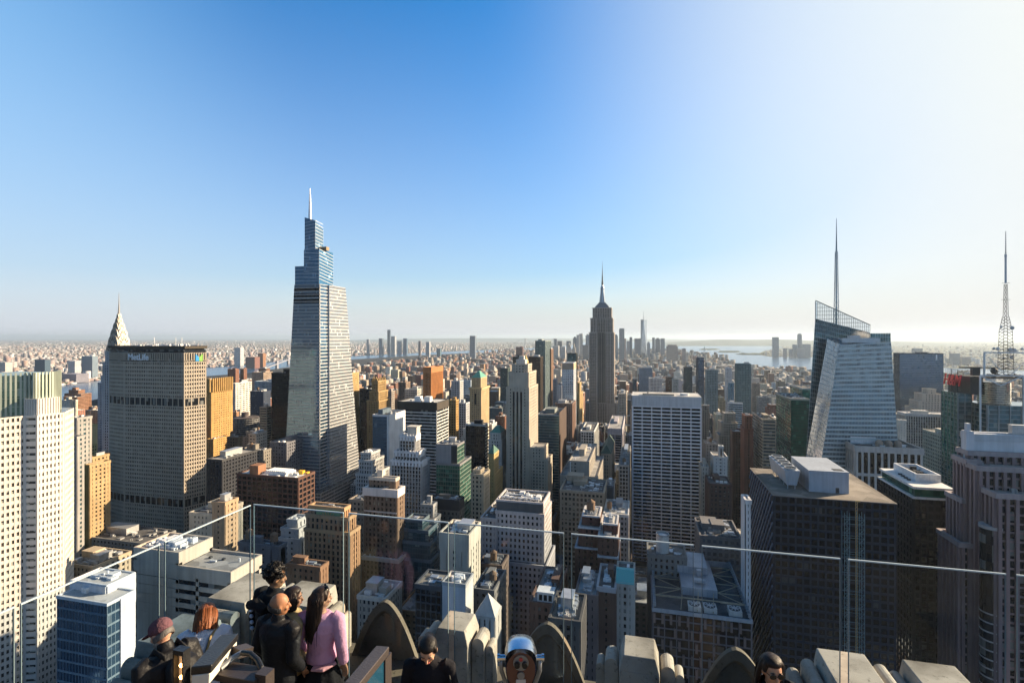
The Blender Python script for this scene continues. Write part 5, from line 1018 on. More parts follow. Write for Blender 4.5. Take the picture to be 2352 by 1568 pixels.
for j, Z in enumerate((15500, 17500, 19500, 24000)):
    row = []
    for i in range(41):
        px = 1510 + i * 18; u = i / 40; h = [0, .8, 1, 0][j] * 235 * max(0, math.sin(math.pi * u) ** .45) * (.80 + .12 * math.sin(u * 9) + .06 * math.sin(u * 31 + j)) * (1 if u < .45 else 1 - .75 * (u - .45) / .55)
        x, y = W(px, Z); row.append((x, y, 1.5 + h))
    rows.append(row)
for r0, r1 in zip(rows, rows[1:]):
    for i in range(40): q.quad(r0[i], r0[i + 1], r1[i + 1], r1[i])
structure(q, 'far_hill', HILL)
q = MB(); rows = []
for j, Z in enumerate((30000, 36000, 50000)):
    row = []
    for i in range(41):
        px = 780 + i * 22; u = i / 40; h = [0, 1, 0][j] * 235 * math.sin(math.pi * u) ** .6 * (.9 + .08 * math.sin(u * 7)); x, y = W(px, Z); row.append((x, y, 1.5 + h))
    rows.append(row)
for r0, r1 in zip(rows, rows[1:]):
    for i in range(40): q.quad(r0[i], r0[i + 1], r1[i + 1], r1[i])
structure(q, 'coast_hill', HILL)
ISL = ground_mat('island grass', ((.04, .07, .035), (.10, .10, .08)), .02)
isl = []
for k, (p0, p1, py, th) in enumerate(((1606, 1654, 802.5, 1.3), (1648, 1702, 808, 1.6), (1690, 1775, 813.5, 1.5), (2140, 2235, 861, 3.0))):
    q = MB(); n = 24
    pts = [((p0 + p1) / 2 + (p1 - p0) / 2 * math.cos(a) * (1 + .06 * math.sin(5 * a)), py - th * math.sin(a)) for a in [2 * math.pi * i / n for i in range(n)]]
    q.prism([gp(*p) for p in pts], 0.2, 4.0); structure(q, 'island', ISL)
# ---------------------------------------------------------------- far single towers
FW = farwall('distant wall'); FW2 = farwall('distant wall fine', 2.2, 3.1, .6, .6); FW3 = farwall('distant glass wall', 3.2, 4.0, .82, .78, (.05, .09, .14))
FSTONE = {'FW': FW, 'FW2': FW2, 'FW3': FW3}
def tbox(mb, box, col, roofc=None, z0=GROUND):
    x0, x1, y0, y1, h = box; mb.box(x0, x1, y0, y1, z0, h, bottom=False); r = roofc or tuple(c * 1.0 for c in col)
    mb.c += [(*col, 1)] * 4 + [(*r, 1)]
def far(name, label, n0, n1, yt, Z, col, m=FW, d=None, group=None, cat='distant tower', steps=()):
    q = MB(); b = B(n0, n1, yt, Z, d=d or (n1 - n0) * Z / F * .8); tbox(q, b, col)
    for (s, dy) in steps:
        w = (b[1] - b[0]) * (1 - s) / 2; tbox(q, (b[0] + w, b[1] - w, b[2] + 3, b[3] - 3, b[4] + dy * Z / F), col, z0=b[4])
    o = q.build(name, m, loc=((b[0] + b[1]) / 2, (b[2] + b[3]) / 2, GROUND)); tag(o, label, cat, group); reg(b, yt + 12); return o
LM = 'distant downtown towers'; GB1, GB2, LT, WM = (.20, .23, .28), (.30, .33, .38), (.48, .47, .46), (.34, .27, .25)
far('distant_tower', 'tall rounded glass tower left of the needle topped downtown tower', 1422, 1434, 755, 5400, GB1, FW3, group=LM, steps=((.8, 1.2),))
far('distant_tower', 'slimmer slab at the right foot of the rounded glass downtown tower', 1434, 1438, 777, 5300, WM, group=LM)
far('distant_tower', 'stepped glass tower peeking out right of the spired stone skyscraper', 1411, 1419, 771, 5600, GB2, FW3, group=LM, steps=((.6, 3),))
far('distant_tower', 'slender dark tower midway between rounded glass and needle topped towers', 1446, 1452, 774, 5600, GB1, FW3, group=LM)
far('distant_tower', 'short grey block between the two tallest downtown towers', 1439, 1446, 783, 5500, GB2, group=LM)
far('distant_tower', 'broad dark slab left beside the needle topped downtown tower', 1457, 1472, 777, 5500, (.15, .16, .20), FW3, group=LM)
far('distant_tower', 'small dome topped block right beside the needle topped downtown tower', 1486, 1493, 788, 5600, GB1, group=LM, steps=((.6, 3),))
far('distant_tower', 'slim tower with pale edge right of the needle topped downtown tower', 1498, 1504, 775, 5800, GB1, FW3, group=LM)
far('distant_tower', 'square glass tower, left half of the wide downtown pair at the water', 1505, 1516, 778, 5900, GB1, FW3, group=LM, steps=((.5, 2),))
far('distant_tower', 'square glass tower, right half of the wide downtown pair at the water', 1517, 1527, 777, 5850, GB2, FW3, group=LM)
far('distant_tower', 'broad beige block with rounded shoulders by the harbour edge', 1531, 1557, 795, 4700, (.36, .31, .29), FW2, group=LM, steps=((.8, 3.5),))
far('distant_tower', 'small tower at the harbour, right of the broad beige block', 1567, 1575, 800, 4600, (.24, .22, .24), group=LM)
far('distant_tower', 'tiny pale block touching the small harbour tower', 1575, 1580, 811, 4600, LT, group=LM)
far('distant_tower', 'tall twin ribbed tower left of the spired stone skyscraper', 1330, 1338, 766, 5900, LT, FW2, group=LM)
far('distant_tower', 'silver wavy tower beside the tall twin ribbed tower', 1324, 1330, 769, 5800, (.40, .42, .46), FW2, group=LM)
far('distant_tower', 'dark spired tower cluster left of the silver wavy tower', 1316, 1324, 776, 6000, GB1, FW3, group=LM, steps=((.5, 3), ))
far('distant_tower', 'wedge topped tower touching the spired skyscraper on its left', 1345, 1354, 770, 5900, GB2, FW3, group=LM, steps=((.5, 3),))
far('distant_tower', 'dark block in front of the wedge topped tower', 1338, 1352, 792, 5300, (.16, .16, .18), group=LM)
far('distant_tower', 'white deco tower tapering to a point, far left of downtown', 1302, 1311, 797, 5200, (.55, .52, .50), FW2, group=LM, steps=((.7, 5), (.4, 10)))
far('distant_tower', 'cream deco tower with pyramid top beside the white tapering one', 1314, 1322, 800, 5200, (.50, .46, .42), FW2, group=LM, steps=((.6, 5), (.25, 11)))
far('distant_tower', 'dark flat tower above the white tapering deco tower', 1301, 1311, 783, 6200, GB1, FW3, group=LM)
far('distant_tower', 'thin dark tower near the harbour bridge pylons', 1273, 1279, 778, 6500, GB1, group=LM)
far('distant_tower', 'short dark tower just right of the thin dark tower', 1280, 1291, 783, 6400, (.14, .15, .18), group=LM)
far('distant_tower', 'pale cluster block under the thin dark tower', 1269, 1283, 794, 5600, LT, group=LM)
far('distant_tower', 'pale slab between pale cluster block and white deco tower', 1285, 1298, 796, 5500, (.42, .42, .44), group=LM)
b = B(1471, 1486, 770, 5710, d=62)
q = MB(); cx, cy = (b[0] + b[1]) / 2, (b[2] + b[3]) / 2; hw, zt = 33, zat(734, 5740)
base = [(cx + hw * a, cy + hw * c) for a, c in ((-1, -1), (1, -1), (1, 1), (-1, 1))]; top = [(cx + hw * 1.0 * a, cy + hw * c) for a, c in ((0, -1), (1, 0), (0, 1), (-1, 0))]
n = len(q.v); q.v += [(x, y, 60) for x, y in base] + [(x, y, zt) for x, y in top]
for i in range(4): q.f.append((n + i, n + (i + 1) % 4, n + 4 + i)); q.f.append((n + (i + 1) % 4, n + 4 + (i + 1) % 4, n + 4 + i))
q.f.append((n + 4, n + 5, n + 6, n + 7)); q.prism(base, GROUND, 60)
wtc = thing('needle_tower', 'tallest distant tower with faceted pale glass sides and a needle, by the harbour', 'distant tower', (cx, cy, GROUND), LM)
q.build('glazing', glass((.50, .55, .60), metal=.6, rough=.2, amt=.0, cell=(5, 5, 5), lit=(.5, .5, .5)), wtc)
q = MB(); q.lathe(cx, cy, [(9, zt), (9, zt + 4), (3, zt + 6), (2.4, zt + 40), (1.2, zat(712, 5740))], 8); q.build('spire', mat((.4, .42, .45), .5, name='mast steel'), wtc); reg((cx - hw, cx + hw, cy - hw, cy + hw, zt), 795)
BKG = 'distant towers across the east river'
far('distant_tower', 'tallest thin dark tower on the far left horizon, across the river', 889.5, 895.5, 757, 7600, (.11, .12, .15), FW3, group=BKG)
far('distant_tower', 'pale tower standing close right of the thin dark horizon tower', 898, 907, 772, 7700, (.40, .42, .46), group=BKG)
far('distant_tower', 'blue dark block tower further right of the thin dark horizon tower', 926, 934, 777, 7600, (.12, .18, .26), FW3, group=BKG)
far('distant_tower', 'dark tower left of the thin dark horizon tower', 870, 878, 777, 7500, (.17, .18, .22), FW3, group=BKG)
far('distant_tower', 'narrow pale tower left of the dark one on the far shore', 842, 847, 779, 7600, (.3, .32, .36), group=BKG)
far('distant_tower', 'short grey tower between the thin dark tower and the blue block', 912, 920, 783, 7600, GB2, group=BKG)
far('distant_tower', 'tall lone silver glass slab near the far river mouth', 1079, 1091, 771, 5300, (.26, .28, .33), FW3, group=BKG)
far('distant_tower', 'white lone slab across the river right of the ribbed slab', 538, 552, 798, 4600, (.62, .62, .62), FW2, group=BKG)
far('distant_tower', 'brick red block beside the water right of the white lone slab', 564, 585, 820, 4250, (.28, .12, .09), FW2, group=BKG)
far('distant_tower', 'orange block beside the water, just left of the suspension bridge', 592, 604, 811, 4400, (.38, .18, .08), FW2, group=BKG)
far('distant_tower', 'dark blue glass tower above the cream tower crown', 80, 103, 826, 2950, (.05, .08, .11), FW3, d=30, group=BKG)
far('distant_tower', 'blue grey office tower near the water left of the ribbed slab', 187, 212, 818, 3200, (.34, .40, .45), FW3, d=35, group=BKG)
far('distant_tower', 'white and blue office block left of the blue grey office tower', 156, 172, 829, 3300, (.55, .58, .62), FW2, group=BKG)
far('distant_tower', 'white apartment block at the far left edge above the cream tower', -6, 12, 832, 3000, (.58, .57, .55), FW2, group=BKG)
far('distant_tower', 'purple grey slab block before the white and blue office block', 140, 175, 859, 2900, (.26, .25, .30), FW2, group=BKG)
far('distant_tower', 'thin white tower above the golden slab on the far shore', 978, 986, 785, 6200, (.5, .5, .52), FW2, group=BKG)
far('distant_tower', 'dark slim tower left of the thin white tower on the far shore', 961, 966, 783, 6400, (.2, .18, .2), group=BKG)
far('distant_tower', 'teal glass mid tower on the far shore above the brown ribbed tower', 1003, 1011, 800, 5900, (.14, .24, .28), FW3, group=BKG)
JG = 'distant towers across the wide river'
far('distant_tower', 'tall square tower alone on the far right shore, leftmost there', 1775.5, 1789, 774, 6500, (.26, .29, .34), FW3, group=JG)
far('distant_tower', 'tallest slim tower of the far right shore group', 1833, 1842, 768, 6600, (.28, .32, .38), FW3, group=JG, steps=((.6, 2),))
far('distant_tower', 'mid tower left of the tallest slim tower on the far right shore', 1822, 1831, 791, 6500, (.26, .30, .36), group=JG)
far('distant_tower', 'rounded bulky tower right of the tallest slim tower on that shore', 1846, 1862, 790, 6500, (.30, .32, .36), FW2, group=JG)
far('distant_tower', 'low block joining tallest slim and bulky tower on the far shore', 1831, 1850, 800, 6450, (.30, .30, .34), group=JG)
far('distant_tower', 'small brown block right of the lone square far shore tower', 1800, 1808, 800, 6500, (.36, .30, .29), group=JG)
far('distant_tower', 'small grey block left of the mid tower on the far shore', 1813, 1821, 801, 6500, (.3, .3, .33), group=JG)
far('distant_tower', 'hazy pale tower right of the dark blue monolith', 2188, 2205, 811, 4800, (.36, .38, .42), FW2, group=JG)
far('distant_tower', 'hazy broad tower beside the lettered sign rack', 2209, 2229, 819, 4800, (.38, .35, .37), FW2, group=JG)
far('distant_tower', 'hazy small tower left of the pale one beyond the monolith', 2176, 2187, 823, 4900, (.4, .41, .44), group=JG)
far('distant_tower', 'hazy tower top showing above the dark blue monolith', 2101, 2119, 800, 5200, (.36, .38, .41), group=JG)
# ---------------------------------------------------------------- bridges, statue
def susp(label, p0, p1, Z0, Z1, ztop, tw, deckz, col, ends):
    (xa, ya), (xb, yb) = W(p0, Z0), W(p1, Z1); c = thing('suspension_bridge', label, 'bridge', (xa, ya, 0)); m = mat(col, .7, name='bridge steel')
    for x, y in ((xa, ya), (xb, yb)):
        q = MB(); q.box(x - tw, x - tw * .35, y - tw, y + tw, 0, ztop); q.box(x + tw * .35, x + tw, y - tw, y + tw, 0, ztop)
        for z in (ztop - tw, ztop * .75, deckz - 6): q.box(x - tw * .35, x + tw * .35, y - tw * .7, y + tw * .7, z, z + tw * .6)
        q.build('bridge_tower', m, c)
    d = Vector((xb - xa, yb - ya, 0)); e0 = Vector((xa, ya, 0)) - d * ends; e1 = Vector((xb, yb, 0)) + d * ends
    q = MB(); q.bar((e0.x, e0.y, deckz), (e1.x, e1.y, deckz), tw * 1.6, tw * .7); q.build('deck', m, c)
    q = MB(); a, b_ = Vector((xa, ya, ztop)), Vector((xb, yb, ztop)); pr = None
    for i in range(21):
        u = i / 20; p = a.lerp(b_, u); p.z = deckz + 4 + (ztop - deckz - 4) * (2 * u - 1) ** 2
        if pr: q.bar(pr, p, tw * .22)
        if i % 2: q.bar((p.x, p.y, deckz), p, tw * .1)
        pr = p
    q.bar((e0.x, e0.y, deckz), a, tw * .22); q.bar((e1.x, e1.y, deckz), b_, tw * .22); q.build('cable', m, c)
susp('grey steel suspension bridge over the blue river left of the tall glass tower', 636, 662, 4200, 5000, zat(826, 4300), 9, 42, (.30, .30, .34), 1.2)
susp('faint harbour bridge with two pale pylons on the horizon', 1207, 1273, 16500, 15000, 232, 22, 70, (.34, .36, .40), .5)
x, y = W(1618, 10300); st = thing('statue', 'tiny green robed statue with raised torch on its star shaped base in the harbour', 'statue', (x, y, 4))
q = MB(); q.cyl(x, y, 40, 4, 36, 16, 8); q.frustum([(x - 13, y - 13), (x + 13, y - 13), (x + 13, y + 13), (x - 13, y + 13)], 16, [(x - 9, y - 9), (x + 9, y - 9), (x + 9, y + 9), (x - 9, y + 9)], 50); q.build('pedestal', mat((.4, .37, .33), name='granite'), st)
q = MB(); q.lathe(x, y, [(7, 50), (6, 62), (5, 76), (3.4, 84), (2.2, 86), (2.6, 90), (1.2, 94)], 10); q.tube([(x + 2, y, 82), (x + 5, y, 88), (x + 6.5, y, 99)], 1.3, 8); q.ball((x + 6.5, y, 100), 1.8, 8, 6); q.build('figure', COPPER, st)
# ---------------------------------------------------------------- city fabric: lots on the street grid
AV = [-2300, -2080, -1860, -1640, -1420, -1200, -980, -760, -560, -400, -200, 92, 372, 652, 932, 1212, 1492, 1772, 2052]
PAL = {'brick red': (.24, .11, .075), 'brown brick': (.16, .10, .07), 'tan': (.38, .30, .22), 'grey': (.27, .27, .27), 'cream': (.50, .46, .39), 'dark': (.06, .06, .065), 'white': (.56, .56, .55), 'orange brick': (.34, .19, .10), 'slate': (.13, .15, .18)}
lots = []
def try_lot(x0, x1, y0, y1, h, cname):
    for k in HEROES:
        if x1 > k[0] - 1.5 and x0 < k[1] + 1.5 and y1 > k[2] - 1.5 and y0 < k[3] + 1.5: return
    pl = [to_px(x, y, 0) for x in (x0, x1) for y in (y0, y1)]
    if min(p[2] for p in pl) < 120: return
    pa, pb = min(p[0] for p in pl), max(p[0] for p in pl); Z = min(p[2] for p in pl)
    if pb < -60 or pa > 2420: return
    lim = 800.0
    for k in HEROES:
        if k[6] > Z and pb > k[4] + 1 and pa < k[5] - 1: lim = max(lim, k[7])
    if 1605 < pb and pa < 1716 and Z < 900: lim = max(lim, 1215)          # the park stays visible
    if 95 < pb and pa < 232: lim = max(lim, 934)                           # and both stretches of the river
    if 472 < pb and pa < 668: lim = max(lim, 870)
    if 1700 < pb and pa < 1722: lim = max(lim, 1130)
    hm = min(EYE - (lim - HY) * p[2] / F for p in pl)
    h = min(h, hm)
    if h < 7: return
    lots.append((x0, x1, y0, y1, h, cname, pa, pb, Z))
names = list(PAL)
for ai in range(len(AV) - 1):
    xa, xb = AV[ai] + 14, AV[ai + 1] - 14
    yb = 100
    while yb < 9000:
        fine = yb < 1150
        for row in (0, 1):
            y0 = yb + 9 + row * 31.2; y1 = y0 + 30.4; x = xa
            while x < xb - 10:
                wd = rnd.uniform(15, 32) if fine else (rnd.uniform(14, 34) if yb < 2600 else rnd.uniform(22, 48)); x1 = min(x + wd, xb)
                cxl, cyl_ = (x + x1) / 2, (y0 + y1) / 2
                if x1 - x > 9 and inside((cxl, cyl_), MAN):
                    u = rnd.random(); left = cxl < -.05 * cyl_ - 60
                    if fine: h = rnd.choice((28, 40, 55, 62, 75, 90, 110)) * rnd.uniform(.8, 1.2)
                    elif yb < 2000: h = rnd.uniform(20, 50) if u < .7 else rnd.uniform(50, 110)
                    elif yb < 3300: h = rnd.uniform(14, 30) if u < .84 else rnd.uniform(35, 85)
                    else: h = rnd.uniform(13, 24) if u < .86 else rnd.uniform(28, 62)
                    if yb > 5200 and -900 < cxl - 0 < 900: h *= 1.5
                    wts = (5, 4, 4, 2, 2, 1.2, 1.2, 2.5, 1.2) if left else (3, 3, 4, 4, 3, 2, 2, 1, 2)
                    if yb < 420: wts = (4, 5, 1.5, 2, 1, 4, .4, 2, 3)
                    try_lot(x, x1 - .8, y0, y1, h, rnd.choices(names, wts)[0])
                x = x1
        yb += 80
# which lots show: front to back coverage on a coarse picture
Wq, Hq = 588, 392
cover = np.zeros((Wq, Hq), bool)
items = [(k[6], None, (k[0], k[1], k[2], k[3], EYE - (k[9] - HY) * k[6] / F)) for k in HEROES] + [(l[8], i, l[:5]) for i, l in enumerate(lots)]
items.sort(key=lambda t: t[0]); vis = {}
for Z, idx, (x0, x1, y0, y1, h) in items:
    cs = ((x0, y0), (x1, y0), (x1, y1), (x0, y1))
    tp = [to_px(x, y, h) for x, y in cs]; bt_ = [to_px(x, y, 0) for x, y in cs]
    if min(p[2] for p in tp) < 5: continue
    a, b_ = max(0, int(min(p[0] for p in tp) / 4)), min(Wq - 1, int(max(p[0] for p in tp) / 4)); cnt = 0
    for c in range(a, b_ + 1):
        pc = c * 4 + 2; yt = 1e9; yb_ = -1e9
        for P_, isT in ((tp, 1), (bt_, 0)):
            for i in range(4):
                p, r = P_[i], P_[(i + 1) % 4]
                if (p[0] - pc) * (r[0] - pc) <= 0 and p[0] != r[0]:
                    y = p[1] + (r[1] - p[1]) * (pc - p[0]) / (r[0] - p[0]); yt = min(yt, y); yb_ = max(yb_, y)
        if yt > 1e8: continue
        i0, i1 = max(0, int(yt / 4)), min(Hq, int(yb_ / 4) + 1)
        if i1 > i0: cnt += int((~cover[c, i0:i1]).sum()); cover[c, i0:i1] = True
    if idx is not None: vis[idx] = cnt
order = sorted(vis, key=lambda i: -vis[i])
N_IND = max(0, 300 - sum(1 for o in COL.objects if o.parent is None and o.get('category')))
single = [i for i in order if vis[i] >= 5][:N_IND + 30]
KINDW = {0: 'flat roofed', 1: 'with a water tank', 2: 'with a boxy bulkhead', 3: 'with a cluttered roof'}
used = set()
refs = [k for k in HEROES if k[8]]
def describe(l, kind):
    x0, x1, y0, y1, h, cname, pa, pb, Z = l; pc = (pa + pb) / 2; ptop = to_px((x0 + x1) / 2, y0, h)[1]
    hw = 'low' if h < 32 else ('mid height' if h < 62 else 'tall'); wide = 'wide ' if (x1 - x0) > 32 else ('narrow ' if (x1 - x0) < 20 else '')
    kw = KINDW[kind]; pre = 'flat roofed ' if kind == 0 else ''; kw = '' if kind == 0 else ' ' + kw
    sc_ = sorted(refs, key=lambda k: abs((k[4] + k[5]) / 2 - pc) + .6 * abs(k[9] + 60 - ptop))
    for k in sc_[:9]:
        kc = (k[4] + k[5]) / 2
        rel = 'left of' if pc < k[4] else ('right of' if pc > k[5] else ('in front of' if Z < k[6] else 'behind'))
        for form in (f'{hw} {pre}{cname} building{kw}, {rel} the {k[8]}', f'{wide}{hw} {pre}{cname} building{kw}, {rel} the {k[8]}'):
            form = ' '.join(form.split())
            if form not in used and len(form.split()) <= 16: used.add(form); return form
    return None
taken = set()
made = 0
for i in single:
    if made >= N_IND: break
    l = lots[i]; rg = random.Random(i); kind = rg.choice((0, 1, 1, 2, 3)); lab = describe(l, kind)
    if not lab: continue
    x0, x1, y0, y1, h, cname, pa, pb, Z = l; made += 1; taken.add(i)
    jit = rg.uniform(.7, 1.15) * (.75 if Z < 520 else 1); col = tuple(min(.8, c * jit * rg.uniform(.93, 1.07)) for c in PAL[cname])
    if Z < 1500:
        bay = rg.choice((2.8, 3.2, 3.6, 4.2)); two = h > 45 and rg.random() < .5
        tiers = [(x0, x1, y0, y1, h)]
        if two: ix = (x1 - x0) * .14; tiers = [(x0 + ix, x1 - ix, y0 + 3, y1 - 3, h), (x0, x1, y0, y1, h - rg.choice((8, 12, 16)))]
        gl = 'dark' if cname != 'slate' else 'teal'
        tower('city_building', lab, 'building', tiers, col, gl, rg.choice((3.4, 3.7, 4.0)), bay, bay * rg.uniform(.38, .6), rg.uniform(1.3, 2.0), roof=rg.randrange(4), gear={0: 9, 1: 14, 2: 12, 3: 30}[kind],
              bulk=(0, 1, 2, 2)[kind], tank=1 if kind == 1 else 0, group='city blocks between the landmark towers', seed=i)
    else:
        q = MB(); rc = rg.choice(((.5, .49, .48), (.2, .2, .2), (.36, .34, .32))); tbox(q, (x0, x1, y0, y1, h), col, rc); root = thing('city_building', lab, 'building', ((x0 + x1) / 2, (y0 + y1) / 2, GROUND), 'city blocks between the landmark towers')
        q.build('wall', FW, root); w = (x1 - x0)
        if kind in (2, 3): q = MB(); tbox(q, (x0 + w * .3, x0 + w * .6, y0 + 8, y0 + 18, h + 5), col, rc, h); q.build('bulkhead', FW, root)
        if kind == 1: water_tank(x0 + w * .4, y0 + 9, h, 2.2, 4, root)
# everything else of the city: one mass of small blocks
rows = []
def add(x0, x1, y0, y1, z0, h, c, rc): rows.append((x0, x1, y0, y1, z0, h, *c, *rc))
rp_ = ((.52, .51, .50), (.62, .61, .60), (.16, .16, .165), (.34, .32, .30), (.45, .43, .40), (.26, .24, .23))
for i, l in enumerate(lots):
    if i in taken: continue
    x0, x1, y0, y1, h, cname, pa, pb, Z = l; j = rnd.uniform(.75, 1.25); c = tuple(v * j for v in PAL[cname]); rc = rnd.choice(rp_); add(x0, x1, y0, y1, GROUND, h, c, rc)
    if Z < 3600:
        w = x1 - x0
        for _ in range(2):
            a = rnd.uniform(.1, .6); b_ = rnd.uniform(.1, .6); add(x0 + w * a, x0 + w * (a + rnd.uniform(.12, .3)), y0 + 28 * b_, y0 + 28 * (b_ + .25), h, h + rnd.uniform(2, 5), c if rnd.random() < .6 else (.6, .6, .6), rnd.choice(rp_))
BP = [(.34, .23, .21), (.27, .20, .185), (.46, .42, .40), (.60, .58, .58), (.54, .53, .54), (.66, .65, .65), (.40, .38, .39), (.28, .27, .28), (.44, .36, .34), (.36, .26, .22)]
def scatter(poly, n, pxr, pyr, tall=.03, pal=BP, hs=1.0, smin=1.6, smax=4.5):
    k = 0; tries = 0
    while k < n and tries < n * 6:
        tries += 1; px = rnd.uniform(*pxr); py = pyr[0] + (pyr[1] - pyr[0]) * rnd.random() ** 1.25; x, y = gp(px, py)
        if not inside((x, y), poly): continue
        Z = F * EYE / (py - HY); s = Z / F; w, d = rnd.uniform(smin, smax) * s, rnd.uniform(.4, 1) * 26 * (1 + Z / 9000); w = min(max(w, 9), 110)
        h = rnd.uniform(7, 15) * hs if rnd.random() > tall else rnd.uniform(24, 62) * hs
        if h > 20 * hs: w = rnd.uniform(16, 34)
        bx = (x, x + w, y, y + d)
        if any(bx[1] > q_[0] - 8 and bx[0] < q_[1] + 8 and bx[3] > q_[2] - 8 and bx[2] < q_[3] + 8 for q_ in HEROES if q_[6] > 2500): continue
        j = rnd.uniform(.7, 1.2); c = rnd.choice(pal); add(*bx, 1, h, tuple(v * j for v in c), rnd.choice(rp_[:2] + rp_[3:5] + (c,))); k += 1
scatter(BK, 15000, (-60, 1420), (781.5, 925), .03, smin=1.2, smax=3.6)
scatter(BK, 2500, (-60, 700), (800, 890), .05)
scatter(BK, 1300, (780, 1330), (786, 822), .12, hs=1.2)
scatter(NJ, 2600, (1700, 2420), (782, 850), .03, hs=1.0)
scatter(NJ, 500, (1540, 1800), (781.5, 791), .05)
A_ = np.array(rows, np.float64); n = len(A_)
x0, x1, y0, y1, z0, h = [A_[:, i] for i in range(6)]
V = np.stack([np.stack(p, 1) for p in ((x0, y0, z0), (x1, y0, z0), (x1, y1, z0), (x0, y1, z0), (x0, y0, h), (x1, y0, h), (x1, y1, h), (x0, y1, h))], 1).reshape(-1, 3)
Fq = (np.array([(0, 1, 5, 4), (1, 2, 6, 5), (2, 3, 7, 6), (3, 0, 4, 7), (4, 5, 6, 7)])[None] + 8 * np.arange(n)[:, None, None]).reshape(-1, 4)
Cw = np.concatenate([A_[:, 6:9], np.ones((n, 1))], 1); Cr = np.concatenate([A_[:, 9:12], np.ones((n, 1))], 1); Ct = np.stack([Cw, Cw, Cw, Cw, Cr], 1).reshape(-1, 4)
me = bpy.data.meshes.new('far_city_blocks'); me.vertices.add(len(V)); me.vertices.foreach_set('co', V.ravel()); me.loops.add(Fq.size); me.loops.foreach_set('vertex_index', Fq.ravel().astype(np.int32))
me.polygons.add(len(Fq)); me.polygons.foreach_set('loop_start', (np.arange(len(Fq)) * 4).astype(np.int32)); me.polygons.foreach_set('loop_total', np.full(len(Fq), 4, np.int32))
me.update(calc_edges=True); at = me.attributes.new('tint', 'FLOAT_COLOR', 'FACE'); at.data.foreach_set('color', Ct.astype(np.float32).ravel()); me.materials.append(FW)
o = bpy.data.objects.new('far_city_blocks', me); COL.objects.link(o); tag(o, 'dense mass of small far off city blocks reaching to the horizon', 'buildings', kind='stuff')
print('lots', len(lots), 'individual', made, 'stuff boxes', n)
# ---------------------------------------------------------------- trees
LEAF = mat((.045, .075, .03), .8, name='foliage', scale=.3, var=.5); BARK = mat((.06, .045, .03), .9, name='bark', scale=2)
cr_, tr_ = MB(), MB(); rg = random.Random(5)
for k in range(16):
    a, r, z = rg.uniform(0, 6.28), rg.uniform(0, 3.6), rg.uniform(5, 12.5); cxx, cyy = r * math.cos(a), r * math.sin(a)
    for _ in range(22):
        p = Vector((rg.gauss(0, 1), rg.gauss(0, 1), rg.gauss(0, .8))) * .95 + Vector((cxx, cyy, z)); s = rg.uniform(.35, .7)
        u = Vector((rg.gauss(0, 1), rg.gauss(0, 1), rg.gauss(0, 1))).normalized(); v = u.orthogonal().normalized() * s; u2 = u.cross(v).normalized() * s
        cr_.quad(tuple(p - v - u2), tuple(p + v - u2), tuple(p + v + u2), tuple(p - v + u2))
tr_.tube([(0, 0, 0), (.1, 0, 3), (0, .2, 7)], [.4, .3, .12], 8)
for a in (0, 2.1, 4.2): tr_.tube([(.1, 0, 3), (1.4 * math.cos(a), 1.4 * math.sin(a), 6), (2.6 * math.cos(a), 2.6 * math.sin(a), 8.5)], [.2, .12, .05], 6)
proto = None; kk = 0
for k in range(400):
    if kk >= 64: break
    x, y = W(rg.uniform(1606, 1712), rg.uniform(655, 850))
    if any(x > q_[0] - 3 and x < q_[1] + 3 and y > q_[2] - 3 and y < q_[3] + 3 for q_ in HEROES): continue
    kk += 1
    if proto is None:
        r = thing('park_tree', 'dark leafy tree in the shaded park beyond the white slab', 'tree', (0, 0, GROUND), 'trees in the shaded park')
        c = cr_.build('crown', LEAF); c.parent = r; tk_ = tr_.build('trunk', BARK); tk_.parent = r; proto = (r, c, tk_); nr = r
    else:
        nr = proto[0].copy(); COL.objects.link(nr)
        for ch in proto[1:]: cc = ch.copy(); COL.objects.link(cc); cc.parent = nr
    nr.location = (x, y, GROUND); nr.rotation_euler.z = rg.uniform(0, 6.28); s = rg.uniform(.85, 1.3); nr.scale = (s, s, s)
q = MB()
def blob(x, y, r, h):
    n = len(q.v); q.v += [(x - r, y, 1 + h * .4), (x + r, y, 1 + h * .45), (x, y - r, 1 + h * .4), (x, y + r, 1 + h * .4), (x, y, 1 + h), (x, y, 0)]
    q.f += [(n, n + 2, n + 4), (n + 2, n + 1, n + 4), (n + 1, n + 3, n + 4), (n + 3, n, n + 4), (n + 2, n, n + 5), (n + 1, n + 2, n + 5)]
for _ in range(4200):
    py = 782 + 120 * rnd.random() ** 1.2; px = rnd.uniform(-60, 1330); x, y = gp(px, py)
    if inside((x, y), BK): r = rnd.uniform(5, 14) * (1 + (F * EYE / (py - HY)) / 9000); blob(x, y, r * 1.6, rnd.uniform(9, 15))
for _ in range(260):
    x, y = gp(rnd.gauss(930, 45), rnd.gauss(852, 2.2)); blob(x, y, rnd.uniform(8, 14), rnd.uniform(17, 24))
for _ in range(300):
    x, y = gp(rnd.uniform(1600, 1780), rnd.uniform(779, 789)); 
    if inside((x, y), NJ): blob(x, y, 60, 14)
for (a, b_, py) in ((1612, 1648, 802.3), (1655, 1696, 807.8), (1700, 1765, 813.3)):
    for _ in range(50): x, y = gp(rnd.uniform(a, b_), py + rnd.uniform(-.5, .6)); blob(x, y, rnd.uniform(12, 22), rnd.uniform(14, 24))
o = q.build('distant_trees', LEAF); tag(o, 'green patches of far off trees among the distant blocks', 'trees', kind='stuff')
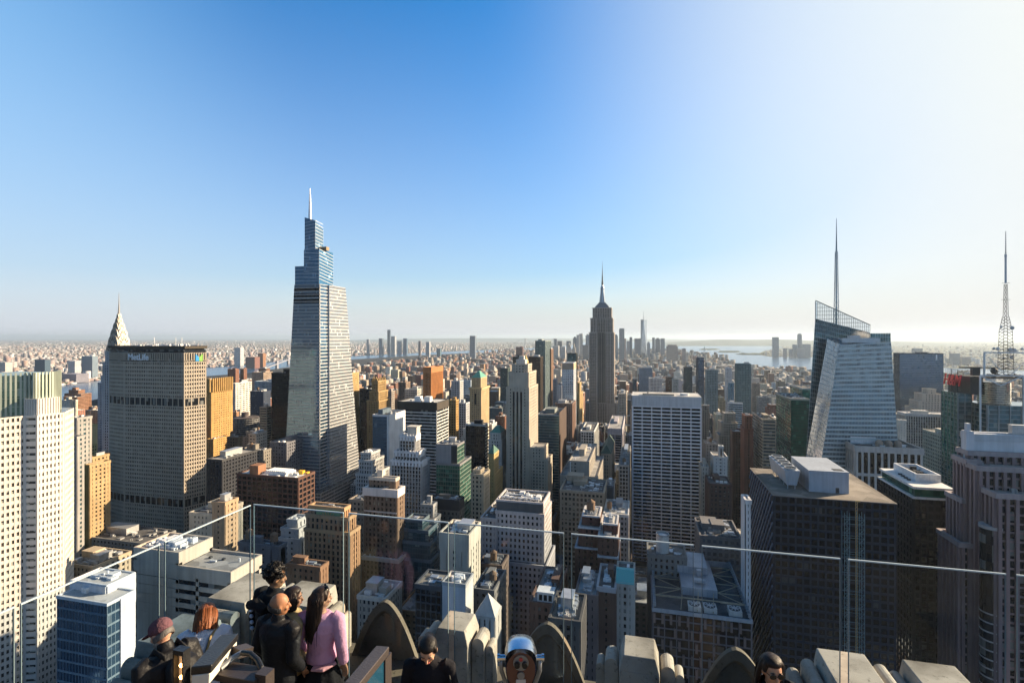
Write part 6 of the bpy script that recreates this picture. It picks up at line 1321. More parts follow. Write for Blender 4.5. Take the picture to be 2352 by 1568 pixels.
# steam
def steam(name, label, c, rad, dens):
    m = bpy.data.materials.new('steam'); m.use_nodes = True; t = m.node_tree; t.nodes.clear(); o_ = N(t, 'ShaderNodeOutputMaterial'); v = N(t, 'ShaderNodeVolumePrincipled'); v.inputs['Color'].default_value = (1, 1, 1, 1)
    tc = N(t, 'ShaderNodeTexCoord'); nz = N(t, 'ShaderNodeTexNoise'); nz.inputs['Scale'].default_value = 2.2 / max(rad); nz.inputs['Detail'].default_value = 4; link(t, tc.outputs['Object'], nz.inputs['Vector'])
    sep = N(t, 'ShaderNodeVectorMath', operation='DIVIDE'); sep.inputs[1].default_value = rad; link(t, tc.outputs['Object'], sep.inputs[0]); ln = N(t, 'ShaderNodeVectorMath', operation='LENGTH'); link(t, sep.outputs[0], ln.inputs[0])
    f = mth(t, 'MULTIPLY', mth(t, 'MAXIMUM', mth(t, 'SUBTRACT', 1.0, ln.outputs['Value']), 0), mth(t, 'MAXIMUM', mth(t, 'MULTIPLY_ADD', nz.outputs[0], 5, -1.8), 0))
    link(t, mth(t, 'MULTIPLY', f, dens), v.inputs['Density']); link(t, v.outputs[0], o_.inputs['Volume'])
    q = MB(); q.ball((0, 0, 0), tuple(rad), 16, 10); o = q.build(name, m); o.location = c; tag(o, label, 'steam', kind='stuff')
x, y = W(1977, 500); steam('steam', 'white steam puff at the roof of the slanted glass skyscraper', (x, y, 258), (9, 6, 7), .35)
# ---------------------------------------------------------------- the lower terrace under the eye
ZF = EYE - 4.4
def stone_mat(name, col, dark):
    m, t, b = nt(name); tc = N(t, 'ShaderNodeNewGeometry'); P_ = tc.outputs['Position']
    n1 = N(t, 'ShaderNodeTexNoise'); n1.inputs['Scale'].default_value = 2.2; n1.inputs['Detail'].default_value = 8; link(t, P_, n1.inputs['Vector'])
    n2 = N(t, 'ShaderNodeTexNoise'); n2.inputs['Scale'].default_value = 16; n2.inputs['Detail'].default_value = 10; n2.inputs['Roughness'].default_value = .7; link(t, P_, n2.inputs['Vector'])
    r1 = N(t, 'ShaderNodeMapRange'); r1.inputs[1].default_value = .42; r1.inputs[2].default_value = .7; link(t, n1.outputs[0], r1.inputs[0])
    r2 = N(t, 'ShaderNodeMapRange'); r2.inputs[1].default_value = .56; r2.inputs[2].default_value = .70; link(t, n2.outputs[0], r2.inputs[0])
    c = mixc(t, mth(t, 'MULTIPLY', r1.outputs[0], .75), col, dark); c = mixc(t, mth(t, 'MULTIPLY', r2.outputs[0], .8), c, tuple(v * .45 for v in dark))
    link(t, c, b.inputs['Base Color']); b.inputs['Roughness'].default_value = .9; b.inputs['Specular IOR Level'].default_value = .2
    bp = N(t, 'ShaderNodeBump'); bp.inputs['Strength'].default_value = .5; bp.inputs['Distance'].default_value = .007; link(t, n2.outputs[0], bp.inputs['Height']); link(t, bp.outputs[0], b.inputs['Normal']); return m
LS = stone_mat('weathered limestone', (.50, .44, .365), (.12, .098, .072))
LS2 = stone_mat('shade-toned grimy limestone', (.19, .16, .12), (.07, .058, .042))  # darker limestone copy: shade of arches and walls put into its colour, plus grime
def bevel(o, w=.03, seg=3):
    m = o.modifiers.new('edge', 'BEVEL'); m.width = w; m.segments = seg; m.limit_method = 'ANGLE'
    for p in o.data.polygons: p.use_smooth = True
    w_ = o.modifiers.new('wn', 'WEIGHTED_NORMAL'); return o
dk = thing('observation_terrace', 'stone paved lower observation terrace with a dark floor, where the visitors stand', 'terrace', (-.8, 3, ZF))
q = MB(); q.box(-5.0, 3.9, .9, 5.72, ZF - .3, ZF); q.build('terrace_floor', stone_mat('paving', (.16, .15, .14), (.08, .075, .07)), dk)
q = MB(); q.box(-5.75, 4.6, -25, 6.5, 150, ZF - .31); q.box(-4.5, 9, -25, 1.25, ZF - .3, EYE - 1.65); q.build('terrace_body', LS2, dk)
# stone crest: a continuous wall below, blocks and pointed arches on top
Hh = lambda h: EYE - h
def arch_slab(mb, x0, x1, y0, y1, zb, zt, n=8, axis='x'):
    # upright fin with a rounded top (profile across x, running along y; axis='y' swaps)
    r = (x1 - x0) / 2; c = (x0 + x1) / 2; pr = [(x0, zb)] + [(c - r * math.cos(math.pi * i / n), zt - r + r * math.sin(math.pi * i / n)) for i in range(n + 1)] + [(x1, zb)]
    a = [((u, y0, z) if axis == 'x' else (y0, u, z)) for u, z in pr]; b_ = [((u, y1, z) if axis == 'x' else (y1, u, z)) for u, z in pr]; k = len(pr); n0 = len(mb.v); mb.v += a + b_
    mb.f.append(tuple(range(n0, n0 + k))); mb.f.append(tuple(range(n0 + 2 * k - 1, n0 + k - 1, -1)))
    for i in range(k - 1): mb.f.append((n0 + i, n0 + k + i, n0 + k + i + 1, n0 + i + 1))
sp = thing('stone_parapet', 'carved limestone parapet with square blocks and pointed arches beyond the front glass', 'stone parapet', (-.8, 6.1, ZF))
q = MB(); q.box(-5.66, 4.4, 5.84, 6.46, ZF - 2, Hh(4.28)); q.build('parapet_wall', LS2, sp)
def merlon(parent, x0, x1, y0, y1, ht, ch=.045):
    q = MB(); zt = Hh(ht); q.frustum(R4(x0 - ch, x1 + ch, y0 - .02, y1 + .02), zt - .16, R4(x0, x1, y0, y1), zt, bottom=False); q.box(x0 - ch, x1 + ch, y0 - .02, y1 + .02, ZF - .5, zt - .16)
    return bevel(q.build('merlon', LS, parent), .014, 2)
for x0, x1, y1 in ((-2.38, -2.03, 6.22), (-.18, .163, 6.21)): merlon(sp, x0, x1, 5.80, y1, 3.5)
for x0, x1 in ((-4.75, -4.19), (1.93, 2.41), (2.77, 3.26)): merlon(sp, x0, x1, 5.84, 6.47, 3.5, .02)
q = MB()
for xm, w in ((-2.205, .175), (-.01, .172)):
    for s in (-1, 1):
        a, b_ = xm + s * (w + .06), xm + s * (w + .21); arch_slab(q, min(a, b_), max(a, b_), 5.9, 6.16, ZF - .4, Hh(3.62))
        a, b_ = xm + s * (w + .215), xm + s * (w + .31); arch_slab(q, min(a, b_), max(a, b_), 5.95, 6.14, ZF - .4, Hh(3.72))
for x0, x1, h in ((-5.03, -4.92, 3.58), (-4.90, -4.78, 3.52), (-4.15, -4.0, 3.68), (-3.99, -3.9, 3.8), (1.60, 1.74, 3.72), (1.75, 1.89, 3.6), (2.46, 2.6, 3.55), (2.61, 2.73, 3.6), (3.32, 3.46, 3.62)): arch_slab(q, x0, x1, 5.88, 6.4, ZF - .4, Hh(h))
so_ = q.build('scroll_rib', LS, sp)
for xm in (-3.29, -1.1, 1.05):
    q = MB(); w, zb, zp = .56, ZF - .1, Hh(3.5); n = 12
    prof = [(xm + w * u, zb + (zp - zb) * (1 - abs(u) ** 1.75)) for u in [(-1 + i / n) for i in range(2 * n + 1)]]
    inn = [(xm + (u - xm) * .84, zb + (z - zb) * .88) for u, z in prof]
    k = len(prof); n0 = len(q.v)
    for y, pr in ((6.20, prof), (6.20, inn), (6.25, [(xm + (u - xm) * .78, zb + (z - zb) * .82) for u, z in prof]), (6.27, prof)): q.v += [(u, y, z) for u, z in pr]
    for i in range(k - 1):
        for r in (0, 1): q.f.append((n0 + r * k + i, n0 + r * k + i + 1, n0 + (r + 1) * k + i + 1, n0 + (r + 1) * k + i))
        q.f.append((n0 + i, n0 + 3 * k + i, n0 + 3 * k + i + 1, n0 + i + 1))
    q.f.append(tuple(n0 + 2 * k + i for i in range(k))); q.f.append(tuple(n0 + 4 * k - 1 - i for i in range(k)))
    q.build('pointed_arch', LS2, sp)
ep = thing('stone_parapet', 'shaded limestone parapet of big flat blocks along the left side of the terrace', 'stone parapet', (-5.35, 3, ZF))
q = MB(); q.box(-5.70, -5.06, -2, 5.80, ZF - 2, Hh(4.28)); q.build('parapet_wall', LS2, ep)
q = MB(); z = Hh(3.5)
for x0, x1, y0, y1 in ((-5.66, -5.06, 5.72, 6.5), (-5.65, -5.06, 4.71, 5.33), (-5.65, -5.06, 3.2, 3.75)): merlon(ep, x0, x1, y0, y1, 3.5, .02)
q = MB()
for a, b_, h in ((5.35, 5.5, 3.62), (5.52, 5.68, 3.56), (4.5, 4.68, 3.62), (4.38, 4.48, 3.75), (3.78, 3.95, 3.62)): arch_slab(q, a, b_, -5.62, -5.1, ZF - .4, Hh(h), axis='y')
q.build('scroll_rib', LS, ep)
# glass screens
gmm = bpy.data.materials.new('clear screen glass'); gmm.use_nodes = True; t = gmm.node_tree; t.nodes.clear(); o_ = N(t, 'ShaderNodeOutputMaterial'); tr = N(t, 'ShaderNodeBsdfTransparent'); tr.inputs[0].default_value = (.84, .90, .95, 1)
gl_ = N(t, 'ShaderNodeBsdfGlossy'); gl_.inputs['Roughness'].default_value = .02; gl_.inputs[0].default_value = (.85, .92, 1, 1); lw_ = N(t, 'ShaderNodeLayerWeight'); mx_ = N(t, 'ShaderNodeMixShader')
link(t, mth(t, 'MULTIPLY_ADD', mth(t, 'POWER', lw_.outputs['Facing'], 5.0), .9, .014), mx_.inputs[0]); link(t, tr.outputs[0], mx_.inputs[1]); link(t, gl_.outputs[0], mx_.inputs[2]); link(t, mx_.outputs[0], o_.inputs[0])
em, t, b = nt('polished glass edge'); b.inputs['Base Color'].default_value = (.42, .50, .54, 1); b.inputs['Roughness'].default_value = .25; b.inputs['Transmission Weight'].default_value = .0; b.inputs['Subsurface Weight'].default_value = .0
for o in COL.objects:
    if o.name.startswith('screen_glass'): o.data.materials.clear(); o.data.materials.append(gmm)
ev, t, b = nt('dark glass edge'); b.inputs['Base Color'].default_value = (.15, .21, .24, 1); b.inputs['Roughness'].default_value = .2
zt = EYE - 2.2; e = .006; et = .013
def panel(a, b_, label, along):
    root = thing('glass_screen', label, 'glass panel', (a[0], a[1], ZF), 'clear glass screens round the terrace'); q, m, mv = MB(), MB(), MB()
    if along == 'x':
        q.box(a[0] + e, b_[0] - e, a[1] - .006, a[1] + .006, ZF + .05, zt - et); y = a[1]
        m.box(a[0], b_[0], y - .008, y + .008, zt - et, zt); mv.box(a[0], a[0] + e, y - .008, y + .008, ZF + .05, zt - et - .0005); mv.box(b_[0] - e, b_[0], y - .008, y + .008, ZF + .05, zt - et - .0005)
    else:
        x = a[0]; q.box(x - .006, x + .006, a[1] + e, b_[1] - e, ZF + .05, zt - et)
        m.box(x - .008, x + .008, a[1], b_[1], zt - et, zt); mv.box(x - .008, x + .008, a[1], a[1] + e, ZF + .05, zt - et - .0005); mv.box(x - .008, x + .008, b_[1] - e, b_[1], ZF + .05, zt - et - .0005)
    q.build('pane', gmm, root); m.build('polished_edge', em, root); mv.build('side_edge', ev, root)
ys = 5.77
for p0, p1, lab in ((583, 789, 'clear glass screen standing behind the curly haired man and the pink sweatshirt'), (801, 1030, 'clear glass screen right of the pink sweatshirt, left of the black sweater'), (1043, 1295, 'clear glass screen directly behind the coin operated viewer'),
                    (1312, 1593, 'clear glass screen in front of the round white tank'), (1612, 1930, 'clear glass screen before the dark roofed tower, behind the sunglasses'), (1948, 2310, 'clear glass screen before the pink granite tower'), (2335, 2440, 'sliver of a glass screen at the right edge')):
    panel((ys * T(p0), ys), (ys * T(p1), ys), lab, 'x')
for p0, p1, lab in ((378, 575, 'side glass screen nearest the terrace corner'), (47, 365, 'side glass screen over the white topped blue glass building'), (-140, 32, 'side glass screen cut by the left edge')):
    panel((-4.98, -4.98 / T(p0)), (-4.98, -4.98 / T(p1)), lab, 'y')
# lamp housing on its rail
BLK = plain((.012, .012, .013), .35, 0, .5, 'black powder coat', .3, 60); CRM = plain((.62, .58, .50), .5, name='cream paint'); GRM = plain((.30, .31, .32), .4, .7, name='grey steel'); RAILM = plain((.06, .048, .045), .45, .3, name='bronze rail', bump=.2, bscale=80)
def PX(px, py, Z): x, y = W(px, Z); return Vector((x, y, zat(py, Z)))
a, b_ = PX(462, 1538, 3.6), PX(527, 1463, 4.15); fl = thing('floodlight', 'long black topped lamp housing tilted over the rail beside the capped man', 'lamp', tuple(a))
q = MB(); q.bar(a, b_, .135, .055); bevel(q.build('lamp_cover', BLK, fl), .008, 2)
dn = (b_ - a).normalized().cross(Vector((0, 0, 1))).normalized(); up = dn.cross((b_ - a).normalized())
q = MB(); q.bar(a - up * .062, b_ - up * .062, .118, .07); bevel(q.build('lamp_body', CRM, fl), .008, 2)
q = MB(); q.tube([PX(505, 1535, 3.8), PX(535, 1510, 3.9), PX(556, 1498, 3.95)], .022, 10); q.build('lamp_arm', GRM, fl)
q = MB(); q.tube([PX(556, 1498, 3.92), PX(575, 1500, 3.9), PX(592, 1515, 3.85), PX(600, 1532, 3.8), PX(602, 1546, 3.78)], .02, 10); q.build('conduit', BLK, fl)
q = MB(); q.bar(PX(540, 1498, 4.0), PX(572, 1490, 4.1), .1, .06); q.build('junction_box', RAILM, fl)
rl_ = thing('deck_rail', 'bronze framed rail with green glass in front of the bald man', 'railing', tuple(PX(560, 1550, 3.75)))
q = MB(); q.bar(PX(505, 1538, 3.85), PX(603, 1556, 3.72), .16, .05); bevel(q.build('top_rail', RAILM, rl_), .006, 2)
q = MB(); p = PX(608, 1540, 3.72); q.box(p.x - .045, p.x + .045, p.y - .045, p.y + .045, ZF, p.z); q.build('post', RAILM, rl_)
q = MB(); p0, p1 = PX(505, 1545, 3.85), PX(600, 1562, 3.72); q.quad((p0.x, p0.y, ZF), (p1.x, p1.y, ZF), tuple(p1), tuple(p0)); q.build('rail_glass', plain((.03, .05, .04), .08, name='green glass'), rl_)
lm = thing('lamp_post', 'slim upright light fitting with two glowing bulbs below the capped man', 'lamp', tuple(PX(417, 1560, 3.6)))
p = PX(417, 1492, 3.6); q = MB(); q.box(p.x - .045, p.x + .045, p.y - .03, p.y + .03, p.z - .02, p.z + .012); q.box(p.x - .045, p.x - .034, p.y - .03, p.y + .03, ZF, p.z - .021); q.box(p.x + .034, p.x + .045, p.y - .03, p.y + .03, ZF, p.z - .021); q.build('lamp_frame', BLK, lm)
q = MB(); q.box(p.x - .033, p.x + .033, p.y + .01, p.y + .02, ZF, p.z - .021); q.build('diffuser', plain((.5, .44, .40), .3, name='frosted lens'), lm)
em2 = bpy.data.materials.new('warm lamp'); em2.use_nodes = True; bb = em2.node_tree.nodes['Principled BSDF']; bb.inputs['Emission Color'].default_value = (1, .55, .18, 1); bb.inputs['Emission Strength'].default_value = 9
for py in (1526, 1553): q = MB(); c = PX(419, py, 3.58); q.ball((c.x, c.y - .005, c.z), (.02, .012, .014), 12, 8); q.build('bulb', em2, lm)
rr = thing('deck_rail', 'bronze rail corner with dark blue glass left of the black sweater woman', 'railing', tuple(PX(850, 1560, 3)))
f0, n0_ = PX(879, 1492, 3.2), PX(806, 1580, 2.75); q = MB(); q.bar(n0_, f0, .085, .05); bevel(q.build('top_rail', RAILM, rr), .006, 2)
q = MB(); q.box(f0.x - .04, f0.x + .04, f0.y - .04, f0.y + .04, ZF, f0.z - .03); q.build('post', RAILM, rr)
q = MB(); q.quad((n0_.x + .03, n0_.y, ZF), (f0.x + .03, f0.y - .04, ZF), (f0.x + .03, f0.y - .04, f0.z - .03), (n0_.x + .03, n0_.y, n0_.z - .03)); q.build('rail_glass', plain((.01, .05, .09), .06, name='blue glass'), rr)
# coin viewer
vx, vy = W(1196, 4.9); vz = zat(1473, 4.9); bv = thing('coin_viewer', 'silver coin operated binocular viewer with round brown face plate, facing the camera', 'viewer', (vx, vy, ZF)); bv.rotation_euler.z = TH
CHR = plain((.70, .71, .73), .24, 1., name='chrome', var=.05); BRZ = plain((.16, .075, .05), .4, .3, name='brown enamel'); zc = vz - ZF - .17
def loc(mb, name, m, par=bv, smooth=True):
    o = mb.build(name, m, smooth=smooth); o.parent = par; return o
q = MB(); ringp = []
for k, (yy, s) in enumerate(((-.10, 1.0), (.02, 1.06), (.16, .92), (.2, .7))):
    n0 = len(q.v); n = 28
    for i in range(n):
        a = 2 * math.pi * i / n; sx_ = math.cos(a); sz = math.sin(a); wdt = .145 * (1 + .12 * sz) * s; hgt = .165 if sz > 0 else .24
        q.v.append((abs(sx_) ** .75 * math.copysign(1, sx_) * wdt, yy, zc + abs(sz) ** .8 * math.copysign(1, sz) * hgt * s))
    ringp.append(n0)
for r0, r1 in zip(ringp, ringp[1:]):
    for i in range(28): q.f.append((r0 + i, r0 + (i + 1) % 28, r1 + (i + 1) % 28, r1 + i))
q.f.append(tuple(ringp[-1] + i for i in range(28))); hd = loc(q, 'viewer_head', CHR)
q = MB(); q.poly([(math.cos(2 * math.pi * i / 28) * .136, -.104, zc - .015 + math.sin(2 * math.pi * i / 28) * (.145 if math.sin(2 * math.pi * i / 28) > 0 else .205)) for i in range(28)]); loc(q, 'face_plate', BRZ, smooth=False)
q = MB()
def disc(mb, x, z, r, y, d, n=18):
    mb.tube([(x, y, z), (x, y - d, z)], r, n)
disc(q, 0, zc + .04, .072, -.104, .012, 24); ey = loc(q, 'eyepiece_plate', GRM, smooth=False)
q = MB(); disc(q, -.036, zc + .03, .026, -.116, .03); disc(q, .036, zc + .03, .026, -.116, .03); loc(q, 'eyepiece', BLK, smooth=False)
q = MB(); disc(q, 0, zc + .075, .018, -.116, .006); loc(q, 'coin_badge', plain((.5, .06, .05), name='red badge'), smooth=False)
q = MB(); disc(q, 0, zc - .075, .034, -.104, .02); loc(q, 'coin_slot', GRM, smooth=False)
q = MB(); q.box(-.045, .045, -.112, -.104, zc - .15, zc - .115); loc(q, 'coin_plate', plain((.6, .55, .5), .4, name='pale plate'), smooth=False)
q = MB()
for s in (-1, 1): q.tube([(s * .15, .03, zc), (s * .20, .03, zc)], .028, 14); q.tube([(s * .20, .03, zc), (s * .225, .03, zc)], .036, 14)
loc(q, 'side_knob', CHR, smooth=False)
q = MB()
for s in (-1, 1): q.tube([(s * .185, .03, zc), (s * .185, .03, zc - .12), (s * .13, .03, zc - .28), (s * .03, .03, zc - .36)], .02, 10)
q.tube([(0, .03, 0), (0, .03, .05), (0, .03, .06), (0, .03, zc - .34)], [.2, .2, .06, .055], 18); loc(q, 'yoke', GRM)
# ---------------------------------------------------------------- visitors
def skin(col): 
    m = plain(col, .5, 0, .35, 'skin', .15, 120, .06, 12); m.node_tree.nodes['Principled BSDF'].inputs['Subsurface Weight'].default_value = .12; m.node_tree.nodes['Principled BSDF'].inputs['Subsurface Radius'].default_value = (.012, .005, .003); return m
def cloth(col, name, rough=.85, bump=1., bs=7):
    m = plain(col, rough, 0, .2, name, bump, bs, .1, 7)
    for n_ in m.node_tree.nodes:
        if n_.type == 'BUMP': n_.inputs['Distance'].default_value = .035
    return m
def hairm(col):
    key = ('h', col)
    if key in _M: return _M[key]
    m, t, b = nt('hair'); tc = N(t, 'ShaderNodeTexCoord'); mp = N(t, 'ShaderNodeMapping'); mp.inputs['Scale'].default_value = (130, 130, 8); link(t, tc.outputs['Object'], mp.inputs[0]); nz = N(t, 'ShaderNodeTexNoise'); nz.inputs['Scale'].default_value = 1; nz.inputs['Detail'].default_value = 3; link(t, mp.outputs[0], nz.inputs['Vector'])
    link(t, mixc(t, 1.0, col, mth(t, 'MULTIPLY_ADD', nz.outputs[0], 1.6, .25), 'MULTIPLY'), b.inputs['Base Color']); b.inputs['Roughness'].default_value = .45; b.inputs['Specular IOR Level'].default_value = .28
    bp = N(t, 'ShaderNodeBump'); bp.inputs['Strength'].default_value = .8; bp.inputs['Distance'].default_value = .006; link(t, nz.outputs[0], bp.inputs['Height']); link(t, bp.outputs[0], b.inputs['Normal']); _M[key] = m; return m
def xf(mb, M): mb.v = [tuple(M @ Vector(p)) for p in mb.v]; return mb
def merge(a, b):
    n = len(a.v); a.v += b.v; a.f += [tuple(i + n for i in f) for f in b.f]; return a
def remesh(o, vox, sm=4):
    r = o.modifiers.new('one surface', 'REMESH'); r.mode = 'VOXEL'; r.voxel_size = vox; r.use_smooth_shade = True
    s = o.modifiers.new('soft', 'SMOOTH'); s.iterations = sm; s.factor = .5; return o
class Person:
    def __init__(s, label, px, ytop, H, yaw, skincol, headyaw=0, headpitch=0, lean=0, arms=None, vox=.010, slim=1.0):
        s.k = H / 1.72; h = 4.4 - H; Z = F * h / (ytop - HY) ; x, y = W(px, Z)
        s.root = thing('person', label, 'person', (x, y, ZF)); s.root.rotation_euler.z = TH + yaw; s.root.scale = (s.k,) * 3
        s.lean = lean; s.slim = slim
        hip = Vector((0, 0, .95)); s.LM = Matrix.Translation(hip) @ Matrix.Rotation(-lean, 4, 'X') @ Matrix.Translation(-hip)
        nk = Vector((0, .0, 1.50)); s.HM = s.LM @ Matrix.Translation(nk) @ Matrix.Rotation(headyaw, 4, 'Z') @ Matrix.Rotation(-headpitch, 4, 'X') @ Matrix.Translation(-nk)
        s.arms = arms or {'L': ((-.21, .0, 1.40), (-.255, -.03, 1.14), (-.25, .06, .90)), 'R': ((.21, .0, 1.40), (.255, -.03, 1.14), (.25, .06, .90))}
        s.vox = vox; s.skin = skin(skincol); s.body()
    def part(s, mb, name, m, vox=None, sm=4, par=None, M=None):
        if M is not None: xf(mb, M)
        o = mb.build(name, m, smooth=True); o.parent = par or s.root
        if vox: remesh(o, vox, sm)
        return o
    def torso(s, grow=0., z0=.80, z1=1.47, hem=0.):
        q = MB(); w = s.slim
        R = [(.80, .16, .115), (.88, .168, .12), (.97, .155, .115), (1.07, .135, .10), (1.18, .145, .11), (1.29, .165, .12), (1.37, .170, .105), (1.425, .135, .08), (1.465, .075, .066), (1.50, .058, .06)]
        R = [r for r in R if z0 - 1e-6 <= r[0] <= z1 + 1e-6]
        q.tube([(0, -.005, r[0]) for r in R], [(r[2] * w + grow + (hem if i == 0 else 0), r[1] * w + grow + (hem if i == 0 else 0)) for i, r in enumerate(R)], 20); return q
    def arm(s, side, grow=0., upto=1.0):
        q = MB(); a, e, w = [Vector(p) for p in s.arms[side]]; m1, m2 = a.lerp(e, .5), e.lerp(w, .45)
        pts = [a + Vector((-.06 if a.x > 0 else .06, 0, .015)), a, m1, e, m2, w]; R = [.052, .055, .047, .041, .038, .028]
        if upto < 1: pts[-1] = e.lerp(w, upto)
        q.tube(pts, [r + grow for r in R], 12); return q
    def hand(s, side, curl=.35):
        q = MB(); a, e, w = [Vector(p) for p in s.arms[side]]; d = (w - e).normalized(); up = Vector((0, 0, 1)) if abs(d.z) < .8 else Vector((0, 1, 0)); sd = d.cross(up).normalized(); nn = sd.cross(d).normalized()
        if a.x < 0: sd = -sd
        q.tube([w - d * .02, w + d * .02, w + d * .06, w + d * .095], [(.018, .022), (.017, .033), (.016, .042), (.012, .040)], 12)
        for i, (off, L) in enumerate(((-.030, .062), (-.010, .074), (.011, .070), (.031, .055))):
            p0 = w + d * .088 + sd * off; p1 = p0 + d * L * .45 - nn * .012 * curl; p2 = p1 + (d * math.cos(curl) - nn * math.sin(curl)) * L * .32; p3 = p2 + (d * math.cos(2 * curl) - nn * math.sin(2 * curl)) * L * .28
            q.tube([p0 - d * .02, p0, p1, p2, p3], [.0095, .0092, .0086, .0078, .006], 8)
        t0 = w + d * .03 - sd * .03; q.tube([t0, t0 - sd * .025 + d * .025, t0 - sd * .035 + d * .055 - nn * .01, t0 - sd * .03 + d * .08 - nn * .015], [.014, .0115, .010, .007], 8); return q
    def headmb(s):
        q = MB(); q.ball((0, -.005, 1.632), (.077, .097, .103), 20, 14); q.ball((0, .026, 1.565), (.058, .066, .062), 16, 10); q.ball((0, .055, 1.532), (.030, .030, .022), 12, 8)
        q.tube([(0, .088, 1.632), (0, .102, 1.607), (0, .112, 1.588), (0, .095, 1.578)], [.009, .011, .014, .012], 8)
        for sg in (-1, 1): q.ball((sg * .078, -.005, 1.605), (.012, .022, .034), 10, 8); q.ball((sg * .042, .066, 1.592), (.022, .02, .02), 10, 8); q.ball((sg * .034, .084, 1.638), (.026, .012, .010), 10, 6)
        q.tube([(0, -.005, 1.44), (0, .0, 1.50), (0, .008, 1.56)], [.056, .052, .052], 14); return q
    def body(s):
        q = s.torso(); 
        for sd in 'LR': merge(q, s.arm(sd)); merge(q, s.hand(sd))
        xf(q, s.LM); merge(q, xf(s.headmb(), s.HM))
        for sg in (-1, 1): q.tube([(sg * .085, -.01, .93), (sg * .09, 0, .72), (sg * .088, .01, .50), (sg * .086, -.01, .34), (sg * .085, -.02, .09), (sg * .085, -.02, .04)], [.088, .078, .056, .052, .035, .04], 14); q.tube([(sg * .085, -.05, .035), (sg * .09, .05, .035), (sg * .095, .15, .025)], [.036, .040, .025], 10)
        s.bodyobj = s.part(q, 'body', s.skin, s.vox, 5)
    def trousers(s, m, name='trousers'):
        q = MB()
        for sg in (-1, 1): q.tube([(sg * .085, -.01, .93), (sg * .09, 0, .72), (sg * .088, .01, .50), (sg * .086, -.01, .34), (sg * .085, -.02, .09)], [.108, .098, .080, .075, .072], 14)
        q.tube([(0, -.005, z) for z in (.80, .88, .97)], [(.13, .175), (.135, .182), (.128, .17)], 18); s.part(q, name, m, .014, 4); s.shoes()
    def shoes(s):
        q = MB()
        for sg in (-1, 1): q.tube([(sg * .085, -.07, .04), (sg * .088, .04, .045), (sg * .095, .16, .03), (sg * .095, .19, .025)], [.045, .05, .04, .02], 12)
        s.part(q, 'shoes', cloth((.02, .02, .022), 'shoe leather', .5), .012, 3)
    def top(s, m, name, grow=.03, z0=.88, sleeve=.97, hem=.0, collar=0):
        q = s.torso(grow, z0, 1.47, hem)
        for sd in 'LR': merge(q, s.arm(sd, grow * .75, sleeve))
        if collar: q.tube([(0, -.005, 1.43), (0, -.005, 1.46 + collar * .5), (0, .0, 1.46 + collar)], [.08, .068, .062], 14)
        return s.part(q, name, m, .012, 5, M=s.LM)
    def hair(s, col, style, length=.3):
        q = MB(); rg = random.Random(3)
        q.ball((0, -.022, 1.648), (.087, .096, .100), 20, 14)
        if style in ('long', 'bob', 'short'): q.ball((0, -.002, 1.703), (.080, .084, .046), 18, 12); [q.ball((sg * .076, .018, 1.655), (.018, .028, .05), 10, 8) for sg in (-1, 1)]
        if style == 'long':
            for a in np.linspace(-1.5, 1.5, 13):
                bx, by = .082 * math.sin(a), -.02 - .085 * math.cos(a) * (1 if abs(a) < 1.2 else .6); L = length * rg.uniform(.85, 1.05)
                q.tube([(bx * .8, by * .8, 1.70), (bx * 1.08, by * 1.12, 1.62), (bx * 1.15, by * 1.18 - .012, 1.52), (bx * 1.2 + rg.uniform(-.01, .01), by * 1.1 - .03, 1.50 - L * .5), (bx * (.95 + rg.uniform(-.15, .15)), by * .9 - .055, 1.50 - L)], [.02, .026, .027, .024, .008], 8)
        elif style == 'bob':
            for a in np.linspace(-2.1, 2.1, 17):
                bx, by = .085 * math.sin(a), -.015 - .09 * math.cos(a); L = length * rg.uniform(.85, 1.1)
                q.tube([(bx * .7, by * .7, 1.715), (bx * 1.1, by * 1.12, 1.63), (bx * 1.22, by * 1.2, 1.53), (bx * 1.3 + rg.uniform(-.012, .012), by * 1.24, 1.56 - L)], [.018, .024, .026, .010], 8)
        elif style == 'curly':
            for _ in range(120):
                a, b_ = rg.uniform(0, 6.28), rg.uniform(-.15, 1.5); c = Vector((math.cos(a) * math.cos(b_) * .095, -.02 + math.sin(a) * math.cos(b_) * .105, 1.65 + math.sin(b_) * .105))
                if c.y > .055 and c.z < 1.68: continue
                q.ball(tuple(c), rg.uniform(.016, .028), 7, 5)
        elif style == 'short':
            pass
        elif style == 'fringe_bald':
            q = MB()
            for a in np.linspace(-1.7, 1.7, 21): q.ball((.083 * math.sin(a), -.008 - .098 * math.cos(a), 1.60 + .012 * math.cos(2 * a)), (.011, .011, .034), 8, 6)
        h_ = s.part(q, 'hair', hairm(col), .007, 1 if style == 'curly' else 2, M=s.HM)
        if style in ('long', 'bob'):
            q = MB(); lim = 1.5 if style == 'long' else 2.1; z0 = 1.50 if style == 'long' else 1.56
            for _ in range(90):
                a = rg.uniform(-lim, lim); bx, by = .085 * math.sin(a), -.018 - .089 * math.cos(a); L = length * rg.uniform(.75, 1.15); o = rg.uniform(1.06, 1.24)
                q.tube([(bx * .6, by * .6, 1.728), (bx * 1.12 * o, by * 1.12 * o, 1.63), (bx * 1.18 * o, by * 1.16 * o, 1.53), (bx * o * rg.uniform(.85, 1.35), by * o * rg.uniform(1.0, 1.3), z0 - L)], [.002, .0035, .0035, .001], 4)
            s.part(q, 'hair_strand', hairm(col), par=h_, M=s.HM)
        elif style == 'curly':
            q = MB()
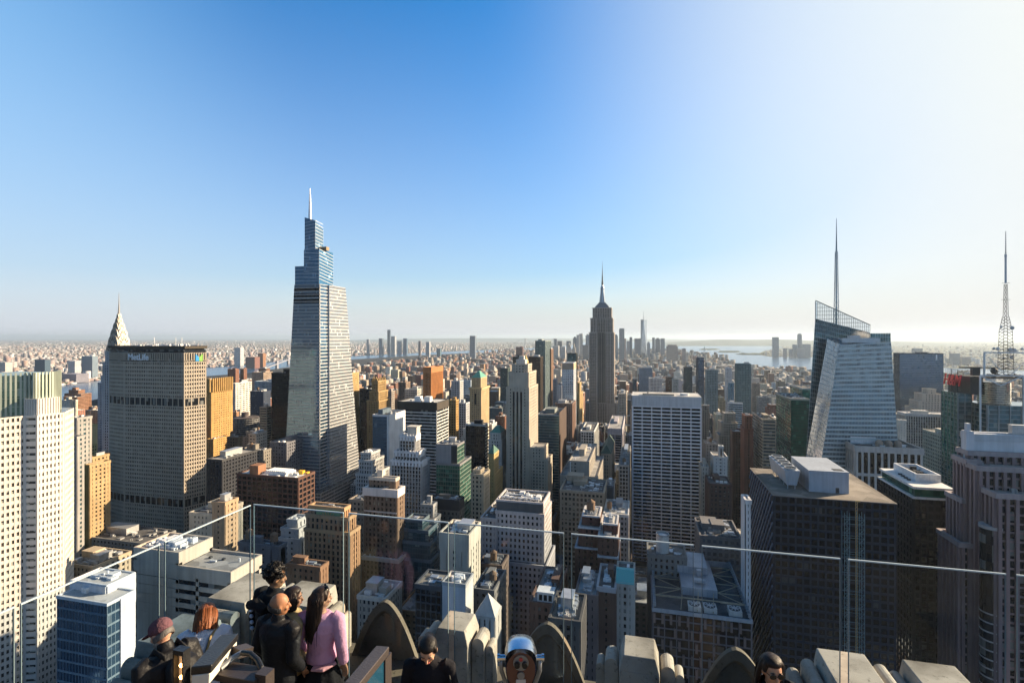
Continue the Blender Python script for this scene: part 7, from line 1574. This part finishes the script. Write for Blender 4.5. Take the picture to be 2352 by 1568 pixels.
            for _ in range(150):
                a, b_ = rg.uniform(0, 6.28), rg.uniform(-.1, 1.5); c = Vector((math.cos(a) * math.cos(b_) * .115, -.02 + math.sin(a) * math.cos(b_) * .125, 1.655 + math.sin(b_) * .122))
                if c.y > .06 and c.z < 1.69: continue
                t_ = Vector((rg.gauss(0, 1), rg.gauss(0, 1), rg.gauss(0, 1))).normalized() * .018; u_ = t_.orthogonal().normalized() * .014
                q.tube([c - t_, c + u_, c + t_, c - u_ * .4 + t_ * .3], .0045, 5)
            s.part(q, 'hair_strand', hairm(col), par=h_, M=s.HM)
        return h_
    def face(s, lips=(.35, .06, .06), eyes=True, brow=(.015, .012, .01)):
        q = MB()
        for sg in (-1, 1): q.tube([(sg * .016, .0925, 1.652), (sg * .034, .093, 1.657), (sg * .052, .080, 1.650)], [.003, .0042, .002], 6)
        s.part(q, 'eyebrow', plain(brow, .8, name='brow hair'), par=s.bodyobj, M=s.HM)
        if eyes:
            q = MB()
            for sg in (-1, 1): q.ball((sg * .033, .084, 1.630), (.013, .0075, .0055), 10, 6)
            s.part(q, 'eye', plain((.03, .02, .018), .1, name='dark eye'), par=s.bodyobj, M=s.HM)
        q = MB(); q.tube([(-.024, .086, 1.556), (-.01, .0965, 1.559), (0, .098, 1.557), (.01, .0965, 1.559), (.024, .086, 1.556)], [.002, .006, .0065, .006, .002], 8); s.part(q, 'lips', plain(lips, .35, name='lips'), par=s.bodyobj, M=s.HM)
R_ = math.radians
BLACKC = cloth((.010, .010, .012), 'black cloth'); BLACKN = cloth((.014, .014, .016), 'black nylon', .5)
# woman in a pink sweatshirt
p = Person('woman in pink sweatshirt and black skirt, back turned, long dark hair', 738, 1352, 1.66, R_(-6), (.42, .24, .15), R_(-48), R_(2), 0,
           {'L': ((-.20, 0, 1.40), (-.262, -.05, 1.15), (-.25, .08, .96)), 'R': ((.20, 0, 1.40), (.258, -.05, 1.14), (.268, .0, .90))}, .008, .90)
p.top(cloth((.62, .33, .45), 'pink fleece', .95), 'sweatshirt', .034, .88, .93, -.012)
q = MB(); nn = 40; n0 = 0
for z, rx, ry, am in ((1.0, .155, .12, 0), (.90, .19, .15, .004), (.78, .225, .185, .012), (.66, .26, .22, .02)):
    for i in range(nn): a = 2 * math.pi * i / nn; f = 1 + am / rx * math.cos(10 * a); q.v.append((rx * f * math.cos(a), ry * f * math.sin(a), z))
for r in range(3):
    for i in range(nn): j = (i + 1) % nn; q.f.append((r * nn + i, r * nn + j, (r + 1) * nn + j, (r + 1) * nn + i))
p.part(q, 'skirt', BLACKC); p.hair((.022, .013, .010), 'long', .34); p.face(); p.shoes()
q = MB()
for sg in (-1, 1): q.ball((sg * .036, .045, 1.742), (.030, .012, .016), 12, 8)
q.tube([(-.075, -.04, 1.69), (-.07, .03, 1.738), (0, .05, 1.746), (.07, .03, 1.738), (.075, -.04, 1.69)], .004, 6); p.part(q, 'sunglasses', plain((.01, .01, .01), .1, name='dark lens'), M=p.HM)
q = MB(); q.tube([(-.02, -.17, .93), (.1, -.165, .93), (.2, -.06, .94)], [(.045, .02), (.05, .024), (.03, .015)], 10); bb = p.part(q, 'waist_pouch', cloth((.55, .28, .30), 'pink leather', .5), .008, 2)
# bald man
p = Person('bald man in a black jacket and pale jeans, seen from behind, looking right', 640, 1366, 1.70, R_(-22), (.36, .17, .09), R_(-40), R_(4), 0,
           {'L': ((-.205, 0, 1.40), (-.26, -.04, 1.15), (-.23, .12, .98)), 'R': ((.205, 0, 1.40), (.255, -.06, 1.14), (.225, .10, .95))}, .009, 1.03)
p.top(BLACKN, 'jacket', .036, .80, .97, 0, .07); p.trousers(cloth((.34, .34, .33), 'pale denim')); p.hair((.03, .028, .028), 'fringe_bald'); p.face((.22, .09, .07))
# woman in a beige jacket, partly behind him
p = Person('dark haired woman in a beige jacket, half hidden behind the bald man, looking right', 672, 1352, 1.63, R_(-58), (.34, .18, .11), R_(-18), R_(3), 0, None, .010, 1.0)
p.top(cloth((.42, .30, .15), 'beige cotton', .85), 'jacket', .035, .80, .97, 0, .05); p.trousers(BLACKC); p.hair((.018, .012, .010), 'bob', .05); p.face((.25, .09, .08))
# curly haired young man
p = Person('young man with curly black hair and a black hoodie, looking right by the stone blocks', 622, 1307, 1.78, R_(-30), (.33, .18, .10), R_(-30), R_(6), R_(4), None, .010, 1.02)
p.top(BLACKC, 'hoodie', .038, .80, .97, 0, .06); p.trousers(BLACKC); p.hair((.008, .007, .007), 'curly'); p.face((.22, .09, .07))
q = MB(); q.tube([(-.13, -.19, 1.36), (0, -.21, 1.41), (.13, -.19, 1.36)], [.05, .06, .05], 12); p.part(q, 'hood', BLACKC, .012, 3, M=p.LM)
q = MB()
for k in range(4): q.ball((-.20 + .012 * k, -.120, 1.26 - k * .06), (.028, .02, .02), 10, 6)
p.part(q, 'printed_emblem', plain((.5, .55, .65), name='white print'), M=p.LM)
# leaning woman with brown hair
p = Person('woman with shoulder length auburn hair and a white puffer jacket, leaning on the parapet', 462, 1404, 1.58, R_(20), (.50, .30, .21), R_(10), R_(25), R_(24),
           {'L': ((-.20, 0, 1.40), (-.26, .12, 1.16), (-.12, .36, 1.10)), 'R': ((.20, 0, 1.40), (.26, .12, 1.16), (.12, .36, 1.10))}, .010, 1.0)
p.top(cloth((.62, .66, .76), 'white quilted nylon', .5, 1.0, 14), 'puffer_jacket', .045, .80, .97, 0, .06); p.trousers(cloth((.05, .06, .09), 'blue denim')); p.hair((.20, .065, .022), 'bob', .16); p.face((.3, .1, .09))
q = MB(); q.tube([(.10, .12, 1.43), (.13, -.02, 1.47), (.09, -.17, 1.38), (.05, -.18, 1.2)], .014, 8); p.part(q, 'bag_strap', cloth((.30, .22, .11), 'tan strap'), M=p.LM)
# man with a cap and backpack
p = Person('grey bearded man in a dusky maroon baseball cap with a black backpack, facing left', 398, 1432, 1.74, R_(62), (.52, .28, .19), R_(14), R_(14), R_(14), None, .010, 1.08)
p.top(BLACKN, 'jacket', .038, .80, .97, 0, .08); p.trousers(BLACKC); p.hair((.10, .09, .085), 'fringe_bald'); p.face((.25, .10, .08))
q = MB(); q.ball((0, .035, 1.545), (.062, .068, .05), 14, 10); p.part(q, 'beard', hairm((.25, .23, .21)), .007, 3, M=p.HM)
CAPM = cloth((.13, .062, .075), 'maroon twill', .9, .5, 40); q = MB(); q.ball((0, -.012, 1.668), (.093, .108, .085), 20, 12); q.tube([(0, -.012, 1.640), (0, -.012, 1.668)], [(.108, .094), (.109, .094)], 20); cp = p.part(q, 'cap', CAPM, .007, 3, M=p.HM)
q = MB(); q.tube([(0, .07, 1.652), (0, .12, 1.650), (0, .165, 1.640), (0, .182, 1.634)], [(.085, .011), (.082, .011), (.062, .010), (.03, .008)], 16); p.part(q, 'cap_brim', CAPM, None, 2, par=cp, M=p.HM)
bx = thing('backpack', 'black backpack worn by the man in the maroon cap', 'backpack', tuple(p.root.location)); bx.rotation_euler = p.root.rotation_euler; bx.scale = p.root.scale
q = MB(); q.tube([(0, -.22, .98), (0, -.25, 1.05), (0, -.26, 1.2), (0, -.235, 1.36), (0, -.21, 1.42)], [(.06, .12), (.095, .15), (.10, .155), (.08, .14), (.04, .09)], 18); xf(q, p.LM); o = q.build('bag', cloth((.010, .010, .012), 'black canvas', .6), smooth=True); o.parent = bx; remesh(o, .012, 3)
q = MB()
for sg in (-1, 1): q.tube([(sg * .09, -.16, 1.44), (sg * .10, -.02, 1.495), (sg * .115, .125, 1.38), (sg * .13, .15, 1.22), (sg * .16, .03, 1.05), (sg * .13, -.17, 1.0)], [(.012, .03)] * 6, 8)
xf(q, p.LM); o = q.build('strap', cloth((.02, .02, .022), 'black webbing', .7), smooth=True); o.parent = bx
# woman in a black sweater walking with a phone
p = Person('woman in a tight black sweater with black hair tied back, looking down at her hands', 988, 1447, 1.65, R_(176), (.62, .36, .24), R_(4), R_(30), R_(4),
           {'L': ((-.195, 0, 1.40), (-.235, .02, 1.13), (-.05, .24, 1.08)), 'R': ((.195, 0, 1.40), (.25, .0, 1.13), (.07, .25, 1.10))}, .008, .95)
p.top(cloth((.012, .012, .016), 'black knit', .9), 'sweater', .018, .88, .97, 0, .045); p.hair((.010, .008, .008), 'short'); p.face((.38, .06, .06)); p.trousers(cloth((.42, .36, .28), 'printed cotton'))
q = MB(); q.ball((0, -.10, 1.60), (.055, .03, .05), 12, 8); q.tube([(0, -.115, 1.60), (0, -.12, 1.5), (0, -.13, 1.36)], [.035, .035, .012], 10); p.part(q, 'ponytail', hairm((.010, .008, .008)), .008, 2, M=p.HM)
ph = thing('phone', 'dark phone held low by the woman in the black sweater', 'phone', tuple(p.root.location)); ph.rotation_euler = p.root.rotation_euler; ph.scale = p.root.scale
q = MB(); q.bar((-.02, .30, 1.10), (-.02, .40, 1.17), .075, .009); xf(q, p.LM); o = q.build('phone_case', plain((.01, .01, .012), .2, name='phone case')); o.parent = ph; bevel(o, .004, 2)
hb = thing('shoulder_bag', 'black shoulder bag hanging at the side of the black sweater woman', 'bag', tuple(p.root.location)); hb.rotation_euler = p.root.rotation_euler; hb.scale = p.root.scale
q = MB(); q.frustum([(-.36, -.10, .86), (-.24, -.10, .86), (-.24, .16, .86), (-.36, .16, .86)], .86, [(-.33, -.06, 1), (-.27, -.06, 1), (-.27, .12, 1), (-.33, .12, 1)], 1.12); xf(q, p.LM); o = q.build('bag', cloth((.012, .012, .013), 'black leather', .4)); o.parent = hb; bevel(o, .015, 3)
q = MB(); q.tube([(-.29, -.05, 1.1), (-.225, -.08, 1.3), (-.16, 0, 1.475), (-.225, .09, 1.3), (-.29, .11, 1.1)], .011, 8); xf(q, p.LM); o = q.build('strap', cloth((.012, .012, .013), 'black leather', .4), smooth=True); o.parent = hb
# woman in sunglasses
p = Person('dark haired woman in round sunglasses facing the camera at the bottom edge', 1771, 1507, 1.66, R_(186), (.50, .27, .17), R_(-8), R_(8), 0, None, .008, .97)
p.top(BLACKC, 'coat', .04, .80, .97, 0, .04); p.trousers(BLACKC); p.hair((.020, .012, .010), 'long', .22); p.face((.35, .08, .07), eyes=False)
q = MB()
for sg in (-1, 1): q.ball((sg * .034, .098, 1.627), (.030, .008, .026), 16, 8); q.tube([(sg * .062, .092, 1.637), (sg * .080, .05, 1.635), (sg * .083, -.02, 1.63)], .0028, 6)
q.tube([(-.008, .107, 1.634), (.008, .107, 1.634)], .003, 6); p.part(q, 'sunglasses', plain((.008, .006, .005), .06, name='dark lens'), M=p.HM)
q = MB()
for sg in (-1, 1): q.ball((sg * .082, .0, 1.570), (.006, .006, .008), 8, 6)
p.part(q, 'earring', CHR, M=p.HM)
# ---------------------------------------------------------------- sky, sun, haze, camera
SUN_AZ, SUN_EL = math.radians(58), math.radians(20.5)                 # from +Y towards +X
sv = Vector((math.sin(SUN_AZ) * math.cos(SUN_EL), math.cos(SUN_AZ) * math.cos(SUN_EL), math.sin(SUN_EL)))
w = bpy.data.worlds.new('World'); scene.world = w; w.use_nodes = True; t = w.node_tree; bg = t.nodes['Background']
sky = t.nodes.new('ShaderNodeTexSky'); sky.sky_type = 'NISHITA'; sky.sun_disc = False; sky.sun_elevation = SUN_EL; sky.sun_rotation = SUN_AZ
sky.air_density = 1.0; sky.dust_density = 1.6; sky.ozone_density = 3.0; sky.altitude = 200
hs = t.nodes.new('ShaderNodeHueSaturation'); hs.inputs['Saturation'].default_value = 2.3; hs.inputs['Value'].default_value = 1.4
t.links.new(sky.outputs[0], hs.inputs['Color'])
tc = N(t, 'ShaderNodeTexCoord'); sx = N(t, 'ShaderNodeSeparateXYZ'); t.links.new(tc.outputs['Generated'], sx.inputs[0])
air = mth(t, 'MAXIMUM', mth(t, 'MULTIPLY_ADD', mth(t, 'POWER', 2.71828, mth(t, 'MULTIPLY', mth(t, 'MAXIMUM', sx.outputs[2], 0.0), -2.45)), 1.27, -.27), 0.0)   # thick pale air low over the horizon
dp = N(t, 'ShaderNodeVectorMath', operation='DOT_PRODUCT'); t.links.new(tc.outputs['Generated'], dp.inputs[0]); dp.inputs[1].default_value = sv
def sm(v, a, b_, lo, hi):
    m_ = N(t, 'ShaderNodeMapRange', interpolation_type='SMOOTHSTEP')
    for k, x in enumerate((a, b_, lo, hi)): m_.inputs[k + 1].default_value = x
    t.links.new(v, m_.inputs[0]); return m_.outputs[0]
D = dp.outputs['Value']
back = mth(t, 'MULTIPLY', sm(D, .12, -.42, 0, .55), 1.0)                       # paler opposite the sun
fwd = mth(t, 'POWER', sm(D, .34, 1.0, 0, 1), 1.2)                             # white glow towards the sun
c1 = mixc(t, back, hs.outputs[0], (1.5, 3.6, 5.6)); c1 = mixc(t, fwd, c1, (5.4, 5.5, 4.95)); c2 = mixc(t, mth(t, 'MULTIPLY', air, .95), c1, (4.0, 4.15, 4.5))
dim = mth(t, 'MULTIPLY', sm(D, -.74, -.43, .15, 1), sm(sx.outputs[2], .57, .85, 1, .22))   # unseen sky behind and overhead dimmed to cut fill on shaded walls
c3 = mixc(t, 1.0, c2, dim, 'MULTIPLY'); t.links.new(c3, bg.inputs[0]); bg.inputs[1].default_value = .075
sl = bpy.data.lights.new('sun', 'SUN'); sl.energy = 5; sl.angle = math.radians(.55); sl.color = (1, .79, .53); so = bpy.data.objects.new('sun', sl); COL.objects.link(so)
so.rotation_euler = (-sv).to_track_quat('-Z', 'Y').to_euler()
hm_ = bpy.data.materials.new('haze'); hm_.use_nodes = True; t = hm_.node_tree; t.nodes.clear(); o_ = t.nodes.new('ShaderNodeOutputMaterial'); v = t.nodes.new('ShaderNodeVolumePrincipled')
v.inputs['Color'].default_value = (.70, .85, 1, 1); v.inputs['Density'].default_value = 2.9e-5; v.inputs['Anisotropy'].default_value = .28; t.links.new(v.outputs[0], o_.inputs['Volume'])
q = MB(); q.box(-76000, 76000, -4000, 77000, -1.2, 470); hz_ = q.build('haze', hm_); tag(hz_, 'thin blue summer haze over the whole city', 'haze', kind='stuff')
cam = bpy.data.cameras.new('camera'); cam.sensor_width = 36; cam.lens = F / 2352 * 36; cam.shift_y = (HY - 784) / 2352; cam.clip_start = .05; cam.clip_end = 400000
co = bpy.data.objects.new('camera', cam); COL.objects.link(co); co.location = (0, 0, EYE); co.rotation_euler = (math.pi / 2, 0, TH); scene.camera = co
vs = scene.view_settings; vs.view_transform = 'Standard'; vs.look = 'None'; vs.exposure = 1.3; vs.gamma = 1
cy_ = scene.cycles; cy_.max_bounces = 5; cy_.diffuse_bounces = 2; cy_.glossy_bounces = 3; cy_.transmission_bounces = 4; cy_.transparent_max_bounces = 16; cy_.volume_bounces = 0
cy_.use_denoising = True; cy_.denoising_prefilter = 'ACCURATE'; cy_.denoiser = 'OPENIMAGEDENOISE'; cy_.sample_clamp_indirect = 4; cy_.caustics_reflective = False; cy_.caustics_refractive = False
